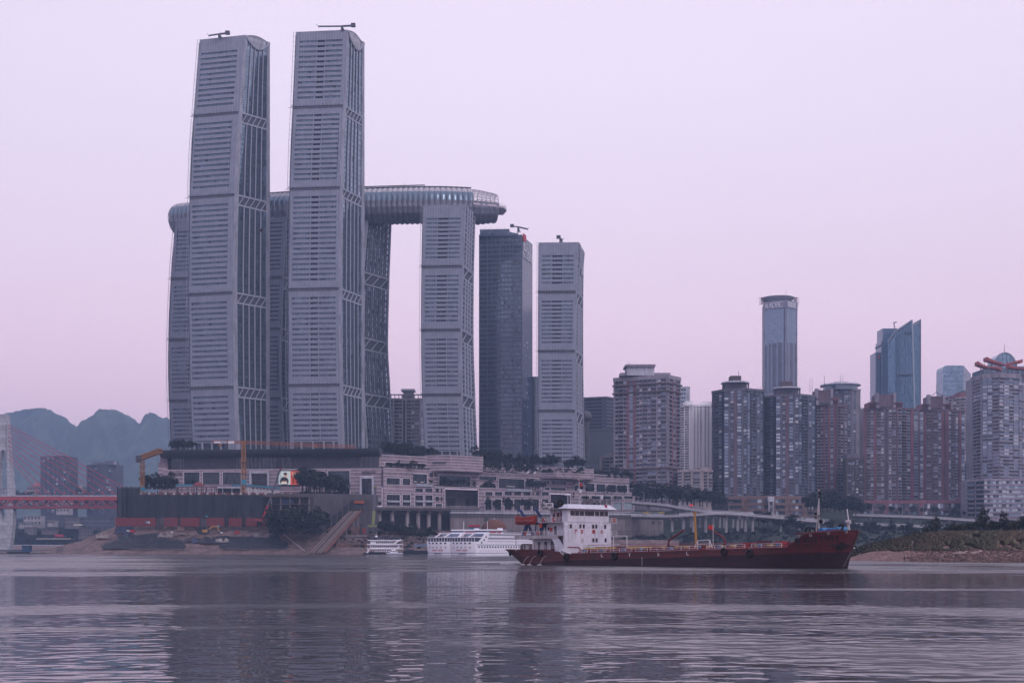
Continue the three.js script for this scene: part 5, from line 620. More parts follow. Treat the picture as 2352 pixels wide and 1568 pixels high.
treeRow(22, 1456, 1668, 1150, 1168, 938, 965, 9, 16, 'dark tree behind the upper ramp', 'trees behind the upper ramp'); treeRow(15, 1850, 1990, 1172, 1186, 930, 960, 9, 17, 'dark tree on the slope left of the red podium', 'trees left of the red podium'); treeRow(9, 1735, 1850, 1206, 1224, 870, 905, 8, 13, 'dark tree under the elevated road', 'trees under the elevated road'); treeRow(10, 1990, 2230, 1176, 1186, 962, 978, 4, 8, 'small tree before the red podium', 'trees before the red podium'); treeRow(12, 1900, 2230, 1222, 1236, 872, 895, 6, 11, 'dark tree behind the gravel spit', 'trees behind the spit');
treeRow(18, 618, 738, 1224, 1228, 776, 806, 8, 17, 'dark tree on the bank beside the slipway', 'bank trees beside the slipway'); treeRow(12, 872, 990, 1226, 1240, 800, 820, 5, 10, 'small tree on the bank before the road columns', 'bank trees by the columns');
bushes('bank_shrubs', 'low shrubs on the bank behind the moored ships', scatter(520, () => { const u = rr(740, 1300), D = rr(785, 818), b = (D - 772) / 43; return [X(u, D), Math.max(0.4, lerp(-0.6, Y(bankTop(u), 815), b)) + 0.2, -D, rr(0.7, 2)]; }), leafM[1]);
{ const pr = []; for (let i = 0; i < 420; i++) { const k = rnd(); if (k < 0.35) pr.push([PR, lerp(878, 1000, rnd()), 59.6, -3]); else if (k < 0.55) pr.push([PR, lerp(1108, 1228, rnd()), 59.8, -5]); else if (k < 0.8) pr.push([PR, lerp(1358, 1446, rnd()), 59.6, -4]); else pr.push([PR, lerp(990, 1095, rnd()), 47.8, -0.8]); } bushes('terrace_planting', 'trailing shrubs along the terrace edges of the podium', pr.map(([F, u, y, o]) => { const p = F.p(F.s(u), y + rr(-0.2, 0.5), o + rr(-0.6, 0.4)); return [p.x, p.y, p.z, rr(0.5, 1.3)]; }), leafM[2]); }
bushes('plaza_shrubs', 'shrubs under the dense plaza and bank trees', scatter(260, () => { const k = rnd(); if (k < 0.4) { const u = rr(690, 786), D = rr(824, 846); return [X(u, D), Y(1138, D) + rr(0, 2), -D, rr(1.2, 2.4)]; } if (k < 0.6) { const u = rr(328, 400), D = rr(843, 862); return [X(u, D), Y(1122, D) + rr(0, 2), -D, rr(1.2, 2.2)]; } const u = rr(618, 738), D = rr(776, 800); return [X(u, D), Y(1226, D) + rr(0, 3), -D, rr(1.2, 2.6)]; }), leafM[1]);
bushes('roof_garden_shrubs', 'shrub mass of the podium roof gardens', scatter(520, () => { const u = rr(885, 1340), D = lerp(905, 965, rnd()) + (u - 885) * 0.05; return [X(u, D), 59 + (u < 1000 ? 8 : 2) + rr(0, 2.2), -D, rr(1, 2.2)]; }), leafM[1]);
// ================= building site on the headland =================
const zu = (z) => 229.7 + z * 0.2197;
{ // terrace block that carries the plaza
  single('plaza_terrace', new G().prism([[X(290, 824), -824], [X(720, 816), -816], [X(868, 836), -836], [X(868, 868), -868], [X(372, 886), -886], [X(300, 850), -850]], 12, Y(1133, 816)), mConcDark, 'terrace that carries the plaza behind the netting', null, null, 'structure');
  const t = thing('netted_building', 'half round building site wrapped in dark green grey netting with steel posts', 'building site', P(268, 1190, 812)), path = [[268, 835], [272, 822], [283, 813], [300, 809], [400, 806], [580, 806], [605, 806]], D = curve(path);
  const posts = [180, 228, 268, 325, 408, 490, 598, 706, 812, 922, 1008, 1100, 1195, 1292, 1360, 1430, 1495, 1597, 1700].map(zu), net = [M('#3c4048', 0.95, T.streak), M('#40424c', 0.95, T.streak), M('#373b44', 0.95, T.streak)], thin = M('#6a727b', 0.95, T.streak, { transparent: true, opacity: 0.55 });
  for (let i = 0; i + 1 < posts.length; i++) {
    const u0 = posts[i], u1 = posts[i + 1], d0 = D(u0), d1 = D(u1), vt = i < 4 ? 1120 : 1135, n = 6; const g = new G();
    for (let k = 0; k < n; k++) for (let j = 0; j < 6; j++) { const q = (a, b) => { const u = lerp(u0, u1, a), d = lerp(d0, d1, a) + 0.6 * Math.sin(Math.PI * a) + 0.25 * vnoise(u * 0.8, b * 6); return P(u, lerp(1188, vt + 1.2 * Math.sin(Math.PI * a), b), d); }; g.quad(q(k / n, j / 6), q((k + 1) / n, j / 6), q((k + 1) / n, (j + 1) / 6), q(k / n, (j + 1) / 6)); }
    part(t, 'net_panel', g, net[i % 3]);
    if (i >= 1 && i < 4) part(t, 'upper_net', new G().quad(P(u0, 1135, d0 + 14), P(u1, 1135, d1 + 14), P(u1, 1118, d1 + 14), P(u0, 1118, d0 + 14)), M('#59616a', 0.95));
    { const p = new G(); p.bar(P(u0, 1190, d0 - 0.5), P(u0, i < 5 ? 1117 : 1128, d0 - 0.5), 0.55); for (const v of [1122, 1136, 1163, 1176]) p.box(X(u0, d0 - 0.5), Y(v, d0), -d0 + 0.5, 1.1, 0.7, 0.9); part(t, 'post', p, M('#2b2d36', 0.8)); }
  }
  // red hoarding with doorways and leg supports
  const D2 = 805, hd = [[264, 1], [357, 0], [376, 1], [408, 0], [414.5, 1], [457.5, 0], [474.5, 1], [516, 2], [524, 1], [557, 2], [563, 1], [592, 2], [600, 1], [618, -1]];
  for (let i = 0; i + 1 < hd.length; i++) { const [u0, k] = hd[i], u1 = hd[i + 1][0], top = 1189, bot = 1208, F = new Face(X(u0, D2), -D2, X(u1, D2), -D2); if (k === 1) { const n = Math.max(3, Math.round((u1 - u0) / 1.7)); for (let j = 0; j < n; j++) F.ub(t, 'hoarding_sheet', [M('#6f2f36', 0.8), M('#7d3a3f', 0.8), M('#64292f', 0.8)][j % 3], F.len * j / n, F.len * (j + 1) / n, Y(bot, D2), Y(top, D2), -0.3, j % 2 ? 0.06 : 0.0); } else F.part(t, 'doorway', mConcDark, 0, F.len, Y(bot, D2), Y(top, D2), -4, -2); if (k === 2) for (const s of [0.1, 0.9]) F.part(t, 'support_leg', M('#26262e', 0.9), F.len * s - 0.35, F.len * s + 0.35, Y(bot + 3, D2), Y(top - 3, D2), 0.3, 1.1); }
  for (const [u, v, c] of [[336.5, 1199, '#5aa0b8'], [341.5, 1199.5, '#c9ccd0'], [386, 1199, '#2c4a6a'], [501, 1208, '#5aa0b8'], [474, 1185.5, '#3f8aa0']]) part(t, 'notice_board', new G().box(X(u, D2), Y(v, D2), -D2 + 0.3, 1.3, 1.1, 0.1), M(c, 0.7));
}
{ // open concrete frame and pale slotted wall to the right
  const D = 812, t = thing('unfinished_building', 'unfinished open concrete floors between netting and slipway', 'building site', P(640, 1190, D));
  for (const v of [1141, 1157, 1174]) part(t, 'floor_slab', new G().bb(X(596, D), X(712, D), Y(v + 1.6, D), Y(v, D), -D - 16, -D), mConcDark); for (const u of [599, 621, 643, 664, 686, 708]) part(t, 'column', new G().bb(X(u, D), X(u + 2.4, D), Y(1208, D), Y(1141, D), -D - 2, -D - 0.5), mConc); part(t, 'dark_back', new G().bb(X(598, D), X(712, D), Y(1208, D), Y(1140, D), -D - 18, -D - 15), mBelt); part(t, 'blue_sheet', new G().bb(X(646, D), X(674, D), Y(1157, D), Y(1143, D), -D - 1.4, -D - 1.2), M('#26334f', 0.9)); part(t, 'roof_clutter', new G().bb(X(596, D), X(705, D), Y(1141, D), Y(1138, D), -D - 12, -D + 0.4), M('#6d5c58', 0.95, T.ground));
  const w = thing('slotted_wall', 'pale panelled concrete wall with dark slots behind the slipway', 'wall', P(760, 1188, 822)), F = new Face(X(707, 816), -816, X(812, 830), -830); F.part(w, 'wall', M('#938a8f', 0.9, T.streak), 0, F.len, Y(1192, 820), Y(1144, 820), -6, 0); F.part(w, 'parapet', mConcDark, 0, F.len, Y(1146, 820), Y(1140, 820), -6, 0.4); for (const [u0, u1, v0, v1] of [[712, 786, 1149, 1155.5], [712, 761, 1163, 1169], [710, 748, 1180, 1184]]) { F.part(w, 'slot', mBelt, F.s(u0), F.s(u1), F.y(u0, v1), F.y(u0, v0), 0.02, 0.1); F.part(w, 'slot_railing', mPale, F.s(u0), F.s(u1), F.y(u0, lerp(v0, v1, 0.45)), F.y(u0, lerp(v0, v1, 0.3)), 0.05, 0.25); } part(w, 'arrow', new G().bar(F.p(F.s(718), F.y(718, 1168), 0.2), F.p(F.s(718), F.y(718, 1161), 0.2), 0.5, 0.2).bar(F.p(F.s(716.5), F.y(718, 1163.5), 0.2), F.p(F.s(718), F.y(718, 1161), 0.2), 0.4, 0.2).bar(F.p(F.s(719.5), F.y(718, 1163.5), 0.2), F.p(F.s(718), F.y(718, 1161), 0.2), 0.4, 0.2), M('#b08a3a', 0.8));
}
// plaza: pavilion, canopies, site huts, banners, railing
{ const D = 838; { const t = thing('red_pavilion', 'small pavilion with a red pyramid roof on the plaza', 'pavilion', P(451.5, 1132, D)), c = V(X(451.5, D), 0, -D - 4); part(t, 'roof', new G().cyl(c.clone().setY(Y(1114.5, D)), c.clone().setY(Y(1105, D)), 4.6, 0.3, 4), M('#7b3036', 0.85)); for (const [a, b] of [[-1, -1], [1, -1], [1, 1], [-1, 1]]) part(t, 'post', new G().bar(V(c.x + 2.6 * a, Y(1133, D), c.z + 2.6 * b), V(c.x + 2.6 * a, Y(1114, D), c.z + 2.6 * b), 0.35), M('#5d2f33', 0.85)); }
  { const t = thing('plaza_canopy', 'long white flat canopy on thin posts on the plaza', 'canopy', P(480, 1132, D)); part(t, 'roof', new G().hex(P(404, 1119, D), P(555, 1121, D), P(555, 1121, D + 9), P(404, 1119, D + 9), P(404, 1117, D), P(555, 1118, D), P(555, 1118, D + 9), P(404, 1117, D + 9)), mPale); for (let i = 0; i < 8; i++) part(t, 'post', new G().bar(P(406 + i * 21, 1133, D), P(406 + i * 21, 1119, D), 0.3), mPale); part(t, 'kiosk', new G().bb(X(500, D + 4), X(548, D + 4), Y(1133, D), Y(1121, D), -D - 8, -D - 4), mBelt); }
  { const t = thing('red_frame_arcade', 'row of dark red timber frames on the plaza', 'arcade', P(450, 1132, D - 6)); part(t, 'beam', new G().bb(X(404, D - 6), X(498, D - 6), Y(1120.5, D), Y(1118.6, D), -D + 5.5, -D + 6), M('#5d2f33', 0.85)); for (let i = 0; i < 9; i++) part(t, 'post', new G().bar(P(406 + i * 11.3, 1133, D - 6), P(406 + i * 11.3, 1119, D - 6), 0.4), M('#5d2f33', 0.85)); }
  { const t = thing('site_hut_row', 'long white site huts with a sloping blue roof edge on the plaza', 'site hut', P(600, 1132, D)); part(t, 'wall', new G().hex(P(562, 1132, D), P(642, 1134, D), P(642, 1134, D + 6), P(562, 1132, D + 6), P(562, 1114, D), P(642, 1122, D), P(642, 1122, D + 6), P(562, 1114, D + 6)), M('#c3bfc4', 0.85, T.streak)); part(t, 'roof_edge', new G().hex(P(560, 1115, D - 1), P(645, 1122.5, D - 1), P(645, 1122.5, D + 7), P(560, 1115, D + 7), P(560, 1112, D - 1), P(645, 1119, D - 1), P(645, 1119, D + 7), P(560, 1112, D + 7)), M('#3c7d92', 0.8)); for (let i = 0; i < 6; i++) part(t, 'window', new G().box(X(582 + i * 8, D), Y(1120.5 + i * 0.8, D), -D + 0.05, 0.9, 1.2, 0.2), mBelt); }
  for (const [u0, u1, v, lab] of [[404, 446, 1111, 'blue banner fence on the plaza, left one'], [533, 579, 1111, 'blue banner fence on the plaza behind the right crane']]) { const t = thing('banner_fence', lab, 'banner', P(u0, 1120, D + 12)); for (let i = 0; i < 4; i++) part(t, 'banner', new G().bb(X(lerp(u0, u1, i / 4), D + 12), X(lerp(u0, u1, (i + 0.94) / 4), D + 12), Y(v + 3.6, D), Y(v - 1.2, D), -D - 12.2, -D - 12), M('#3d7c93', 0.8)); part(t, 'posts', new G().bar(P(u0, 1132, D + 12.4), P(u0, 1110, D + 12.4), 0.3).bar(P(u1, 1132, D + 12.4), P(u1, 1110, D + 12.4), 0.3), mCrane); }
  { const g = new G(), t = thing('plaza_railing', 'red and white barrier along the plaza edge above the netting', 'barrier', P(500, 1134, 818)); for (let i = 0; i < 60; i++) { const u = 300 + i * 6.4; part(t, i % 3 ? 'barrier_panel' : 'white_barrier_panel', new G().bb(X(u, 818), X(u + 5.4, 818), Y(1136, 818), Y(1131.5, 818), -818.3, -818), i % 3 ? M('#77403f', 0.85) : M('#b5aaa8', 0.85)); } } }
// ---------- cranes ----------
const mYel = M('#9c6c38', 0.7), mOrange = M('#965c40', 0.7);
function lattice(g, a, b, w, n, th = 0.16) { const d = b.clone().sub(a), dir = d.clone().normalize(), up = Math.abs(dir.y) > 0.9 ? V(1, 0, 0) : V(0, 1, 0), s = dir.clone().cross(up).normalize().multiplyScalar(w / 2), t = s.clone().cross(dir).normalize().multiplyScalar(w / 2), q = (k, i, j) => a.clone().addScaledVector(d, k / n).addScaledVector(s, i).addScaledVector(t, j); for (const [i, j] of [[-1, -1], [1, -1], [1, 1], [-1, 1]]) g.bar(q(0, i, j), q(n, i, j), th * 1.5); for (let k = 0; k < n; k++) for (const [p, r] of [[[-1, -1], [1, -1]], [[1, -1], [1, 1]], [[1, 1], [-1, 1]], [[-1, 1], [-1, -1]]]) { g.bar(q(k, ...p), q(k + 1, ...r), th); g.bar(q(k, ...p), q(k, ...r), th); } return g; }
{ const D = 838, t = thing('tower_crane', 'yellow tower crane with a short raised jib seen end on, left one', 'tower crane', P(326, 1132, D)); part(t, 'mast', lattice(new G(), P(326, 1150, D), P(326, 1056, D), 2.1, 13, 0.22), mYel); part(t, 'jib', lattice(new G(), P(324, 1051, D), P(368, 1035, D - 26), 2.6, 14, 0.28), mYel); part(t, 'cab', new G().box(X(320, D), Y(1052, D), -D + 1.5, 3.4, 3, 2.6), mCrane); part(t, 'counterweight', new G().box(X(315, D), Y(1055, D), -D, 2.2, 4, 2), M('#77737a', 0.9)); part(t, 'counter_jib', new G().bar(P(313, 1050.5, D), P(326, 1051, D), 1.6, 0.8), mYel); part(t, 'hoist_rope', new G().cyl(P(361, 1036, D - 22), P(361, 1075, D - 22), 0.05, 0.05, 4), mCrane); part(t, 'sign', new G().box(X(326, D - 3), Y(1123, D), -D + 1.6, 3, 2.4, 0.3), M('#2f7f95', 0.7)); for (const v of [1071, 1086]) part(t, 'collar', new G().box(X(326, D), Y(v, D), -D, 4, 0.4, 4), mYel); }
{ const D = 838, t = thing('tower_crane', 'yellow tower crane with a long level orange jib across the podium roof', 'tower crane', P(559, 1132, D)); part(t, 'mast', lattice(new G(), P(559, 1150, D), P(559, 1030, D), 2.3, 16, 0.22), mYel); part(t, 'head', lattice(new G(), P(559, 1030, D), P(559, 1012, D), 1.9, 3, 0.3), mYel); part(t, 'jib', lattice(new G(), P(559, 1016, D), P(818, 1026, D + 8), 1.9, 40, 0.15), mOrange); part(t, 'counter_jib', lattice(new G(), P(559, 1016, D), P(487, 1015, D), 1.6, 10, 0.22), mOrange); part(t, 'sign_board', new G().bb(X(492, D), X(520, D), Y(1018, D), Y(1013.5, D), -D + 0.9, -D + 1.05), M('#d5d3d8', 0.7)); part(t, 'sign_print', new G().bb(X(507, D), X(518, D), Y(1017, D), Y(1014.6, D), -D + 1.06, -D + 1.1), M('#3f6f94', 0.7)); part(t, 'sign_board', new G().bb(X(524, D), X(538, D), Y(1019, D), Y(1013, D), -D + 0.9, -D + 1.05), M('#d5d3d8', 0.7)); for (let i = 0; i < 3; i++) part(t, 'counterweight', new G().bb(X(501 + i * 0.5, D), X(509 - i, D), Y(1021.5 + i * 2, D), Y(1020 + i * 2, D), -D - 1, -D + 0.6), mOrange); part(t, 'sign', new G().box(X(559, D - 3), Y(1106.5, D), -D + 1.7, 3.2, 3, 0.3), M('#2f7f95', 0.7)); for (const v of [1060, 1085]) part(t, 'collar', new G().box(X(559, D), Y(v, D), -D, 4.4, 0.4, 4.4), mYel); part(t, 'trolley', new G().box(X(723, D), Y(1024, D), -D - 4, 2, 1.2, 1.6), mOrange); }
function mobileCrane(pts, label, lowM, upM, wid) { const a = P(...pts[0]), c = P(...pts[1]), b = P(...pts[2]), t = thing('mobile_crane', label, 'crane', a); part(t, 'boom_base', new G().bar(a, c, wid * 1.3, wid * 1.3), lowM); part(t, 'boom', new G().bar(c, b, wid, wid), upM); part(t, 'boom_head', new G().box(b.x, b.y, b.z, wid * 1.6, wid * 1.1, wid), lowM); part(t, 'chassis', new G().box(a.x - 1, a.y - 1.2, a.z, 7, 1.6, 2.6), lowM); part(t, 'cab', new G().box(a.x + 3.2, a.y - 0.3, a.z, 1.8, 2, 2.4), GL[0]); for (const s of [-3, -1.4, 1.4, 3]) part(t, 'wheel', new G().cyl(V(a.x - 1 + s, a.y - 2, a.z + 1.4), V(a.x - 1 + s, a.y - 2, a.z - 1.4), 0.6, 0.6, 10), mBelt); part(t, 'rope', new G().cyl(b, b.clone().setY(b.y - 6), 0.05, 0.05, 4), mCrane); }
mobileCrane([[603, 1190, 800], [614.5, 1161, 800], [644, 1076, 800]], 'mobile crane with dark boom and red base before the netting', M('#9a2836', 0.6), M('#4d4d58', 0.6), 0.95);
mobileCrane([[857, 1204, 822], [859, 1173, 822], [861.5, 1120, 822]], 'mobile crane with a lime green boom base beside the slipway', M('#7f8852', 0.6), M('#5b5b66', 0.6), 1.4);
// ---------- things lying on the bank ----------
const bankPt = (u, v) => { const top = Math.max(0.1, Y(bankTop(u), 815)); let b = 0.5; for (let i = 0; i < 30; i++) { const D = lerp(772, 815, b), y = lerp(-0.6, top, b), vv = 1257 - (y - EYE) * FOC / D; b = clamp(b + (vv - v) * 0.008, 0, 1.05); } const D = lerp(772, 815, b); return V(X(u, D), lerp(-0.6, top, b), -D); };
function tarp(outline, label, m, lift = 0.55) { // outline [uLeft, uRight, vTop, vBottom, ragged]
  const [u0, u1, v0, v1] = outline, nu = 26, nv = 9, sd = u0; const f = (a, b) => { const edge = 1 + 0.14 * (vnoise(b * 5 + sd, a * 3) - 0.5), uu = lerp(lerp(u0, u1, 0.5) + (u0 - lerp(u0, u1, 0.5)) * edge, lerp(u0, u1, 0.5) + (u1 - lerp(u0, u1, 0.5)) * edge, a), vv = lerp(v1 + 3 * (vnoise(a * 7, sd) - 0.5), v0 + 9 * (vnoise(a * 5 + sd, 3) - 0.5), b), p = bankPt(uu, vv); p.y += lift + 0.9 * (fbm(a * 9 + sd, b * 6, 3) - 0.4); p.z += lift * 0.6; return p; };
  const o = single('tarpaulin', grid(nu, nv, f, m), m, label, 'tarpaulin', 'dark sheets covering the bank'); return o; }
const mTarp = M('#262834', 0.7, T.ground, { bumpMap: T.ground, bumpScale: 0.8 }), mTarp2 = M('#2f313d', 0.7, T.ground, { bumpMap: T.ground, bumpScale: 0.8 });
tarp([236, 424, 1246, 1263], 'wide black sheet low on the left of the bank', mTarp); tarp([270, 382, 1228, 1248], 'black sheet above the wide one on the left bank', mTarp2); tarp([486, 642, 1232, 1250], 'black sheet under the excavator', mTarp); tarp([506, 660, 1246, 1263], 'lowest black sheet on the right of the bank', mTarp2); tarp([460, 530, 1238, 1250], 'small black sheet in the middle of the bank', mTarp2); tarp([264, 306, 1211, 1227], 'blue sheet beside the red box on the left bank', M('#2f3d66', 0.7, T.ground));
tarp([404, 470, 1238, 1248], 'grey sheet between the black sheets', M('#4d4750', 0.85, T.ground)); tarp([452, 480, 1212, 1226], 'dark soil heap cover left of the excavator', mTarp2);
for (const [u, v, w, h, c, lab] of [[235, 1235, 30, 8, '#9b8d86', 'pale concrete patch on the left bank'], [380, 1233, 36, 8, '#9a8c88', 'pale concrete patch in the middle of the bank'], [510, 1245, 30, 6, '#b0a4a2', 'pale concrete slab under the excavator'], [600, 1233, 36, 7, '#93868a', 'pale concrete patch near the bank trees'], [426, 1230, 60, 3.5, '#857470', 'narrow concrete ledge on the bank']]) tarp([u - w / 2, u + w / 2, v - h / 2, v + h / 2], lab, M(c, 0.9, T.grain), 0.75).name = numbered('concrete_patch');
for (const [u, v, w, c, lab] of [[303, 1223, 1.8, '#b03038', 'red box beside the blue sheet'], [294, 1222, 1.4, '#c9c9cf', 'white box beside the red box'], [544, 1225, 1.7, '#a32c34', 'red box right of the excavator'], [508, 1225, 1.1, '#c3c3c9', 'small white box right of the excavator'], [394, 1224, 1.1, '#bfc0c6', 'small white box in the middle of the bank'], [290, 1235, 1, '#3d7c93', 'small blue barrel on the black sheet'], [448, 1247, 2.4, '#46506e', 'blue grey bundle on the middle of the bank'], [378, 1211, 1.2, '#d0cfd3', 'white sheet below the hoarding'], [416, 1219, 3, '#7d6460', 'timber stack below the hoarding']]) { const p = bankPt(u, v), t = thing('site_box', lab, 'box', p); part(t, 'box', new G().box(p.x, p.y + w * 0.45, p.z, w * 1.5, w * 0.9, w), M(c, 0.8)); part(t, 'lid', new G().box(p.x, p.y + w * 0.94, p.z, w * 1.56, w * 0.1, w * 1.06), M(c, 0.7)); }
{ const p = bankPt(474, 1226), t = thing('excavator', 'yellow excavator working on the bank among black sheets', 'excavator', p), m = M('#b07c38', 0.65); part(t, 'body', new G().box(p.x - 1, p.y + 2, p.z, 3.6, 1.6, 2.6), m); part(t, 'cab', new G().box(p.x + 0.6, p.y + 3, p.z + 0.5, 1.4, 2, 1.3), GL[0]); part(t, 'boom', new G().bar(V(p.x + 1, p.y + 2.6, p.z), V(p.x + 4, p.y + 5, p.z), 0.5, 0.7).bar(V(p.x + 4, p.y + 5, p.z), V(p.x + 7, p.y + 4.6, p.z), 0.45, 0.6), m); part(t, 'arm', new G().bar(V(p.x + 7, p.y + 4.6, p.z), V(p.x + 8.2, p.y + 1.6, p.z), 0.4, 0.5), m); part(t, 'bucket', new G().box(p.x + 8, p.y + 1, p.z, 1.2, 1.2, 1.1), mCrane); for (const s of [-1, 1]) part(t, 'track', new G().box(p.x - 0.4, p.y + 0.6, p.z + s * 1.1, 4.2, 1, 0.6), mBelt); part(t, 'counterweight', new G().box(p.x - 3, p.y + 2, p.z, 1, 1.4, 2.6), mCrane); }
{ const g = new G(); for (let i = 0; i < 56; i++) { const left = i < 28, u = left ? 300 + i * 5 : 500 + (i - 28) * 6.2, p = bankPt(u, 1263.5); g.box(p.x, p.y + 0.5, p.z + 0.8, 0.7, 1.0, 0.7); } single('mooring_blocks', g, mConc, 'rows of small concrete blocks low on the bank', 'blocks', null, 'stuff'); }
{ const t = thing('bank_stairs', 'steel stairway with railings on the left of the bank', 'stairs', bankPt(262, 1222)); for (const [u0, v0, u1, v1] of [[262, 1224, 285, 1207], [444, 1209, 458, 1219], [268, 1206, 305, 1206]]) { const a = bankPt(u0, v0), b = bankPt(u1, v1); a.z += 0.8; b.z += 0.8; part(t, 'flight', new G().bar(a, b, 1.2, 0.4), M('#5d3a34', 0.85)); const r = new G(); for (let i = 0; i <= 8; i++) { const q = a.clone().lerp(b, i / 8); r.bar(q, q.clone().setY(q.y + 1.1), 0.12); } r.bar(a.clone().setY(a.y + 1.1), b.clone().setY(b.y + 1.1), 0.12); part(t, 'railing', r, M('#4a2f2c', 0.85)); } const f = thing('path_railing', 'pale railing along the steps right of the black sheets', 'railing', bankPt(655, 1240)); const g = []; for (let i = 0; i < 12; i++) { const p = bankPt(634 + i * 6, 1214 + i * 4.7); p.z += 0.8; part(f, 'post', new G().bar(p, p.clone().setY(p.y + 1.4), 0.22), mConc); g.push(p.clone().setY(p.y + 1.3)); } part(f, 'rail', new G().path(g, 0.08, 4), mConc); part(f, 'step_edge', new G().path(g.map((q) => q.clone().setY(q.y - 1.3)), 0.5, 4), M('#a3938f', 0.9)); }
// ---------- slipway ----------
{ const t = thing('slipway', 'steep timber and rail slipway rising from the water on columns', 'slipway', P(725, 1272, 772)), bl = P(709, 1273.5, 771), br = P(742, 1273.5, 770), tl = P(800, 1178, 822), tr = P(828, 1176, 818), up = V(0, 0.9, 0), n = 34;
  for (let i = 0; i < n; i++) { const q = (a, b) => bl.clone().lerp(br, a).lerp(tl.clone().lerp(tr, a), b), b0 = i / n, b1 = (i + 0.9) / n; part(t, 'sleeper', new G().hex(q(0, b0), q(1, b0), q(1, b1), q(0, b1), q(0, b0).add(up), q(1, b0).add(up), q(1, b1).add(up), q(0, b1).add(up)), [M('#6b5752', 0.95, T.ground), M('#5e4d4a', 0.95, T.ground), M('#75605a', 0.95, T.ground)][i % 3]); }
  for (const a of [0.08, 0.28, 0.5, 0.62, 0.8]) part(t, 'rail', new G().bar(bl.clone().lerp(br, a).add(V(0, 1.1, 0)), tl.clone().lerp(tr, a).add(V(0, 1.1, 0)), 0.7, 0.5), M(a === 0.5 ? '#4d4446' : '#7d6c6a', 0.85)); part(t, 'kerb', new G().bar(br.clone().add(V(0.4, 0.8, 0)), tr.clone().add(V(0.4, 0.8, 0)), 1.1, 1.6), M('#8a5c54', 0.9, T.grain));
  for (const f of [0.2, 0.42, 0.62, 0.82, 0.95]) for (const s of [0.15, 0.95]) { const p = bl.clone().lerp(br, s).lerp(tl.clone().lerp(tr, s), f); part(t, 'column', new G().bar(V(p.x, -1, p.z), p, 1.1), mConc); }
  const c = thing('stair_gallery', 'stepped dark roofed stairway running up left of the slipway', 'stairway', P(750, 1225, 806)); for (let i = 0; i < 5; i++) { const u = 746 + i * 13, v = 1199 - i * 11, D = 808 + i * 3; part(c, 'roof', new G().hex(P(u, v + 3, D), P(u + 14, v - 8, D), P(u + 14, v - 8, D + 5), P(u, v + 3, D + 5), P(u, v - 1, D), P(u + 14, v - 12, D), P(u + 14, v - 12, D + 5), P(u, v - 1, D + 5)), M('#4a4650', 0.85)); part(c, 'wall', new G().hex(P(u, v + 20, D + 1), P(u + 14, v + 9, D + 1), P(u + 14, v + 9, D + 4), P(u, v + 20, D + 4), P(u, v + 3, D + 1), P(u + 14, v - 8, D + 1), P(u + 14, v - 8, D + 4), P(u, v + 3, D + 4)), M('#33313a', 0.9)); part(c, 'post', new G().bar(P(u + 1, v + 30, D), P(u + 1, v, D), 0.6), mConc); }
  const h = thing('orange_roofed_hut', 'small building with an orange roof at the top of the slipway', 'hut', P(822, 1168, 828)); part(h, 'wall', new G().bb(X(812, 828), X(834, 828), Y(1170, 828), Y(1155, 828), -838, -828), mConcDark); part(h, 'roof', new G().bb(X(810, 828), X(835, 828), Y(1156, 828), Y(1150, 828), -839, -827), M('#a5583c', 0.9)); part(h, 'window', new G().bb(X(818, 828), X(826, 828), Y(1166, 828), Y(1159, 828), -828, -827.8), mBelt);
}
{ // red stone walls, gate tower and terraces by the water
  const D = 786, t = thing('red_stone_wall', 'red stone terrace walls with arched recesses right of the slipway', 'wall', P(800, 1272, D)); const blk = (u0, u1, v0, v1, d, m) => part(t, 'wall_block', new G().bb(X(u0, d), X(u1, d), Y(v1, d), Y(v0, d), -d - 8, -d), m); blk(771, 800, 1246, 1273, D, mStone); blk(800, 842, 1248, 1273, D + 3, M('#87635c', 0.9, T.grain)); blk(805, 828, 1209, 1228, D + 22, mStone); blk(750, 772, 1208, 1230, D + 24, mStone); blk(760, 842, 1228, 1233, D + 18, mConc); blk(842, 905, 1262, 1273, D + 1, mEarth); for (const u of [777, 788, 806, 815, 826]) part(t, 'recess', new G().bb(X(u, D), X(u + 6, D), Y(1268, D), Y(1251, D), -D + 0.02 - (u > 800 ? 3 : 0), -D + 0.12 - (u > 800 ? 3 : 0)), M('#6d4f4a', 0.95));
  const g = thing('gate_tower', 'small dark tower with a red arched door on the bank', 'tower', P(836, 1230, 808)); part(g, 'body', new G().cyl(P(836, 1232, 808), P(836, 1205, 808), 3.2, 2.4, 10), mConcDark); part(g, 'door', new G().bb(X(832, 804.5), X(840, 804.5), Y(1225, 805), Y(1213, 805), -805, -804.4), M('#7d2c30', 0.8)); part(g, 'battlement', new G().cyl(P(836, 1205, 808), P(836, 1202, 808), 2.9, 2.9, 10), mConcDark);
  for (const [u0, u1, v] of [[884, 1100, 1219], [1075, 1098, 1222]]) { const q = thing('quay_wall', u0 < 1000 ? 'long red stone quay ledge under the road columns' : 'short red stone ledge behind the white ships', 'wall', P(u0, v, 818)); part(q, 'ledge', new G().bb(X(u0, 818), X(u1, 818), Y(v + 6, 818), Y(v, 818), -830, -818), mStone); part(q, 'coping', new G().bb(X(u0, 818), X(u1, 818), Y(v, 818), Y(v - 1, 818), -830, -817.6), mConc); } }
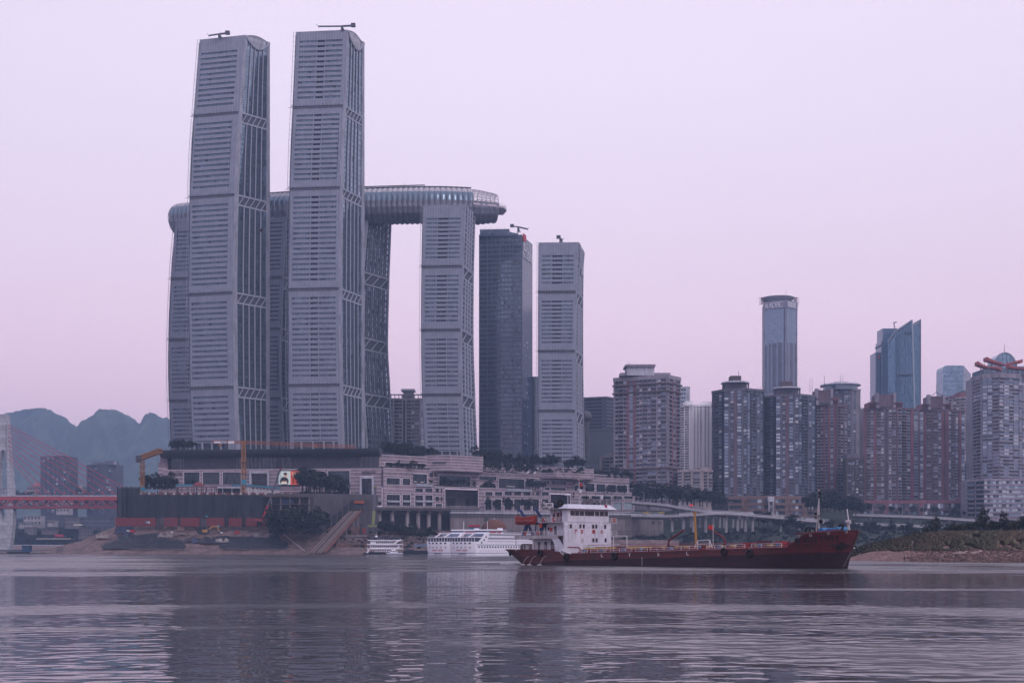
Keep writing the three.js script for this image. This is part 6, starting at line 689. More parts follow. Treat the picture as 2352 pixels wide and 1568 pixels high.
{ const D = 800, t = thing('domed_hall', 'round orange brown domed roof behind the white ships', 'dome', P(1135, 1220, D)), c = P(1135, 1216, D), g = new THREE.SphereGeometry(1, 28, 12, 0, 6.284, 0, Math.PI / 2); const o = part(t, 'dome', g, M('#8d5540', 0.8, T.streak)); o.scale.set(8.2, 7, 8.2); o.position.set(0, 0.6, -6); part(t, 'rim', new G().cyl(V(c.x, c.y - 1.2, c.z - 6), V(c.x, c.y + 0.2, c.z - 6), 8.5, 8.5, 28), mPinkBeige); for (let i = 0; i < 10; i++) { const a = i / 10 * Math.PI * 2, pts = []; for (let k = 0; k <= 6; k++) { const b = k / 6 * Math.PI / 2; pts.push(V(c.x + 8.24 * Math.sin(b) * Math.cos(a), c.y - 0.5 + 7.03 * Math.cos(b), c.z - 6 + 8.24 * Math.sin(b) * Math.sin(a))); } part(t, 'rib', new G().path(pts, 0.08, 4), M('#7a4a3a', 0.8)); } part(t, 'lantern', new G().cyl(V(c.x, c.y + 6.4, c.z - 6), V(c.x, c.y + 7.6, c.z - 6), 0.8, 0.5, 8), mPinkBeige);
  const k = thing('red_roofed_kiosk', 'small kiosk with a red roof and blue wall beside the domed hall', 'kiosk', P(1084, 1218, D)); part(k, 'wall', new G().bb(X(1077, D), X(1101, D), Y(1222, D), Y(1210, D), -D - 6, -D), M('#5f86a0', 0.8)); part(k, 'roof', new G().bb(X(1076, D), X(1102, D), Y(1210, D), Y(1205, D), -D - 7, -D + 1), M('#a02c38', 0.8)); }

// ================= bridge =================
const mBridge = M('#d4d3da', 0.8, T.grain), mBrRed = M('#a8342f', 0.7), mBrRed2 = M('#8f2c34', 0.7);
{ const D = 1400, t = thing('cable_stayed_bridge', 'red double deck truss bridge with a white pylon and red stay cables', 'bridge', P(12, 1262, D)), px = (u) => X(u, D);
  const ring = (v, l, r, z) => [P(l, v, D + z), P(r, v, D + z)];
  // two curving legs that meet at the top and again low down: outer and inner edges per row
  const cu = 9.5, rows = [[952, 8], [990, 10], [1033, 13.3], [1037, 13.6], [1080, 17], [1130, 21.5], [1160, 23.5], [1180, 23.2], [1200, 22.5], [1225, 20], [1262, 15.5]].map(([v, w]) => [v, cu - w, cu + w]), wl = curve([[952, 8], [990, 10], [1033, 13.3], [1037, 9.6], [1080, 8.5], [1130, 11.5], [1160, 14], [1180, 17.5], [1200, 22.5], [1225, 20], [1262, 15.5]]);
  for (const s of [-1, 1]) { const g = new G(); for (let i = 0; i + 1 < rows.length; i++) { const q = (r, k) => { const v = r[0], o = s > 0 ? r[2] : r[1], inn = s > 0 ? Math.max(cu + 0.2, o - wl(v)) : Math.min(cu - 0.2, o + wl(v)); return P([o, inn][k], v, D); }; const d = 5, a = q(rows[i + 1], s > 0 ? 1 : 0), b = q(rows[i + 1], s > 0 ? 0 : 1), e = q(rows[i], s > 0 ? 1 : 0), f = q(rows[i], s > 0 ? 0 : 1), z = (p, k) => p.clone().add(V(0, 0, k)); g.hex(z(a, d), z(b, d), z(b, -d), z(a, -d), z(e, d), z(f, d), z(f, -d), z(e, -d)); } part(t, 'pylon_leg', g, mBridge); }
  part(t, 'pylon_footing', new G().bb(px(-30), px(46), -1, Y(1262, D), -D - 12, -D + 12), mConcDark); part(t, 'anchor_slot', new G().bb(px(16.5), px(17.6), Y(1075, D), Y(975, D), -D + 4.6, -D + 5.3), mBelt);
  const x0 = px(-160), x1 = px(330), yA = Y(1140.5, D), yB = Y(1149, D), yC = Y(1163, D), yE = Y(1167.5, D);
  for (const z of [6, -12]) { const far = z < 0; part(t, 'upper_girder', new G().bb(x0, x1, yB, yA, -D + z - 0.8, -D + z), mBrRed); part(t, 'lower_chord', new G().bb(x0, x1, yE, yC, -D + z - 0.8, -D + z), mBrRed2); const n = 21; for (let i = 0; i < n; i++) { const a = lerp(x0, x1, i / n), b = lerp(x0, x1, (i + 0.5) / n), c = lerp(x0, x1, (i + 1) / n); part(t, 'truss_diagonal', new G().bar(V(a, yB, -D + z - 0.4), V(b, yC, -D + z - 0.4), 0.7, 1.5), mBrRed2); part(t, 'truss_diagonal', new G().bar(V(b, yC, -D + z - 0.4), V(c, yB, -D + z - 0.4), 0.7, 1.5), mBrRed2); } }
  part(t, 'upper_deck', new G().bb(x0, x1, yB, yB + 1.2, -D - 12, -D + 5), mConcDark); part(t, 'lower_deck', new G().bb(x0, x1, yC - 0.5, yC + 0.3, -D - 12, -D + 5), mConcDark); part(t, 'deck_edge', new G().bb(x0, x1, yA, yA + 1.4, -D + 5, -D + 6.3), mPale);
  { const g = new G(); for (let i = 0; i < 150; i++) { const x = lerp(x0, x1, i / 150); g.bb(x, x + 0.2, yC, yC + 2, -D + 5, -D + 5.2); } part(t, 'railing', g, mBelt, 'stuff'); }
  const anch = [[978, 380], [985, 352], [991, 322], [997, 301], [1003, 291], [1010, 263], [1018, 237], [1027, 208], [1037, 172], [1046, 143], [1056, 120], [1065, 111]], v0 = [[951 + 0, 268 + 66], [0, 0]];
  const cables = [[975, 310], [982, 288], [992, 263], [1002, 237], [1012, 206], [1022, 176], [1032, 146], [1042, 117], [1050, 96]]; cables.forEach(([v, u]) => part(t, 'stay_cable', new G().cyl(P(18, v, D - 4), V(px(u * 1.05), yA, -D + 4), 0.42, 0.42, 5), M('#a82f4a', 0.7)));
  cables.forEach(([v, u]) => part(t, 'stay_cable', new G().cyl(P(1, v, D - 4), V(px(-u * 0.5 - 30), yA, -D + 4), 0.42, 0.42, 5), M('#a82f4a', 0.7)));
  for (let i = 0; i < 10; i++) { const u = 62 + i * 22; const f = thing('bridge_lamp', `thin bridge lamp post with a red banner, ${nth(i)} from the left`, 'street lamp', V(px(u), yA, -D + 5), 'lamp posts along the bridge'); part(f, 'pole', new G().cyl(V(px(u), yA, -D + 5), V(px(u), yA + 9, -D + 5), 0.14, 0.1, 5), mPale); part(f, 'banner', new G().box(px(u) + 0.6, yA + 4.6, -D + 5, 1.9, 2.2, 0.15), M('#a8303c', 0.8)); }
}
// ================= far bank houses and blocks =================
{ const a = apt([[93, 1720], [136, 1700], [160, 1712]], 1047, 1180, 24, ['pwdwdwpwp', 'pbwpbp'], M('#5a5864', 0.85, T.streak), { label: 'dark apartment block behind the bridge, left one with balconies', balcony: M('#6e6a74', 0.85), ac: 0 }); roofSlab(a.t, 'roof_house', 112, 148, 1044, 1048, 1712, mPinkBeige);
  const b = apt([[199, 1720], [240, 1700], [266, 1706]], 1066, 1182, 21, ['pwpwpwpwpwp', 'pwwpWp'], M('#5d5d6a', 0.85, T.streak), { label: 'dark apartment block behind the bridge, right one with white letters', ac: 0 }); roofSlab(b.t, 'roof_house', 212, 232, 1061, 1067, 1708, M('#5d5d6a', 0.85)); roofSlab(b.t, 'roof_house', 240, 264, 1058, 1067, 1700, M('#5d5d6a', 0.85)); const g = new G(); for (let i = 0; i < 3; i++) { const x = X(257.5 + i * 2.2, 1694), y = Y(1066, 1694); g.bb(x, x + 0.4, y, y + 4, -1699.4, -1699).bb(x, x + 1.1, y, y + 0.4, -1699.4, -1699).bb(x, x + 1.1, y + 1.8, y + 2.2, -1699.4, -1699).bb(x, x + 1.1, y + 3.6, y + 4, -1699.4, -1699); } part(b.t, 'roof_letters', g, M('#d5d3d8', 0.7)); }
function house(u0, u1, v0, v1, D, c, label, rows = 2, cols = 4, extra) { const t = thing('house', label, 'house', P((u0 + u1) / 2, v1, D), 'pale houses on the far bank'), m = M(c, 0.85, T.streak); part(t, 'wall', new G().bb(X(u0, D), X(u1, D), Y(v1 + 6, D), Y(v0, D), -D - 14, -D), m); part(t, 'roof', new G().bb(X(u0 - 1, D), X(u1 + 1, D), Y(v0, D), Y(v0 - 1, D), -D - 15, -D + 1), extra ?? m); for (let r = 0; r < rows; r++) for (let k = 0; k < cols; k++) { const x = lerp(X(u0, D), X(u1, D), (k + 0.5) / cols), y = lerp(Y(v1, D), Y(v0, D), (r + 0.55) / rows), w = (X(u1, D) - X(u0, D)) / cols * 0.55, h = (Y(v0, D) - Y(v1, D)) / rows * 0.5; ubox(t, 'window', GL[0], x, y, -D + 0.05, w, h, 0.3); } return t; }
house(61, 92, 1118, 1145, 1760, '#b9a6a8', 'pale house with a pink roof dome left of the dark block', 3, 5); { const t = scene.children[scene.children.length - 1]; part(t, 'roof_dome', new G().cyl(P(84, 1117, 1764), P(84, 1108, 1764), 5, 3.5, 10), M('#b5767a', 0.85)); }
house(160, 180, 1112, 1146, 1780, '#c3bcbf', 'white house between the two dark blocks', 4, 4); house(180, 199, 1118, 1146, 1800, '#b8b2b8', 'pale house left of the lettered dark block', 4, 4); house(126, 150, 1146, 1152, 1650, '#c9c5ca', 'low white roofed hall right behind the bridge deck', 1, 6);
house(128, 158, 1152, 1176, 1640, '#c0b9bd', 'white stepped building seen under the bridge deck', 3, 4); house(53, 93, 1185, 1206, 1580, '#b5b0b5', 'flat white building low on the far bank', 2, 5); house(42, 75, 1201, 1207, 1570, '#bdb7bb', 'long white terrace below the flat white building', 1, 6); house(108, 124, 1196, 1204, 1570, '#b9b3b8', 'tiny white house with small windows on the far bank', 1, 4); house(148, 178, 1190, 1208, 1590, '#8d8488', 'brown row house on the far bank', 2, 6); house(178, 262, 1188, 1234, 1600, '#6b6c78', 'long grey block with rows of windows on the far bank', 5, 16); house(55, 74, 1211, 1222, 1560, '#8a7f84', 'small brown house near the river on the far bank', 2, 4); house(0, 12, 1120, 1150, 1760, '#b5b0b8', 'pale house at the left edge behind the pylon', 4, 3); house(95, 130, 1214, 1222, 1556, '#77686c', 'low brown shed row on the far bank', 1, 8); house(180, 232, 1212, 1232, 1562, '#7d7278', 'brown block near the river on the far bank', 3, 8);
for (const [u0, u1, v, D, c, lab] of [[82, 160, 1237, 1545, '#a89c94', 'long pale river boat moored at the far bank'], [125, 143, 1231, 1550, '#a8303c', 'red billboard on the far bank'], [168, 186, 1205, 1560, '#d9cfc0', 'bright roof of a stall on the far bank']]) { const t = thing(lab.includes('boat') ? 'moored_boat' : lab.includes('bill') ? 'billboard' : 'stall', lab, lab.includes('boat') ? 'boat' : lab.includes('bill') ? 'billboard' : 'stall', P(u0, v + 3, D)); part(t, 'panel', new G().bb(X(u0, D), X(u1, D), Y(v + 1.5, D), Y(v - (lab.includes('bill') ? 4 : 1.2), D), -D - 4, -D), M(c, 0.8)); for (const f of [0.1, 0.5, 0.9]) part(t, 'post', new G().bar(P(lerp(u0, u1, f), v + 5, D + 1), P(lerp(u0, u1, f), v, D + 1), 0.4), mConc); }
single('quay_line', new G().bb(X(-60, 1530), X(262, 1530), 5, 7.5, -1533, -1530), mPale, 'pale quay wall along the far bank', 'wall'); single('river_beach', grid(30, 4, (a, b) => V(X(lerp(-60, 300, a), 1500), lerp(-0.5, 6, b) + vnoise(a * 20, b * 3), -lerp(1470, 1530, b)), mStone), mStone, 'brown beach at the foot of the far bank', null, null, 'structure');
treeRow(22, 30, 268, 1240, 1236, 1555, 1640, 10, 17, 'hazy tree on the far bank below the bridge', 'far bank trees below the bridge'); treeRow(18, 30, 268, 1160, 1164, 1690, 1760, 14, 24, 'hazy tree on the far bank behind the bridge deck', 'far bank trees behind the bridge deck');
bushes('far_bank_wood', 'wooded far bank seen as one mass', scatter(1300, () => { const D = lerp(1550, 2300, Math.pow(rnd(), 1.5)), x = X(rr(-60, 330), D); return [x, -1 + 9 * sm(1520, 1580, D) + 44 * sm(1570, 2300, D) + rr(0, 4), -D, rr(3, 8)]; }), leafM[0]);
// work barge with blue cabin and mooring posts at the tip of the headland
{ const D = 786, t = thing('work_barge', 'black work barge with a blue cabin at the left tip of the headland', 'barge', P(44, 1271, D)); part(t, 'hull', new G().hex(P(16, 1272, D), P(67, 1272, D), P(67, 1272, D + 6), P(16, 1272, D + 6), P(14, 1267, D), P(68, 1267, D), P(68, 1267, D + 6), P(14, 1267, D + 6)), M('#1d1f28', 0.8)); part(t, 'cabin', new G().bb(X(48, D), X(66, D), Y(1267, D), Y(1253, D), -D - 4.5, -D - 1), M('#2c4f74', 0.8)); part(t, 'cabin_roof', new G().bb(X(47, D), X(67, D), Y(1253.4, D), Y(1252.4, D), -D - 5, -D - 0.5), M('#24405e', 0.8)); for (const u of [51, 56, 61]) part(t, 'window', new G().bb(X(u, D), X(u + 3, D), Y(1261, D), Y(1257, D), -D - 1, -D - 0.9), mBelt); for (let i = 0; i < 8; i++) part(t, 'deck_post', new G().bar(P(20 + i * 4, 1267, D + 1), P(20 + i * 4, 1264.5, D + 1), 0.25), mBelt); part(t, 'gangway', new G().bar(P(67, 1265, D), P(118, 1262, D), 1.4, 0.3), mCrane);
  for (let i = 0; i < 5; i++) { const p = P(128 + i * 3.8, 1270 - i * 0.8, 782), q = thing('mooring_post', `dark mooring post at the left tip of the headland, ${nth(i)} from the left`, 'post', p, 'mooring posts'); part(q, 'post', new G().bar(p, p.clone().setY(p.y + 2.3), 0.35), mBelt); part(q, 'cap', new G().box(p.x, p.y + 2.35, p.z, 0.5, 0.12, 0.5), mCrane); } single('gravel_tip', grid(40, 6, (a, b) => { const u = lerp(-30, 140, a), D = lerp(774, 800, b); return V(X(u, D), lerp(-0.5, 0.9, b) + 0.4 * vnoise(a * 30, b * 4), -D); }, mEarth), mEarth, 'low gravel tip left of the stone bank', null, null, 'structure'); }
// ================= tanker =================
const FONT = lettering, TextGeo = TextGeometry;
const tk = thing('river_tanker', 'long dark red river tanker with a white wheelhouse aft', 'tanker', V(1.95, 0, -319.2), null, -48.2 * Math.PI / 180);
const hullTex = (() => { const n = 512, d = new Uint8Array(n * n * 4), t = new THREE.DataTexture(d, n, n); for (let j = 0; j < n; j++) for (let i = 0; i < n; i++) { const x = i / n, y = j / n, a = fbm(x * 7, y * 22, 5, 7, 22), st = fbm(x * 70, y * 4, 3, 70, 4), rust = sm(0.56, 0.7, st) * sm(0.4, 0.6, fbm(x * 12, y * 6, 3, 12, 6)), scuff = sm(0.6, 0.72, fbm(x * 5, y * 60, 4, 5, 60)), k = 0.62 + 0.45 * a, o = (j * n + i) * 4; d[o] = clamp(k * (1 - 0.25 * rust) + 0.12 * scuff, 0, 1) * 255; d[o + 1] = clamp(k * (0.92 + 0.35 * rust) + 0.25 * scuff, 0, 1) * 255; d[o + 2] = clamp(k * (0.95 - 0.1 * rust) + 0.25 * scuff, 0, 1) * 255; d[o + 3] = 255; } t.wrapS = t.wrapT = THREE.RepeatWrapping; t.magFilter = THREE.LinearFilter; t.repeat.set(1 / 33, 1 / 8); t.colorSpace = THREE.SRGBColorSpace; t.needsUpdate = true; return t; })(), mHull = M('#602224', 0.6, hullTex), mBoot = M('#381422', 0.8, tex(256, (x, y) => 0.55 + 0.45 * fbm(x * 12, y * 10, 5, 12, 10), 18, 8)), mShipW = M('#d6d6e2', 0.55, tex(256, (x, y) => 0.86 + 0.14 * fbm(x * 8, y * 8, 4, 8, 8) - (fbm(x * 50, y * 2.5, 2, 50, 2) > 0.7 ? 0.12 : 0), 9, 9)), mShipGrey = M('#bcb6bb', 0.6, T.streak), mBlue = M('#1b3261', 0.6), mDeckRed = M('#6b2630', 0.75, T.grain), mPipeY = M('#b09a48', 0.6), mPipeR = M('#8a2830', 0.6), mTyre = M('#17171b', 0.95), mRail = M('#cfc9ce', 0.6), mWin = glass('#20222b', 0.2, 0.15);
{
  const wl = curve([[0, 0.3], [0.03, 3.6], [0.08, 6.8], [0.16, 8], [0.82, 8], [0.88, 6.6], [0.92, 5], [0.955, 3.2], [0.985, 1.2], [1, 0.05]]), dk = curve([[0, 5], [0.03, 6.5], [0.08, 7.7], [0.16, 8], [0.87, 8], [0.92, 7.3], [0.955, 5.8], [0.98, 3.7], [0.995, 1.4], [1, 0.15]]);
  const yS = curve([[0, 3.75], [21, 3.6], [24, 2.75], [54, 3.35], [86, 4.25], [89.5, 6.9], [94, 7.3], [99, 7.95]]), pl = curve([[0, 0.2], [14, 0.35], [24, 1.15], [54, 1.9], [84, 2.9], [99, 3.35]]);
  const pt = (a, y, s) => { const ye = yS(lerp(1.5, 97, a)), f = clamp((y + 0.6) / (ye + 0.6), 0, 1), x = lerp(lerp(3.2, 0, f), lerp(96.6, 99.3, Math.pow(f, 1.3)), a); return V(x, y, s * lerp(wl(a), dk(a), Math.pow(f, 0.8))); };
  const aOf = (x, y) => { let a = x / 97; for (let i = 0; i < 14; i++) a += (x - pt(clamp(a, 0, 1), y, 1).x) / 97; return clamp(a, 0, 1); }, hp = (x, y, o = 0.05) => { const p = pt(aOf(x, y), y, 1), q = pt(aOf(x + 0.2, y), y, 1), n = V(-(q.z - p.z), 0, q.x - p.x).normalize(); return p.addScaledVector(n, o); };
  const as = []; for (let i = 0; i <= 96; i++) as.push(i / 96); for (const x of [21, 24, 86, 89.5]) as.push(aOf(x, yS(x))); as.sort((p, q) => p - q);
  const shell = (lo, hi, rows) => { const g = new G(); for (let i = 0; i + 1 < as.length; i++) for (let j = 0; j < rows; j++) for (const s of [-1, 1]) { const q = (a, k) => { const X0 = lerp(1.5, 97, a), y = lerp(lo(X0), hi(X0), k / rows); return pt(a, y, s); }, A = q(as[i], j), B = q(as[i + 1], j), C = q(as[i + 1], j + 1), E = q(as[i], j + 1); s > 0 ? g.quad(A, B, C, E) : g.quad(B, A, E, C); } return g; };
  part(tk, 'hull_bottom', shell(() => -0.6, pl, 4), mBoot); const hull = part(tk, 'hull_side', shell(pl, yS, 6), mHull);
  { const g = new G(); for (let i = 0; i + 1 < as.length; i++) { const y = (a) => yS(lerp(1.5, 97, a)) - 0.35, A = pt(as[i], y(as[i]), 1), B = pt(as[i + 1], y(as[i + 1]), 1), C = pt(as[i + 1], y(as[i + 1]), -1), E = pt(as[i], y(as[i]), -1); g.quad(A, B, C, E); } part(tk, 'deck', g, mDeckRed); }
  { const st = new G(), A = [], n = 8; for (let j = 0; j < n; j++) { const y0 = lerp(-0.6, 3.75, j / n), y1 = lerp(-0.6, 3.75, (j + 1) / n); st.quad(pt(0, y0, -1), pt(0, y0, 1), pt(0, y1, 1), pt(0, y1, -1)); } part(tk, 'transom', st, mHull); }
  { const g = new G(), r = (x0, x1) => { for (let x = x0; x < x1; x += 1.5) g.bar(hp(x, yS(x) - 0.1, 0.08), hp(Math.min(x1, x + 1.5), yS(Math.min(x1, x + 1.5)) - 0.1, 0.08), 0.2, 0.3); }; r(1, 20.8); r(24.2, 85.8); r(89.8, 97.5); part(tk, 'rubbing_strake', g, M('#5c2020', 0.7)); }
  // hull lettering, draught marks, anchor recess, port holes
  const text = (s, x, y, size, name, m) => { const g = new TextGeo(s, { font: FONT, size, depth: 0.02, curveSegments: 3 }), p = g.attributes.position; for (let i = 0; i < p.count; i++) { const q = hp(x + p.getX(i), y + p.getY(i), 0.05 + p.getZ(i)); p.setXYZ(i, q.x, q.y, q.z); } g.computeVertexNormals(); part(tk, name, g, m); };
  const wPaint = M('#c9c0c2', 0.7), bPaint = M('#17131a', 0.7); [['C', 36.6], ['Y', 45.2], ['S', 53.8], ['C', 62]].forEach(([c, x]) => text(c, x, 1.95 + (x - 36) * 0.022, 0.95, 'hull_letter', wPaint)); text('1007', 94, 5.55, 0.95, 'ship_number', bPaint);
  const glyph = (name, list, f, w, m) => { const g = new G(); for (const [x0, y0, x1, y1] of list) g.bar(f(x0, y0), f(x1, y1), w, 0.06); part(tk, name, g, m); };
  const JIANG = [[0.05, 0.9, 0.2, 0.75], [0, 0.6, 0.15, 0.5], [0, 0.05, 0.22, 0.38], [0.38, 0.85, 0.95, 0.85], [0.66, 0.85, 0.66, 0.1], [0.3, 0.1, 1, 0.1]], DENSE = [[0, 1, 0.05, 0], [0.18, 0.95, 0.18, 0.1], [0.34, 1, 0.34, 0], [0.5, 0.95, 1, 0.95], [0.55, 0.75, 0.95, 0.75], [0.55, 0.75, 0.55, 0.25], [0.95, 0.75, 0.95, 0.25], [0.75, 0.75, 0.75, 0.3], [0.7, 0.25, 0.5, 0], [0.8, 0.25, 1, 0]], DENSE2 = [[0, 0.8, 0.4, 0.8], [0.2, 1, 0.2, 0.1], [0, 0.15, 0.42, 0.25], [0.5, 0.95, 0.95, 0.95], [0.5, 0.6, 0.95, 0.6], [0.5, 0.95, 0.5, 0.05], [0.95, 0.95, 0.95, 0.6], [0.5, 0.05, 0.68, 0.15], [0.6, 0.55, 1, 0], [0.95, 0.4, 0.75, 0.28]];
  [DENSE, DENSE2, JIANG].forEach((l, i) => glyph('ship_name_character', l, (a, b) => hp(89.6 + i * 1.5 + a * 1.0, 5.05 + i * 0.12 + b * 1.0, 0.08), 0.15, bPaint));
  for (let i = 0; i < 9; i++) glyph('draught_mark', [[0, 0, 0.5, 0]], (a, b) => hp(49.2 + a * 0.6, 0.2 + i * 0.22, 0.05), 0.07, wPaint); for (let i = 0; i < 12; i++) glyph('draught_mark', [[0, 0, 0.5, 0]], (a) => hp(96.2 + i * 0.16 + a * 0.3, 0.5 + i * 0.34, 0.05), 0.09, wPaint);
  { const g = new G(), q = (x, y, o) => hp(x + 1.9, y, o); g.quad(q(94.2, 3.6, 0.07), q(96, 4.2, 0.07), q(95.2, 5.2, 0.07), q(93.3, 4.7, 0.07)); part(tk, 'anchor_recess', g, M('#1b1014', 0.8)); const an = new G(); an.bar(q(94.2, 4.9, 0.3), q(95, 3.9, 0.3), 0.18).bar(q(94.4, 3.8, 0.35), q(95.5, 4.3, 0.35), 0.2).bar(q(94.4, 3.8, 0.35), q(94.2, 4.2, 0.35), 0.16).bar(q(95.5, 4.3, 0.35), q(95.2, 4.7, 0.35), 0.16); part(tk, 'anchor', an, mTyre); const b = new G(); b.bar(V(98.8, 4.6, 0.6), V(99.5, 3.2, 0.6), 0.2).bar(V(99, 3.2, 0.9), V(99.8, 3.4, 0.1), 0.24); part(tk, 'anchor', b, mTyre); }
  for (const [x, y] of [[90.4, 6.35], [92.6, 6.6], [95.6, 6.95], [98, 7.2]]) { const p = hp(x, y, 0.02), g = new G().cyl(p, p.clone().add(V(0.08, 0, 0.16)), 0.26, 0.26, 10); part(tk, 'fairlead', g, mShipGrey); part(tk, 'fairlead_hole', new G().cyl(p.clone().add(V(0.06, 0, 0.12)), p.clone().add(V(0.1, 0, 0.2)), 0.17, 0.17, 10), mTyre); }
  
  // ---- house ----
  const B = (name, x0, x1, y0, y1, z0, z1, m, on = tk) => part(on, name, new G().bb(x0, x1, y0, y1, z0, z1), m);
  B('lower_house', 7, 20.4, 3.2, 7, -6.2, 5.6, mShipW); const bulk = B('front_bulkhead', 20.1, 20.5, 2.6, 10.25, -8, 8, mShipW); B('upper_house', 12.4, 20.1, 7.15, 10.1, -6.3, 6.2, mShipW); B('wheelhouse', 13.2, 20.45, 10.3, 13.25, -6.9, 5.7, mShipW); const wheelFront = B('wheelhouse_front', 20.3, 20.62, 10.25, 13.3, -7, 7, mShipW); B('wheelhouse_cheek', 18.6, 20.3, 10.3, 13.25, 5.7, 6.95, mShipW);
  B('poop_deck', 3, 20.2, 6.95, 7.15, -8.1, 8.1, mShipGrey); B('poop_fascia', 3, 18.4, 6.3, 7.1, 7.95, 8.15, mShipGrey); B('bridge_deck', 11.4, 20.2, 10.1, 10.3, -8.2, 8.1, mShipGrey); B('bridge_wing', 18.4, 20.5, 10.1, 10.3, -10.2, -6, mShipGrey); B('side_wing', 18.4, 20.5, 6.9, 7.1, -10.3, -8, mShipGrey);
  { const g = new G(), q = (x, y, z) => V(x, y, z); g.hex(q(11.6, 13.3, 8), q(21.6, 13.3, 8), q(21.6, 13.3, -8.6), q(11.6, 13.3, -8.6), q(11.6, 13.5, 8), q(21.7, 13.45, 8.1), q(21.7, 13.45, -8.7), q(11.6, 13.5, -8.6)); part(tk, 'roof', g, mShipGrey); const v = new G(); v.hex(q(17.6, 13.46, 7.4), q(21.75, 13.4, 8.2), q(21.75, 13.4, -8.8), q(17.6, 13.46, -8), q(18.8, 14.45, 6.6), q(20.6, 14.5, 6.8), q(20.6, 14.5, -7.6), q(18.8, 14.45, -7.2)); part(tk, 'roof_visor', v, mShipW); }
  for (const [z, w] of [[5.4, 1.3], [3.85, 1.3], [2.25, 1.3], [-0.35, 3.1], [-2.95, 1.3], [-4.6, 1.3], [-6.1, 1.15]]) { B('wheelhouse_window', 20.6, 20.68, 11.85, 12.9, z - w / 2, z + w / 2, mWin, wheelFront); B('window_frame', 20.58, 20.63, 11.75, 13, z - w / 2 - 0.1, z + w / 2 + 0.1, M('#8d8489', 0.6), wheelFront); }
  for (const [z, y] of [[5.87, 8.8], [2.67, 8.8], [1.54, 8.8], [-1.66, 8.8], [-2.77, 8.8], [-5.84, 8.8], [-1.75, 5.5], [-2.85, 5.5], [-6, 5.5]]) { B('window_frame', 20.48, 20.54, y - 0.06, y + 1, z - 0.4, z + 0.4, mShipGrey, bulk); B('front_window', 20.5, 20.57, y, y + 0.92, z - 0.32, z + 0.32, mWin, bulk); } B('blanked_window', 20.48, 20.54, 5.5, 6.4, 1.6, 2.2, mShipGrey); B('front_door', 20.48, 20.55, 3.3, 4.6, -2.2, -1.4, M('#a9b2b8', 0.6));
  const fr = (z0) => (a, b) => V(20.56, 7.55 + b * 0.95, z0 - a * 0.9), rp = M('#a52a30', 0.7), W = 0.13;
  glyph('warning_character', [[0.1, 0.95, 0.9, 0.95], [0.38, 0.95, 0.38, 0.68], [0.62, 0.95, 0.62, 0.68], [0.2, 0.9, 0.28, 0.72], [0.8, 0.9, 0.72, 0.72], [0.08, 0.64, 0.92, 0.64], [0.14, 0.64, 0.12, 0.3], [0.12, 0.3, 0, 0]], fr(4.6), W, rp);
  glyph('warning_character', [[0.05, 0.88, 0.45, 0.88], [0.25, 1, 0.25, 0.58], [0.25, 0.85, 0.05, 0.65], [0.55, 0.88, 0.97, 0.88], [0.75, 1, 0.75, 0.58], [0.75, 0.85, 0.97, 0.65], [0.2, 0.5, 0.8, 0.5], [0.05, 0.36, 0.95, 0.36], [0.5, 0.36, 0.5, 0], [0.3, 0.24, 0.15, 0.04], [0.7, 0.24, 0.88, 0.04]], fr(2.6), W, rp);
  glyph('warning_character', [[0.2, 1, 0.2, 0.4], [0.2, 0.45, 0.02, 0.02], [0.2, 0.4, 0.34, 0.15], [0.02, 0.78, 0.08, 0.55], [0.36, 0.8, 0.28, 0.62], [0.48, 0.95, 0.48, 0.02], [0.48, 0.95, 0.97, 0.95], [0.97, 0.95, 0.97, 0.02], [0.48, 0.06, 0.97, 0.06], [0.55, 0.7, 0.9, 0.7], [0.72, 0.86, 0.7, 0.5], [0.7, 0.5, 0.57, 0.2], [0.74, 0.5, 0.9, 0.22]], fr(-1.35), W, rp);
  glyph('warning_character', [[0.5, 1, 0.48, 0.5], [0.48, 0.5, 0.05, 0], [0.5, 0.5, 0.98, 0], [0.15, 0.75, 0.25, 0.5], [0.85, 0.78, 0.7, 0.52]], fr(-4.2), W, rp);
  // near side of the house
  for (const [x, y0, y1, w] of [[9.2, 3.4, 5.6, 0.8], [11.6, 3.4, 5.6, 0.9], [14, 3.4, 5.8, 1.3]]) B('side_door', x - w / 2, x + w / 2, y0, y1, 5.58, 5.68, mWin); for (const [x, y0, y1, w] of [[15.6, 7.3, 9.3, 0.8], [13.2, 8.2, 9.1, 0.5], [18.6, 8.2, 9.1, 0.6]]) B(y0 < 8 ? 'side_door' : 'side_window', x - w / 2, x + w / 2, y0, y1, 6.18, 6.28, mWin); for (const [x, y0, y1, w, m] of [[14.4, 11.2, 12.4, 0.5, mWin], [16, 10.5, 12.5, 0.8, M('#5a1f28', 0.6)], [17.5, 10.5, 12.5, 0.9, mBlue]]) B(y0 > 11 ? 'side_window' : 'side_door', x - w / 2, x + w / 2, y0, y1, 5.68, 5.78, m);
  B('fire_box', 13.9, 14.6, 8, 9, 6.2, 6.5, rp); for (const x of [15, 17]) part(tk, 'fire_pipe', new G().cyl(V(x, 3.4, 5.9), V(x, 13, 5.95), 0.09, 0.09, 6), mPipeR);
  { const sh = new THREE.Shape(); sh.moveTo(15.6, 6.9); sh.lineTo(18.2, 6.9); sh.lineTo(18.4, 6.3); sh.quadraticCurveTo(20, 5.2, 20.3, 3.2); sh.lineTo(17.6, 3.3); sh.quadraticCurveTo(17.2, 5.4, 16.2, 6.3); const g = new THREE.ExtrudeGeometry(sh, { depth: 0.18, bevelEnabled: false }); g.translate(0, 0, 7.9); part(tk, 'side_screen', g, mShipW); }
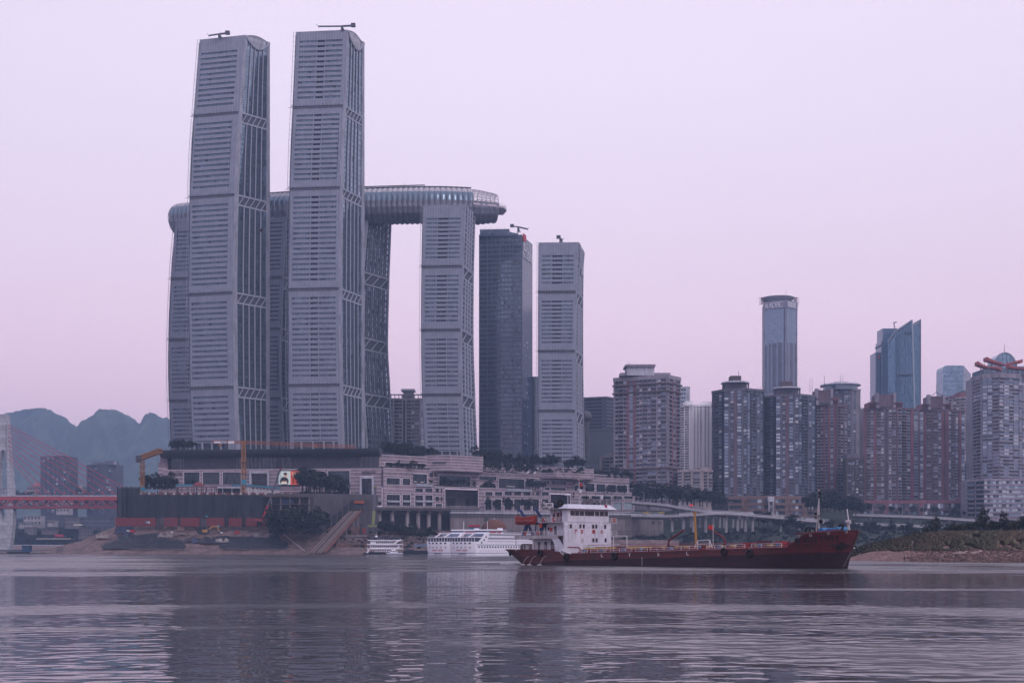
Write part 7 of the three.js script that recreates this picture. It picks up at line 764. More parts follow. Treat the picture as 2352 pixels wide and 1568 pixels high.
  for (const x of [3.4, 9.6]) part(tk, 'deck_post', new G().bar(V(x, 3.4, 8), V(x, 6.95, 8), 0.16), mRail);
  const rail = (pts, h = 1.05, rows = 3, gap = 1.6) => { const g = new G(); for (let i = 0; i + 1 < pts.length; i++) { const a = pts[i], b = pts[i + 1], n = Math.max(1, Math.round(a.distanceTo(b) / gap)); for (let k = 0; k <= n; k++) { const p = a.clone().lerp(b, k / n); g.bar(p, p.clone().setY(p.y + h), 0.07); } for (let r = 1; r <= rows; r++) g.bar(a.clone().setY(a.y + h * r / rows), b.clone().setY(b.y + h * r / rows), 0.06); } part(tk, 'railing', g, mRail); };
  rail([V(5.5, 7.15, 8), V(20, 7.15, 8)]); rail([V(11.5, 10.3, 8), V(20.2, 10.3, 8)], 1.1); rail([V(11.5, 10.3, -8), V(11.5, 10.3, 8)]); rail([V(20.4, 10.3, -7), V(20.4, 10.3, -10.1), V(18.5, 10.3, -10.1)]); rail([V(20.4, 7.1, -8), V(20.4, 7.1, -10.2), V(18.5, 7.1, -10.2)]); rail([V(11.7, 13.5, 7.8), V(16.5, 13.5, 7.8)], 0.9); rail([V(3.5, 3.7, 7), V(17, 3.6, 7.9)]); rail([V(20.6, 2.6, 7.8), V(23, 2.7, 7.8)]);
  for (const [x0, x1] of [[24, 28], [29, 35.5], [36.2, 42], [43, 46.6], [47.4, 53.5], [54, 61], [63.4, 67.6], [68.4, 73.4], [75, 82.5]]) rail([V(x0, yS(x0) - 0.2, 7.8), V(x1, yS(x1) - 0.2, 7.8)], 1.15, 3, 2.2); for (const [x0, x1] of [[24, 40], [42, 60], [63, 82]]) rail([V(x0, yS(x0) - 0.2, -7.8), V(x1, yS(x1) - 0.2, -7.8)], 1.15, 2, 2.6);
  part(tk, 'stair', new G().bar(V(19.6, 3.6, 8), V(23, 2.7, 8), 0.8, 0.12).bar(V(17.8, 4.7, 7.6), V(20.6, 2.9, 8.1), 0.08).bar(V(17.8, 3.9, 7.6), V(20.6, 2.4, 8.1), 0.7, 0.12), mRail);
  // lifeboat davits
  for (const x of [5.2, 11]) { const g = new G(); g.bar(V(x, 7.1, 7.4), V(x + 0.6, 10.3, 6.4), 0.5, 0.6).bar(V(x - 1.4, 7.1, 5.4), V(x + 0.5, 10.2, 6), 0.35, 0.4).bar(V(x + 1, 7.1, 5), V(x + 0.6, 10.3, 6.2), 0.45, 0.5).bar(V(x + 0.6, 10.2, 6.2), V(x - 0.4, 13.4, 7.9), 0.5, 0.6).bar(V(x - 0.4, 13.4, 7.9), V(x - 0.7, 13.2, 8.5), 0.4, 0.5); part(tk, 'davit', g, mBlue); part(tk, 'davit_rope', new G().cyl(V(x - 0.7, 13.2, 8.4), V(x - 0.7, 11.3, 8.2), 0.06, 0.06, 5), mTyre); }
  part(tk, 'davit_beam', new G().bar(V(4, 10, 6.3), V(13, 10.1, 6.3), 0.35, 0.5).bar(V(9, 10.2, 6.4), V(9, 7.2, 6.8), 0.2), mBlue); part(tk, 'stern_winch', new G().cyl(V(3.6, 4.2, 3), V(3.6, 4.2, 6), 0.9, 0.9, 12), mTyre); part(tk, 'canvas_cover', new G().hex(V(4.4, 3.5, 6.6), V(7, 3.5, 6.6), V(7, 3.5, 4), V(4.4, 3.5, 4), V(4.8, 4.7, 6), V(6.6, 5, 6), V(6.6, 5, 4.4), V(4.8, 4.7, 4.4)), M('#6d5140', 0.9)); B('bollard_box', 6.6, 7.6, 3.4, 4.6, 7.2, 7.7, mShipGrey); part(tk, 'orange_cover', new G().hex(V(11.2, 9.2, 7.7), V(12.2, 9, 7.7), V(12.2, 9, 7.3), V(11.2, 9.2, 7.3), V(11.8, 10.2, 7.6), V(12.4, 10.2, 7.6), V(12.4, 10.2, 7.4), V(11.8, 10.2, 7.4)), M('#b54a2c', 0.8));
  // roof gear: sign board, mast, radars, lamps
  B('name_board', 12.8, 16.4, 13.9, 14.9, 7.72, 7.8, M('#d6d2d6', 0.6)); { const g = new TextGeo('1007', { font: FONT, size: 0.62, depth: 0.03, curveSegments: 2 }); g.translate(14.2, 14.05, 7.82); part(tk, 'board_number', g, bPaint); glyph('board_character', JIANG, (a, b) => V(13.4 + a * 0.62, 14.05 + b * 0.64, 7.84), 0.09, bPaint); glyph('board_character', DENSE2, (a, b) => V(12.95 - 0.1 + a * 0.42, 14.05 + b * 0.64, 7.84), 0.06, bPaint); }
  B('board_back', 12.6, 16.8, 14.85, 15.05, 6, 7.7, mTyre); part(tk, 'round_lamp', new THREE.SphereGeometry(0.35, 12, 8).translate(12.6, 15, 7.2), mShipGrey); B('blue_locker', 15.2, 18.6, 13.5, 14.5, 2, 6.6, mBlue); B('dark_vent', 17, 18.8, 13.6, 14.5, 6.6, 7.2, mTyre); part(tk, 'rope_heap', new THREE.TorusGeometry(0.6, 0.28, 8, 14).rotateY(0.6).translate(15.6, 15, 4.6), mTyre);
  part(tk, 'dome_pole', new G().cyl(V(17.6, 13.5, 4), V(17.6, 16.6, 4), 0.08, 0.08, 6), mRail); part(tk, 'satellite_dome', new THREE.SphereGeometry(0.75, 14, 8).scale(1, 0.35, 1).translate(17.6, 16.8, 4), mShipW);
  { const g = new G(); g.cyl(V(18, 14, 0.6), V(18, 21.5, 0.6), 0.16, 0.1, 8).cyl(V(18, 14, -0.4), V(18, 18, 0), 0.12, 0.1, 6).bar(V(18, 19.4, 2.2), V(18, 19.4, -1.6), 0.12).bar(V(18, 16.8, 2.6), V(18, 16.8, -2), 0.12).bar(V(18, 20.6, 1.4), V(18, 20.6, -0.8), 0.08); part(tk, 'mast', g, mShipGrey); const L = new G(); for (const [y, z] of [[19.7, 2.1], [19.7, -1.5], [17.1, 2.4], [16.5, -1.9], [16.4, 2.5], [20.3, 0.4], [18.6, -0.3]]) L.box(18, y, z, 0.26, 0.45, 0.26); part(tk, 'signal_lamps', L, mTyre); B('red_lamp', 17.8, 18.3, 19, 19.7, -0.2, 0.3, rp); part(tk, 'flag_halyard', new G().cyl(V(17.4, 14, 3.6), V(18, 19.4, 2), 0.03, 0.03, 4), mTyre); }
  for (const [x, y, z, w] of [[18.6, 18.1, 0.8, 3.2], [19, 16.9, -6.2, 3.1]]) { part(tk, 'radar_scanner', new G().bar(V(x + w * 0.25, y, z + w / 2), V(x - w * 0.25, y, z - w / 2), 0.28, 0.22), mShipW); part(tk, 'radar_base', new G().cyl(V(x, y - 0.7, z), V(x, y, z), 0.35, 0.25, 10), mShipW); } part(tk, 'radar_post', new G().cyl(V(19, 14.4, -6.2), V(19, 16.3, -6.2), 0.3, 0.3, 8), mShipGrey);
  for (const [x, z, s] of [[19, -0.2, 0.7], [19.4, -1.6, 0.95], [19.2, -4.2, 0.6], [19.4, -6.3, 0.75], [19.3, -8.4, 0.6]]) { part(tk, 'searchlight', new G().cyl(V(x, 15.3, z), V(x + s * 0.8, 15.3, z + s * 0.4), s * 0.75, s * 0.85, 12), M('#55555e', 0.4, null, { metalness: 0.4 })); part(tk, 'searchlight_stand', new G().cyl(V(x, 14.3, z), V(x, 15, z), 0.1, 0.1, 6), mShipGrey); }
  for (const [x, z, h] of [[16, 5, 5], [17, -3, 5.4], [18, -5, 4.6], [18.6, -7.6, 3.6], [13, 3, 3], [19, -9, 3.4]]) part(tk, 'whip_aerial', new G().cyl(V(x, 13.5, z), V(x, 13.5 + h, z), 0.05, 0.03, 5), mTyre); part(tk, 'horn', new G().cyl(V(21, 14.6, -5.6), V(21, 13.6, -5.6), 0.28, 0.4, 8), mPipeR);
  // cargo deck
  const yD = (x) => yS(x) - 0.35; for (const [z, y, r, m] of [[3, 0.9, 0.2, mPipeY], [2, 0.9, 0.2, mPipeY], [4.4, 0.45, 0.16, mPipeR], [-1, 1.1, 0.25, mPipeR], [-2.2, 0.8, 0.25, mPipeR]]) part(tk, 'cargo_pipe', new G().cyl(V(22, yD(22) + y, z), V(82, yD(82) + y, z), r, r, 7), m);
  part(tk, 'catwalk', new G().bar(V(21, yD(21) + 1.5, 0), V(83, yD(83) + 1.5, 0), 1.2, 0.12), M('#8d5a66', 0.7)); { const g = new G(); for (let x = 24; x < 82; x += 3.2) g.bb(x, x + 0.2, yD(x), yD(x) + 1.4, -2.6, 4.6); part(tk, 'pipe_supports', g, mDeckRed, 'stuff'); }
  part(tk, 'fire_main', new G().path([V(20.6, 4.3, 7), V(20.7, 4.3, 3.4), V(20.7, 3.6, 2.6), V(21.4, 3.6, -6)], 0.1, 6), mPipeR);
  { const r = mulberry(77), cols = [mPipeR, mDeckRed, M('#2f5f7d', 0.6), M('#7d2b3a', 0.7), mTyre]; for (let i = 0; i < 64; i++) { const x = 23 + r() * 58, z = -5 + r() * 11.5, h = 0.6 + r() * 0.9, y = yD(x); if (r() < 0.55) { part(tk, 'valve', new G().cyl(V(x, y, z), V(x, y + h, z), 0.14, 0.1, 6).cyl(V(x, y + h, z), V(x, y + h + 0.08, z), 0.36, 0.36, 10), cols[i % 5]); } else part(tk, 'deck_fitting', new G().cyl(V(x - 0.4, y + 0.3, z), V(x + 0.5, y + 0.3, z), 0.34, 0.34, 8), cols[i % 4]); } for (const x of [26, 31.6, 38.5, 44, 52.5, 60.6, 66, 76.5, 81]) part(tk, 'blue_vent', new THREE.TorusGeometry(0.42, 0.14, 6, 12, 4.2).translate(x, yD(x) + 0.8, 6.9), M('#2a6f9a', 0.6)); }
  for (const [x, y, w, h, m] of [[34.5, 1, 3, 1.8, M('#6d3038', 0.8)], [45.2, 0.8, 2.4, 1.5, mDeckRed], [49.4, 0.9, 2.2, 1.6, mDeckRed], [70.6, 0.9, 2.4, 1.7, mPipeR], [74, 0.9, 2, 2, mDeckRed], [78.4, 1, 1.4, 1.8, M('#8f2b33', 0.7)], [80.4, 0.8, 1.6, 1.2, mPipeR]]) B('deck_locker', x - w / 2, x + w / 2, yD(x), yD(x) + h, 1, 3.4, m);
  part(tk, 'gangway_frame', new G().bar(V(56.4, yD(56) + 0.2, 4), V(57.8, yD(57) + 2.6, 4), 0.14).bar(V(57.8, yD(57) + 2.6, 4), V(61, yD(61) + 2.6, 4), 0.14).bar(V(57.8, yD(57), 4), V(57.8, yD(57) + 2.6, 4), 0.14).bar(V(61, yD(61), 4), V(61, yD(61) + 2.6, 4), 0.14).bar(V(57.8, yD(57) + 1.8, 4), V(61, yD(61) + 1.8, 4), 0.1).bar(V(61, yD(61) + 2.6, 4), V(62.2, yD(62) + 0.2, 4), 0.12), mRail); part(tk, 'gangway_frame', new G().bar(V(31.8, yD(31), 3), V(31.8, yD(31) + 4.4, 3), 0.12).bar(V(36, yD(36), 3), V(36, yD(36) + 4.2, 3), 0.12).bar(V(31.8, yD(31) + 4.4, 3), V(36, yD(36) + 4.2, 3), 0.12).bar(V(30.8, yD(31) + 0.4, 5), V(32, yD(31) + 2.2, 5), 0.12).bar(V(32, yD(31) + 2.2, 5), V(35.5, yD(36) + 2.2, 5), 0.12), mRail);
  for (const [x, s] of [[46, 1], [62, -1]]) { part(tk, 'hose_crane', new G().path([V(x, yD(x), 0), V(x, yD(x) + 2.6, 0), V(x + 0.15 * s, yD(x) + 3, 0), V(x + 2.6 * s + (s < 0 ? -2 : 2), yD(x) + 5.3, 0)], 0.24, 8), M('#5d1b25', 0.6)); part(tk, 'crane_pedestal', new G().cyl(V(x, yD(x), 0), V(x, yD(x) + 1, 0), 0.5, 0.4, 10), M('#5d1b25', 0.6)); }
  part(tk, 'yellow_post', new G().cyl(V(54, yD(54), 0), V(54, yD(54) + 1.8, 0), 0.75, 0.45, 10).cyl(V(54, yD(54) + 1.8, 0), V(53.6, 11.8, 0), 0.28, 0.22, 8).box(53.6, 11.9, 0, 0.7, 0.35, 0.6), M('#9a7030', 0.65));
  part(tk, 'flag_staff', new G().cyl(V(60.4, yD(60), 2), V(60.4, 9.1, 2), 0.06, 0.05, 5), mRail); { const g = new G(); for (let i = 0; i < 5; i++) { const q = (k) => V(60.4 - k * 0.25, 0, 2 + 0.12 * Math.sin(k * 1.3)), a = q(i), b = q(i + 1); g.quad(a.clone().setY(8.1), b.clone().setY(8.15), b.clone().setY(9), a.clone().setY(9.05)); } part(tk, 'flag', g, M('#c5342c', 0.8)); }
  // forecastle
  { const g = new G(), x = 85.9; g.cyl(V(x, 6.5, 0), V(x, 16, 0), 0.22, 0.12, 8).bar(V(x - 0.1, 6.5, 0.9), V(x, 13.6, 0.1), 0.12); part(tk, 'foremast', g, mShipGrey); part(tk, 'foremast_foot', new G().cyl(V(x, 6.4, 0), V(x, 8, 0), 0.45, 0.24, 8), mPipeR); const L = new G(); L.box(x + 0.4, 15.1, 0.3, 0.4, 0.8, 0.4).box(x + 0.35, 14.4, 0.2, 0.6, 0.3, 0.5).box(x - 0.4, 11, 0.4, 0.6, 0.5, 0.5).box(x + 0.3, 10.6, 0.2, 0.7, 0.12, 0.6).box(x - 0.3, 10.2, 0.3, 0.4, 0.6, 0.4).cyl(V(x + 0.6, 9.6, 0.3), V(x + 0.9, 9.3, 0.5), 0.4, 0.4, 8).box(x, 16.2, 0, 0.16, 0.4, 0.16); part(tk, 'mast_lamps', L, mTyre, 'stuff'); }
  part(tk, 'windlass', new G().cyl(V(88.4, 7.5, -2), V(88.4, 7.5, 3), 0.6, 0.6, 12).box(89.8, 7.4, 0.5, 1.6, 1.2, 2.6), M('#2a6aa0', 0.6)); part(tk, 'windlass_gear', new G().cyl(V(91.4, 7.7, -1.5), V(91.4, 7.7, 2), 0.55, 0.55, 12), M('#2f78a8', 0.6)); part(tk, 'hose_reel', new THREE.TorusGeometry(0.55, 0.16, 6, 14).translate(86.6, 7.6, 4.8), mTyre); part(tk, 'hose_reel', new THREE.TorusGeometry(0.55, 0.16, 6, 14).rotateY(0.6).translate(87.8, 7.5, 5), mTyre);
  part(tk, 'bow_post', new G().bar(V(97.2, 7.6, 0), V(96.6, 11.8, 0), 0.14), mRail); part(tk, 'bow_light', new G().cyl(V(97, 9.2, 0.9), V(97.9, 9.2, 0.9), 0.4, 0.45, 10).cyl(V(97.4, 7.8, 0.9), V(97.4, 9, 0.9), 0.2, 0.2, 8), mShipGrey); part(tk, 'bow_reel', new THREE.TorusGeometry(0.5, 0.2, 6, 14).translate(95.8, 8.2, 1), mTyre);
  for (const o of tk.children) if (!/^(hull|deck$|transom|rubbing|ship_n|draught|anchor|fairlead|bow_)/.test(o.name)) o.position.x += 4.1;   // house, cargo gear and foremast stand further forward
  // tyre fenders, lifebuoys, lifeboat hang on the ship: things of their own
  const toW = (p) => p.clone().applyAxisAngle(V(0, 1, 0), tk.rotation.y).add(tk.position); const labT = ['at the stern', 'below the poop deck', 'below the front of the house', 'left of the middle of the hull', 'right of the middle of the hull', 'nearest the bow']; const tyreG = new THREE.TorusGeometry(0.62, 0.25, 8, 18);
  [[3.5, 2.9], [16.4, 2.8], [25.4, 1.9], [41.1, 2.3], [72.4, 3.3], [79, 3.0]].forEach(([x, y], i) => { const p = toW(hp(x, y, 0.25)), o = thing('tyre_fender', 'black tyre fender hanging on the tanker ' + labT[i], 'tyre', p, 'tyre fenders on the tanker'), m = part(o, 'tyre', tyreG, mTyre); m.rotation.y = tk.rotation.y + (i ? 0 : -0.6); m.scale.z = 1.2; part(o, 'rope', new G().cyl(p.clone().setY(p.y + 0.5), p.clone().setY(p.y + 1.3), 0.05, 0.05, 5), mShipGrey); });
  const buoyG = new THREE.TorusGeometry(0.36, 0.11, 8, 18); [[13.6, 10.85, 8.12, 'left one on the bridge deck rail'], [17, 10.85, 8.12, 'right one on the bridge deck rail'], [7, 7.65, 8.12, 'aft one on the poop rail'], [11.6, 7.65, 8.12, 'forward one on the poop rail'], [20.6, 10.9, -9, 'on the far bridge wing']].forEach(([x, y, z, l]) => { const p = toW(V(x + 4.1, y, z)), o = thing('lifebuoy', 'orange and white lifebuoy, ' + l, 'lifebuoy', p, 'lifebuoys on the tanker'), a = part(o, 'ring', buoyG, M('#b8452f', 0.7)); a.rotation.y = tk.rotation.y + (z < 0 ? Math.PI / 2 : 0); const c = part(o, 'white_band', new THREE.TorusGeometry(0.36, 0.115, 8, 6, 0.5), M('#d8d4d6', 0.7)); c.rotation.y = a.rotation.y; });
  { const o = thing('lifeboat', 'dark red lifeboat slung between the blue davits of the tanker', 'lifeboat', toW(V(11.3, 9.7, 8.2)), null, tk.rotation.y), g = new G(), gi = new G(), n = 14; const q = (i, k, s, inn = 0) => { const f = i / n, b = (1.15 - inn) * Math.pow(Math.sin(Math.PI * clamp(f * 0.94 + 0.03, 0, 1)), 0.6), sh = 1.75 + 0.5 * Math.pow(2 * f - 1, 2) - inn, y = [0 + 0.25 * Math.pow(2 * f - 1, 4) + inn, 0.5, 1.1, sh][k]; return V(-3.7 + 7.4 * f, y, s * b * [0.05, 0.7, 0.95, 1][k]); }; for (let i = 0; i < n; i++) for (let k = 0; k < 3; k++) for (const s of [-1, 1]) { const A = q(i, k, s), B2 = q(i + 1, k, s), C = q(i + 1, k + 1, s), E = q(i, k + 1, s); s > 0 ? g.quad(A, B2, C, E) : g.quad(B2, A, E, C); } part(o, 'hull', g, M('#8f2c24', 0.6)); for (let i = 1; i < n - 1; i++) gi.quad(q(i, 2, 1, 0.1), q(i + 1, 2, 1, 0.1), q(i + 1, 2, -1, 0.1), q(i, 2, -1, 0.1)); part(o, 'floor', gi, M('#54423c', 0.9)); for (const s of [-1, 1]) { const p = []; for (let i = 0; i <= n; i++) p.push(q(i, 3, s)); part(o, 'gunwale', new G().path(p, 0.09, 5), M('#a8402c', 0.6)); } for (const f of [4, 7, 10]) part(o, 'thwart', new G().bar(q(f, 2, 1).setY(1.45), q(f, 2, -1).setY(1.45), 0.35, 0.08), M('#7d5a48', 0.85)); part(o, 'grab_line', new G().path([1, 3, 5, 7, 9, 11, 13].map((i, k) => q(i, 2, 1).add(V(0, k % 2 ? -0.3 : 0.05, 0.06))), 0.03, 4), M('#c8b0a4', 0.8)); }
  // cooling water running from the side, stern wash
  for (const [x, y] of [[12, 2], [14.6, 2.1], [18.4, 2.1]]) { const p = []; for (let i = 0; i <= 6; i++) { const f = i / 6, q = hp(x, y, 0.1); p.push(toW(V(q.x - 1.1 * f, q.y * (1 - f * f), q.z + 1.1 * f))); } const o = thing('water_jet', x < 13 ? 'thin cooling water jet nearest the tanker stern' : x < 16 ? 'thin cooling water jet, middle of three' : 'thin cooling water jet nearest the tanker house', 'water jet', p[0], 'cooling water jets'); part(o, 'stream', new G().path(p, 0.045, 5), M('#a99fa6', 0.4)); part(o, 'splash', new G().cyl(p[6].clone().setY(0.02), p[6].clone().setY(0.12), 0.7, 0.3, 8), M('#cfc8cc', 0.8)); }
  { const pts = scatter(70, () => { const f = rnd(), q = toW(V(rr(-1.5, 3.5), 0.02, rr(-1, 5.4))); return [q.x, 0.02, q.z, rr(0.1, 0.38)]; }); const im = new THREE.InstancedMesh(new THREE.SphereGeometry(1, 6, 4), M('#e2dde2', 0.9), pts.length), m = new THREE.Matrix4(); pts.forEach(([x, y, z, s], i) => im.setMatrixAt(i, m.compose(V(x, y, z), new THREE.Quaternion(), V(s * 1.6, s * 0.7, s * 1.6)))); im.name = 'stern_foam'; shade(im); scene.add(im); tag(im, 'white foam at the tanker stern', 'foam', null, 'stuff'); }
}
// ================= white passenger ships =================
const mCru = M('#eeeef5', 0.55), mCruBlue = M('#33507d', 0.6);
function cruise(base, label, len) { // a little smaller than the other ships of its kind
  const t0 = thing('passenger_ship', label, 'ship', base, 'pair of white passenger ships moored side by side', Math.PI / 3), t = t0, B = 9, box = (n, x0, x1, y0, y1, z0, z1, m) => part(t, n, new G().bb(x0, x1, y0, y1, z0, z1), m);
  { const g = new G(), out = (y) => -1.5 * Math.sin(clamp(y / 9, 0, 1) * 1.4) + 1.3, n = 10; const q = (k, y) => { const z = lerp(-B, B, k / n), c = 1 - Math.pow(Math.abs(z / B), 2.6); return V(out(y) - 2.2 * c, y, z); }; const ys = [-0.5, 1, 3, 5, 7, 8.4]; for (let i = 0; i + 1 < ys.length; i++) for (let k = 0; k < n; k++) g.quad(q(k, ys[i]), q(k + 1, ys[i]), q(k + 1, ys[i + 1]), q(k, ys[i + 1])); for (const s of [-1, 1]) for (let i = 0; i + 1 < ys.length; i++) { const a = V(out(ys[i]), ys[i], s * B), b = V(len, ys[i], s * B), c = V(len, ys[i + 1], s * B), d = V(out(ys[i + 1]), ys[i + 1], s * B); s > 0 ? g.quad(a, b, c, d) : g.quad(b, a, d, c); } g.quad(V(0, 8.4, -B), V(0, 8.4, B), V(len, 8.4, B), V(len, 8.4, -B)); part(t, 'hull', g, mCru);
    const at = (z, y, o) => { const c = 1 - Math.pow(Math.abs(z / B), 2.6); return V(out(y) - 2.2 * c - o, y, z); }; const pane = (name, z, y, w, h, m) => part(t, name, new G().bar(at(z - w / 2, y, 0.05), at(z + w / 2, y, 0.05), 0.12, h), m);
    for (let i = 0; i < 5; i++) { pane('stern_window', -6 + i * 3, 7.4, 1.25, 0.95, mWin); pane('port_hole', -6 + i * 3, 4.9, 0.6, 0.7, mWin); pane('vent', -6.4 + i * 3.1, 4.0, 0.6, 0.22, mWin); } for (let i = 0; i < 9; i++) if (i !== 4) pane('red_lettering', -3.7 + i * 0.92, 2.9 + (i % 2) * 0.06, 0.62, 0.75, M('#b5404c', 0.7)); for (let i = 0; i < 6; i++) pane('dark_lettering', -2.4 + i * 0.95, 0.7, 0.7, 0.5, M('#34405c', 0.7)); { const p = []; for (let i = 0; i <= 10; i++) p.push(at(-B + i * 1.8, 1.25, 0.06)); part(t, 'blue_stripe', new G().path(p, 0.16, 5), mCruBlue); } }
  t.scale.setScalar(0.89);
  box('veranda', 0.4, 12, 8.4, 10.9, -8.4, 8.4, GL[0]); for (let i = 0; i <= 8; i++) box('veranda_post', 0.25, 0.45, 8.4, 10.9, -8.4 + i * 2.1 - 0.12, -8.4 + i * 2.1 + 0.12, mCru); box('veranda_roof', -0.6, 14, 10.9, 11.2, -9, 9, mCru); box('blue_side_stripe', 2, len, 6.2, 6.5, B, B + 0.06, mCruBlue); box('blue_side_stripe', 2, len, 1, 1.3, B, B + 0.06, mCruBlue);
  { const g = new G(); g.hex(V(2, 6.6, B + 0.02), V(14, 6.6, B + 0.02), V(14, 6.6, B - 0.4), V(2, 6.6, B - 0.4), V(13, 14, B + 0.02), V(18, 14, B + 0.02), V(18, 14, B - 0.4), V(13, 14, B - 0.4)); part(t, 'side_wing', g, mCru); for (const [x, y] of [[8, 7.8], [11, 9.4], [13.4, 11.4]]) part(t, 'oval_window', new G().cyl(V(x, y, B), V(x, y, B + 0.08), 0.7, 0.7, 14), mWin); }
  for (let d = 0; d < 3; d++) { const y = 6.7 + d * 2.35; box('deck_house', 14 + d, len - 4 - d * 2, y, y + 2.2, -B + 1.2, B - 1.2, GL[1]); box('deck_slab', 12 + d, len - 2 - d * 2, y + 2.05, y + 2.4, -B, B, mCru); box('balcony_front', 13 + d, len - 3 - d * 2, y, y + 0.75, B - 0.15, B, mCru); for (let x = 15 + d; x < len - 5 - d * 2; x += 2.4) box('cabin_divider', x, x + 0.16, y, y + 2.1, B - 1.3, B - 0.05, mCru); }
  for (let x = 4; x < len - 3; x += 3.4) { box('side_window', x, x + 1.5, 4.5, 5.6, B, B + 0.06, mWin); part(t, 'port_hole', new G().cyl(V(x + 2.4, 2.6, B), V(x + 2.4, 2.6, B + 0.06), 0.3, 0.3, 10), mWin); }
  for (let i = 0; i < 14; i++) if (i !== 8) box('roof_sign_character', 18 + i * 1.05, 18.8 + i * 1.05, 13.8, 14.9, B - 0.3, B - 0.1, M('#a8303c', 0.7));
  box('sun_deck', 13, len - 8, 13.7, 13.95, -B, B, mCru); box('pilot_house', 24, 40, 13.9, 16.4, -6, 6, mCru); box('pilot_windows', 23.9, 40.1, 14.6, 15.7, -6.1, 6.1, GL[0]); { const g = new G(); for (let x = 14; x < len - 9; x += 1.8) for (const s of [-1, 1]) g.bar(V(x, 13.9, s * (B - 0.1)), V(x, 15, s * (B - 0.1)), 0.08); for (const s of [-1, 1]) g.bar(V(14, 15, s * (B - 0.1)), V(len - 9, 15, s * (B - 0.1)), 0.1); for (let z = -8; z <= 8; z += 1.6) g.bar(V(1, 11.2, z), V(1, 12.3, z), 0.08); g.bar(V(1, 12.3, -8), V(1, 12.3, 8), 0.1).bar(V(1, 11.8, -8), V(1, 11.8, 8), 0.06); part(t, 'railing', g, mRail, 'stuff'); }
  part(t, 'funnel', new G().cyl(V(46, 13.9, 0), V(46, 17.5, 0), 2.2, 1.8, 12), mCru); part(t, 'mast', new G().cyl(V(30, 16.4, 0), V(30, 22, 0), 0.15, 0.1, 6), mCru); part(t, 'stern_stair', new G().bar(V(2, 11.2, 3), V(9, 13.9, 3), 1.2, 0.3).bar(V(2, 11.2, -4), V(9, 13.9, -4), 1.2, 0.3), mRail);
}
cruise(V(-27.6, 0, -702), 'white passenger ship whose long balconied side runs behind the tanker', 78); cruise(V(-41.7, 0, -710.1), 'white passenger ship moored left of the other, only its stern showing', 70);
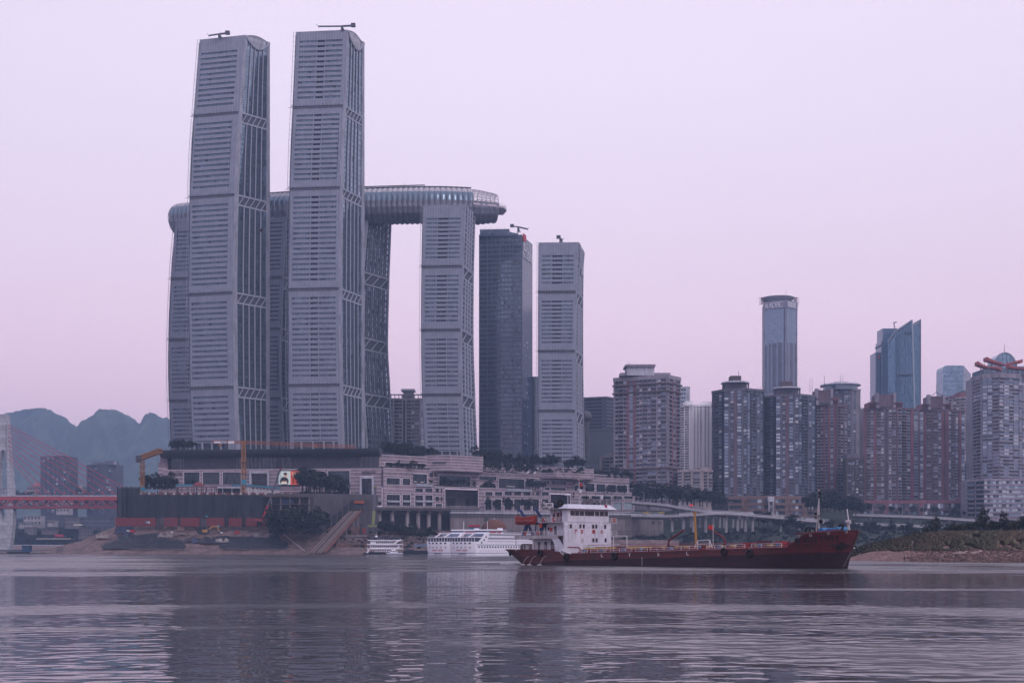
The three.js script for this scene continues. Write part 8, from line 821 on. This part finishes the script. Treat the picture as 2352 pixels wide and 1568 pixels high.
// three-deck ferry and launch
{ const D = 752, t = thing('river_ferry', 'white three deck river ferry moored left of the passenger ships', 'ferry', P(880, 1272, D)), q = (n, u0, u1, v0, v1, z0, z1, m) => part(t, n, new G().bb(X(u0, D), X(u1, D), Y(v1, D), Y(v0, D), -D - z0, -D + z1), m);
  part(t, 'hull', new G().hex(P(846, 1273, D), P(922, 1273, D), P(922, 1273, D + 6), P(846, 1273, D + 6), P(840, 1267, D - 0.5), P(926, 1267, D - 0.5), P(926, 1267, D + 6), P(840, 1267, D + 6)), M('#3a3c48', 0.7)); for (const [v, u0, u1] of [[1260, 842, 925], [1250, 843, 924], [1240.5, 845, 922]]) q('deck_edge', u0, u1, v - 0.9, v + 0.9, 6, 0.6, mCru); q('cabin', 860, 905, 1261, 1268, 5.5, -0.3, mCru); q('cabin', 850, 916, 1251, 1260, 5.5, -0.4, mCru); q('cabin', 862, 905, 1241.5, 1250, 5, -0.6, mCru); q('wheelhouse', 850, 862, 1242, 1250, 4, -0.6, mCru);
  for (let i = 0; i < 13; i++) { q('cabin_window', 852 + i * 4.8, 855.4 + i * 4.8, 1253, 1257, 0.3, -0.3, mWin); if (i < 9) q('cabin_window', 863.5 + i * 4.6, 866.5 + i * 4.6, 1243.5, 1247.5, 0.5, -0.5, GL[1]); if (i < 8) q('cabin_window', 862 + i * 5.4, 864.5 + i * 5.4, 1262.5, 1265.5, 0.2, -0.2, mWin); } const g = new G(); for (let i = 0; i < 22; i++) for (const [v, h] of [[1260, 9], [1250, 9], [1267, 6.5]]) g.bar(P(844 + i * 3.8, v, D), P(844 + i * 3.8, v - h, D), 0.1); part(t, 'deck_posts', g, mRail, 'stuff'); q('awning', 852, 920, 1234.5, 1236.5, 5.5, 0.3, M('#33415f', 0.8)); for (let i = 0; i < 6; i++) part(t, 'awning_post', new G().bar(P(855 + i * 12.5, 1240, D), P(855 + i * 12.5, 1236, D), 0.12), mRail); part(t, 'side_arch', new G().path([P(906, 1250, D - 0.3), P(910, 1245, D - 0.3), P(914, 1242, D - 0.3), P(921, 1240, D - 0.3)], 0.5, 6), mCru); part(t, 'mast', new G().cyl(P(865, 1236, D), P(865, 1222, D), 0.12, 0.08, 5), mRail); part(t, 'radar', new G().cyl(P(864, 1233, D), P(864, 1230, D), 0.9, 0.6, 8), mCru); for (const u of [846, 848]) part(t, 'gangway', new G().bar(P(u, 1262, D - 1), P(u - 4, 1270, D - 3), 0.4, 0.3), mRail);
  const E = 742, l = thing('patrol_launch', 'small white patrol launch before the three deck ferry', 'launch', P(905, 1273, E)); part(l, 'hull', new G().hex(P(891, 1273.6, E), P(921, 1273.6, E), P(920, 1273.6, E + 3), P(891, 1273.6, E + 3), P(885, 1269, E - 0.3), P(926, 1269.5, E), P(924, 1269.5, E + 3.4), P(887, 1269, E + 3.4)), mCru); part(l, 'hull_stripe', new G().bar(P(888, 1271.6, E - 0.4), P(924, 1271.6, E - 0.2), 0.1, 0.25), mCruBlue); part(l, 'cabin', new G().hex(P(895, 1269, E + 0.4), P(914, 1269, E + 0.4), P(914, 1269, E + 3), P(895, 1269, E + 3), P(897, 1264, E + 0.6), P(912, 1264, E + 0.6), P(912, 1264, E + 2.8), P(897, 1264, E + 2.8)), mCru); part(l, 'flybridge', new G().bb(X(899, E), X(908, E), Y(1264, E), Y(1261.5, E), -E - 2.6, -E - 0.8), mCru); for (let i = 0; i < 4; i++) part(l, 'cabin_window', new G().bb(X(897.5 + i * 3.8, E), X(900.4 + i * 3.8, E), Y(1267, E), Y(1265, E), -E - 0.6, -E - 0.32), mWin); part(l, 'mast', new G().cyl(P(902, 1262, E + 1.5), P(901, 1255, E + 1.5), 0.1, 0.06, 5), mRail); part(l, 'mast_arch', new G().bar(P(899, 1258.5, E + 1.5), P(904, 1258.5, E + 1.5), 0.15), mRail); part(l, 'deck_rail', new G().bar(P(912, 1267.6, E), P(925, 1267.8, E), 0.07).bar(P(916, 1269.4, E), P(916, 1267.6, E), 0.06).bar(P(921, 1269.4, E), P(921, 1267.7, E), 0.06), mRail);
  const r = thing('red_skiff', 'small dark red skiff beside the patrol launch', 'boat', P(884, 1272, 745)); part(r, 'hull', new G().hex(P(878, 1273.4, 745), P(889, 1273.4, 745), P(889, 1273.4, 747), P(878, 1273.4, 747), P(877, 1270.6, 744.6), P(890, 1270.6, 744.6), P(890, 1270.6, 747.4), P(877, 1270.6, 747.4)), M('#6d2530', 0.8)); part(r, 'thwart', new G().bar(P(881, 1270.4, 745), P(881, 1270.4, 747.3), 0.4, 0.1), mEarth);
  const b = thing('pontoon', 'dark pontoon with a blue grey shed left of the passenger ships', 'pontoon', P(950, 1272, 758)); part(b, 'float', new G().bb(X(926, 758), X(982, 758), -0.3, Y(1264, 758), -766, -758), M('#22242e', 0.8)); part(b, 'shed_roof', new G().hex(P(948, 1255, 760), P(980, 1255, 760), P(980, 1255, 766), P(948, 1255, 766), P(951, 1250, 762), P(980, 1249, 762), P(980, 1249, 766), P(951, 1250, 766)), M('#4a5568', 0.7)); for (const u of [950, 958, 966, 974]) part(b, 'shed_post', new G().bar(P(u, 1265, 760), P(u, 1255, 760), 0.25), mCrane); part(b, 'crates', new G().bb(X(930, 758.5), X(946, 758.5), Y(1264, 758), Y(1261, 758), -764, -759), M('#2c3040', 0.8));
  const f = thing('low_float', 'long low dark float before the ferry', 'float', P(860, 1272, 746)); part(f, 'deck', new G().bb(X(833, 749), X(892, 749), -0.2, 0.9, -754, -749.4), M('#23252e', 0.85)); for (let i = 0; i < 14; i++) part(f, 'fender', new G().box(X(835 + i * 4, 749), 0.5, -749.2, 0.6, 0.9, 0.3), mTyre); }
{ const D = 840, t = thing('far_ferry', 'blue and white ferry half hidden behind the tanker deck', 'ferry', P(1480, 1262, D)); part(t, 'hull', new G().bb(X(1405, D), X(1560, D), -0.4, 2.4, -D - 8, -D), mCru); part(t, 'house', new G().bb(X(1412, D), X(1545, D), 2.4, 4.8, -D - 7, -D - 1), M('#5f7ea0', 0.7)); part(t, 'roof', new G().bb(X(1408, D), X(1550, D), 4.8, 5.2, -D - 8, -D), M('#7d7880', 0.8)); for (let i = 0; i < 14; i++) part(t, 'window', new G().box(X(1418 + i * 9, D), 3.8, -D - 0.95, 1.4, 1, 0.15), mWin); for (let i = 0; i < 10; i++) part(t, 'post', new G().bar(V(X(1408 + i * 15, D), 2.4, -D - 0.2), V(X(1408 + i * 15, D), 4.8, -D - 0.2), 0.12), mRail);
  const D2 = 560, s = thing('moored_boat', 'small white cabin boat just right of the tanker bow', 'boat', P(1970, 1262, D2)); part(s, 'hull', new G().bb(X(1955, D2), X(2012, D2), -0.3, 1.6, -D2 - 5, -D2), mCru); part(s, 'cabin', new G().bb(X(1958, D2), X(2005, D2), 1.6, 3.8, -D2 - 4.5, -D2 - 0.6), M('#8fa2b5', 0.7)); part(s, 'roof', new G().bb(X(1955, D2), X(2010, D2), 3.8, 4.1, -D2 - 5, -D2), mCru); for (let i = 0; i < 8; i++) part(s, 'window', new G().box(X(1962 + i * 5.6, D2), 2.9, -D2 - 0.55, 0.7, 0.9, 0.1), mWin); }
// ================= gravel spit on the right =================
const spitShore = curve([[1900, 392], [1960, 384], [2080, 366], [2200, 352], [2352, 342], [2500, 332]]);
const spitH = (x, z) => { const u = 1176 + x / -z * FOC, d = -z - spitShore(u), lf = sm(1915, 2010, u); const beach = 2.6 * sm(0, 26, d), hump = (4.5 * sm(1960, 2160, u) + 1.2) * sm(18, 60, d) * (1 - 0.55 * sm(95, 150, d)); return -0.5 + lf * (beach + hump) + lf * (fbm(x * 0.12, z * 0.12, 5) - 0.45) * 0.9 * sm(2, 14, d) + 0.5 * sm(0, 3, d); };
const mGravel = new THREE.MeshStandardMaterial({ color: new THREE.Color('#a37c73'), roughness: 0.95, map: tex(512, (x, y) => 0.45 + 0.5 * fbm(x * 30, y * 30, 5, 30, 30) + 0.12 * (fbm(x * 3, y * 9, 3, 3, 9) - 0.5), 26, 26) });
single('gravel_spit', grid(240, 110, (a, b) => { const D = lerp(322, 540, b * b * 0.4 + b * 0.6), x = lerp(X(1890, D), X(2560, D), a); return V(x, spitH(x, -D), -D); }, mGravel), mGravel, 'gravel and mud spit at the right with a grassy back', null, null, 'structure');
{ // stones
  const base = new THREE.IcosahedronGeometry(1, 0), m = M('#7d625c', 0.95, T.grain), pts = scatter(5200, () => { const u = 1925 + 470 * Math.pow(rnd(), 0.6), d = 1 + 27 * Math.pow(rnd(), 1.1), D = spitShore(u) + d; return [u, D]; }), im = new THREE.InstancedMesh(base, m, pts.length), M4 = new THREE.Matrix4(), q = new THREE.Quaternion(), c = new THREE.Color();
  pts.forEach(([u, D], i) => { const x = X(u, D), big = u > 2090 ? 1 : 0.45, s = (0.07 + 0.3 * Math.pow(rnd(), 3)) * big; q.setFromEuler(new THREE.Euler(rnd() * 6, rnd() * 6, rnd() * 6)); M4.compose(V(x, spitH(x, -D) + s * 0.25, -D), q, V(s * rr(0.8, 1.7), s * rr(0.5, 0.9), s * rr(0.8, 1.4))); im.setMatrixAt(i, M4); im.setColorAt(i, c.setScalar(rr(0.55, 1.35))); });
  im.name = 'shore_stones'; shade(im); scene.add(im); tag(im, 'loose stones covering the shore of the spit', 'stones', null, 'stuff');
  const slab = (u, d, s, lab) => { const D = spitShore(u) + d, x = X(u, D), y = spitH(x, -D), t = thing('broken_slab', lab, 'slab', V(x, y, -D), 'broken concrete slabs on the spit'); part(t, 'slab', new G().hex(...[[-1, 0, 0.6], [1, 0.1, 0.6], [1.1, 0.1, -0.5], [-0.9, 0, -0.6], [-0.9, 0.5, 0.5], [0.9, 0.7, 0.6], [1, 0.6, -0.4], [-0.8, 0.4, -0.5]].map(([a, b, c2]) => V(x + a * s, y + b * s, -D + c2 * s))), M('#b5a39e', 0.9, T.grain)); part(t, 'broken_edge', new G().hex(...[[0.6, 0.3, 0.5], [1.5, 0.7, 0.5], [1.5, 0.7, 0.1], [0.6, 0.3, 0.1], [0.6, 0.5, 0.5], [1.5, 0.95, 0.5], [1.5, 0.95, 0.1], [0.6, 0.5, 0.1]].map(([a, b, c2]) => V(x + a * s, y + b * s, -D + c2 * s))), M('#c2b2ac', 0.9)); };
  slab(2196, 19, 0.9, 'pale broken concrete slab on the spit, leftmost'); slab(2210, 20, 1.0, 'pale broken concrete slab on the spit, second from left'); slab(2240, 20, 1.2, 'largest pale broken concrete slab on the spit'); slab(2318, 17, 0.6, 'small pale broken slab near the right edge of the spit'); slab(2168, 15, 0.5, 'small pale broken slab left of the larger ones');
  const rock = [new THREE.DodecahedronGeometry(1, 0), new THREE.IcosahedronGeometry(1, 1)]; for (let k = 0; k < 2; k++) { const p = rock[k].attributes.position; for (let i = 0; i < p.count; i++) { const f = 0.75 + 0.5 * hash2(Math.round(p.getX(i) * 50), Math.round(p.getY(i) * 50 + p.getZ(i) * 31)); p.setXYZ(i, p.getX(i) * f, p.getY(i) * f * 0.7, p.getZ(i) * f); } rock[k].computeVertexNormals(); }
  for (let i = 0; i < 150; i++) { const u = 2085 + 290 * rnd(), D = spitShore(u) + 1 + 12 * rnd(), x = X(u, D), s = rr(0.22, 0.62), o = single('boulder', rock[i % 2], [M('#7d625c', 0.95, T.grain), M('#6a5552', 0.95, T.grain), M('#8f736b', 0.95, T.grain)][i % 3], 'rough brown boulder on the right half of the shore', 'boulder', 'boulders on the right shore'); o.position.set(x, spitH(x, -D) + s * 0.15, -D); o.rotation.set(rnd() * 3, rnd() * 6, 0); o.scale.set(s * rr(0.9, 1.6), s, s); }
}
{ // tall grass: thin blades in tufts
  const r = mulberry(5), p = [], n = []; for (let i = 0; i < 26; i++) { const a = r() * 6.28, b = r() * 0.5, x = Math.cos(a) * b, z = Math.sin(a) * b, h = 0.6 + r() * 0.7, lx = (r() - 0.5) * 0.7, lz = (r() - 0.5) * 0.5, w = 0.05 + 0.04 * r(), c = Math.cos(a + 1.3) * w, s = Math.sin(a + 1.3) * w; p.push(x - c, 0, z - s, x + c, 0, z + s, x + lx * 0.5, h * 0.7, z + lz * 0.5, x + c, 0, z + s, x + lx, h, z + lz, x + lx * 0.5, h * 0.7, z + lz * 0.5); for (let k = 0; k < 6; k++) n.push(lx * 0.4, 0.9, 0.45); }
  const g = new THREE.BufferGeometry(); g.setAttribute('position', new THREE.Float32BufferAttribute(p, 3)); g.setAttribute('normal', new THREE.Float32BufferAttribute(n, 3)); g.setAttribute('uv', new THREE.Float32BufferAttribute(new Float32Array(p.length / 3 * 2), 2));
  const pts = []; while (pts.length < 42000) { const u = rr(1935, 2420), D = spitShore(u) + 26 + 80 * Math.pow(rnd(), 1.25), d = D - spitShore(u); if (fbm(u * 0.05, d * 0.15, 3) < 0.34 + 0.25 * (1 - sm(21, 34, d))) continue; pts.push([u, D]); }
  const im = new THREE.InstancedMesh(g, M('#8f876d', 0.95), pts.length), M4 = new THREE.Matrix4(), q = new THREE.Quaternion(), c = new THREE.Color(); pts.forEach(([u, D], i) => { const x = X(u, D), d = D - spitShore(u), s = rr(0.5, 1.1) * (0.6 + 0.7 * sm(22, 45, d)), f = fbm(u * 0.03, D * 0.06, 3); q.setFromAxisAngle(V(0, 1, 0), rnd() * 6); im.setMatrixAt(i, M4.compose(V(x, spitH(x, -D) - 0.08, -D), q, V(s * 1.2, s, s * 1.2))); im.setColorAt(i, c.setRGB(lerp(0.5, 1.25, f) * rr(0.8, 1.2), lerp(0.65, 1.05, f) * rr(0.85, 1.1), lerp(0.6, 1.15, f) * rr(0.8, 1.1))); });
  im.name = 'tall_grass'; shade(im); scene.add(im); tag(im, 'tall dry grass and reeds on the back of the spit', 'grass', null, 'stuff');
  bushes('spit_scrub', 'low scrub among the grass of the spit', scatter(24, () => { const u = rr(1985, 2400), D = spitShore(u) + rr(30, 80), x = X(u, D); return [x, spitH(x, -D) + 0.2, -D, rr(0.6, 1.5)]; }), leafM[1]);
  const lab = ['tallest shrubby tree on the spit', 'slender dark shrubby tree on the spit', 'bushy shrubby tree on the spit']; const S = [[2128, 62, 3.4, 1], [2142, 66, 5.2, 3], [2152, 60, 6, 3], [2196, 70, 4.6, 0], [2208, 64, 4, 1], [2222, 72, 4.4, 0], [2252, 66, 6.6, 3], [2262, 70, 8.6, 3], [2274, 64, 5.2, 0], [2286, 70, 5, 2], [2306, 62, 7.2, 3], [2316, 74, 5.4, 0], [2330, 66, 4.8, 1], [2342, 70, 6.4, 0], [2356, 68, 5.6, 3], [2236, 76, 5, 2], [2104, 74, 3, 1], [2180, 78, 3.6, 2]];
  S.sort((a, b) => a[0] - b[0]); const ord = ['first', 'second', 'third', 'fourth', 'fifth', 'sixth', 'seventh', 'eighth', 'ninth', 'tenth', 'eleventh', 'twelfth', 'thirteenth', 'fourteenth', 'fifteenth', 'sixteenth', 'seventeenth', 'last']; S.forEach(([u, d, h, k], i) => { const D = spitShore(u) + d, x = X(u, D); tree(V(x, spitH(x, -D) - 0.1, -D), h * (k === 3 ? 0.3 : 0.46), h, `shrubby sapling on the grassy spit, ${ord[i]} of the row from the left`, 'saplings on the grassy spit', k, k === 3 ? 0 : 3, 'sapling'); });
  for (const [u, d, h, l] of [[2146, 58, 9, 'left thin bare stem rising from the spit saplings'], [2155, 62, 7, 'right thin bare stem rising from the spit saplings'], [2258, 66, 11, 'thin bare stem above the tallest sapling']]) { const D = spitShore(u) + d, x = X(u, D), y = spitH(x, -D), t = thing('bare_tree', l, 'tree', V(x, y, -D)); part(t, 'trunk', new G().path([V(x, y, -D), V(x + 0.15, y + h * 0.4, -D), V(x - 0.1, y + h * 0.75, -D), V(x + 0.25, y + h, -D)], 0.07, 5), mTrunk); for (let i = 0; i < 7; i++) { const f = 0.35 + i * 0.09, s = i % 2 ? 1 : -1, p0 = V(x, y + h * f, -D); part(t, 'branch', new G().cyl(p0, p0.clone().add(V(s * 0.7, 0.9, 0.2)), 0.04, 0.015, 4), mTrunk); } }
}
// ================= people =================
const bodyGeo = (() => { const mc = new MarchingCubes(64, new THREE.MeshBasicMaterial(), false, false, 60000); mc.isolation = 0; const N = mc.size, bones = [[0, 0.98, 0, 0, 1.42, 0, 0.15, 0.17], [0, 1.42, 0, 0, 1.52, 0, 0.07, 0.06], [0, 1.6, 0, 0, 1.66, 0, 0.1, 0.1], [0.1, 0.92, 0, 0.12, 0.5, 0.03, 0.095, 0.065], [0.12, 0.5, 0.03, 0.13, 0.08, 0, 0.06, 0.045], [0.13, 0.05, 0, 0.14, 0.04, 0.16, 0.045, 0.035], [-0.1, 0.92, 0, -0.12, 0.5, 0.06, 0.095, 0.065], [-0.12, 0.5, 0.06, -0.14, 0.08, 0, 0.06, 0.045], [-0.14, 0.05, 0, -0.15, 0.04, 0.16, 0.045, 0.035], [0.2, 1.4, 0, 0.27, 1.12, -0.02, 0.055, 0.045], [0.27, 1.12, -0.02, 0.28, 0.84, 0.08, 0.042, 0.035], [-0.2, 1.4, 0, -0.27, 1.12, 0, 0.055, 0.045], [-0.27, 1.12, 0, -0.26, 0.85, 0.1, 0.042, 0.035]];
  const f = (x, y, z) => { let d = 9; for (const [ax, ay, az, bx, by, bz, r0, r1] of bones) { const vx = bx - ax, vy = by - ay, vz = bz - az, t = clamp(((x - ax) * vx + (y - ay) * vy + (z - az) * vz) / (vx * vx + vy * vy + vz * vz), 0, 1), q = Math.hypot(x - ax - vx * t, y - ay - vy * t, z - az - vz * t) - lerp(r0, r1, t), h = clamp(0.5 + 0.5 * (d - q) / 0.04, 0, 1); d = lerp(d, q, h) - 0.04 * h * (1 - h); } return d; };
  for (let k = 0; k < N; k++) for (let j = 0; j < N; j++) for (let i = 0; i < N; i++) mc.field[k * N * N + j * N + i] = -f((i / N * 2 - 1) * 0.95, (j / N * 2 - 1) * 0.95 + 0.88, (k / N * 2 - 1) * 0.95); mc.update();
  const g = new THREE.BufferGeometry(), c = mc.count, p = mc.positionArray.slice(0, c * 3), n = mc.normalArray.slice(0, c * 3), col = []; for (let i = 0; i < c; i++) { p[i * 3] *= 0.95; p[i * 3 + 1] = p[i * 3 + 1] * 0.95 + 0.88; p[i * 3 + 2] *= 0.95; } g.setAttribute('position', new THREE.BufferAttribute(p, 3)); g.setAttribute('normal', new THREE.BufferAttribute(n, 3)); g.setAttribute('uv', new THREE.BufferAttribute(new Float32Array(c * 2), 2)); return g; })();
function person(p, label, top, legs, ry = 0) { // one body mesh, coloured by height: shoes, trousers, jacket, face, hair
  const g = bodyGeo.clone(), a = g.attributes.position, col = new Float32Array(a.count * 3), C = (h) => new THREE.Color(h), cs = [C('#17161a'), C(legs), C(top), C('#b58a74'), C('#15131a')]; for (let i = 0; i < a.count; i++) { const y = a.getY(i), x = Math.abs(a.getX(i)), c = y < 0.09 ? cs[0] : y < 0.95 && !(x > 0.2 && y > 0.9) ? (x > 0.22 && y > 0.8 ? cs[3] : cs[1]) : y < 1.47 ? cs[2] : y < 1.66 ? cs[3] : cs[4]; col.set([c.r, c.g, c.b], i * 3); } g.setAttribute('color', new THREE.BufferAttribute(col, 3));
  const o = single('person', g, personM, label, 'person'); o.position.copy(p); o.rotation.y = ry; return o; }
const personM = new THREE.MeshStandardMaterial({ vertexColors: true, roughness: 0.9 });
{ const D = spitShore(2078) + 1.6, x = X(2078, D); person(V(x, Math.max(0.02, spitH(x, -D)), -D), 'person in dark clothes standing at the water edge of the spit', '#1c1c24', '#22222a', 2.4);
  const ridge = (u, v) => bankPt(u, v); [[162, 1250, 'person in dark clothes on the sloping bank path, left of a pair', '#22242c', '#1d1d24'], [165.5, 1249.5, 'person in dark clothes on the sloping bank path, right of a pair', '#2c2a30', '#23232a'], [134, 1259, 'person in a red top low on the bank path', '#8f2f38', '#2a2a32'], [169, 1247, 'person in black high on the bank path', '#17171c', '#1a1a20']].forEach(([u, v, l, a, b], i) => person(ridge(u, v), l, a, b, i)); }
renderer.render(scene, camera);
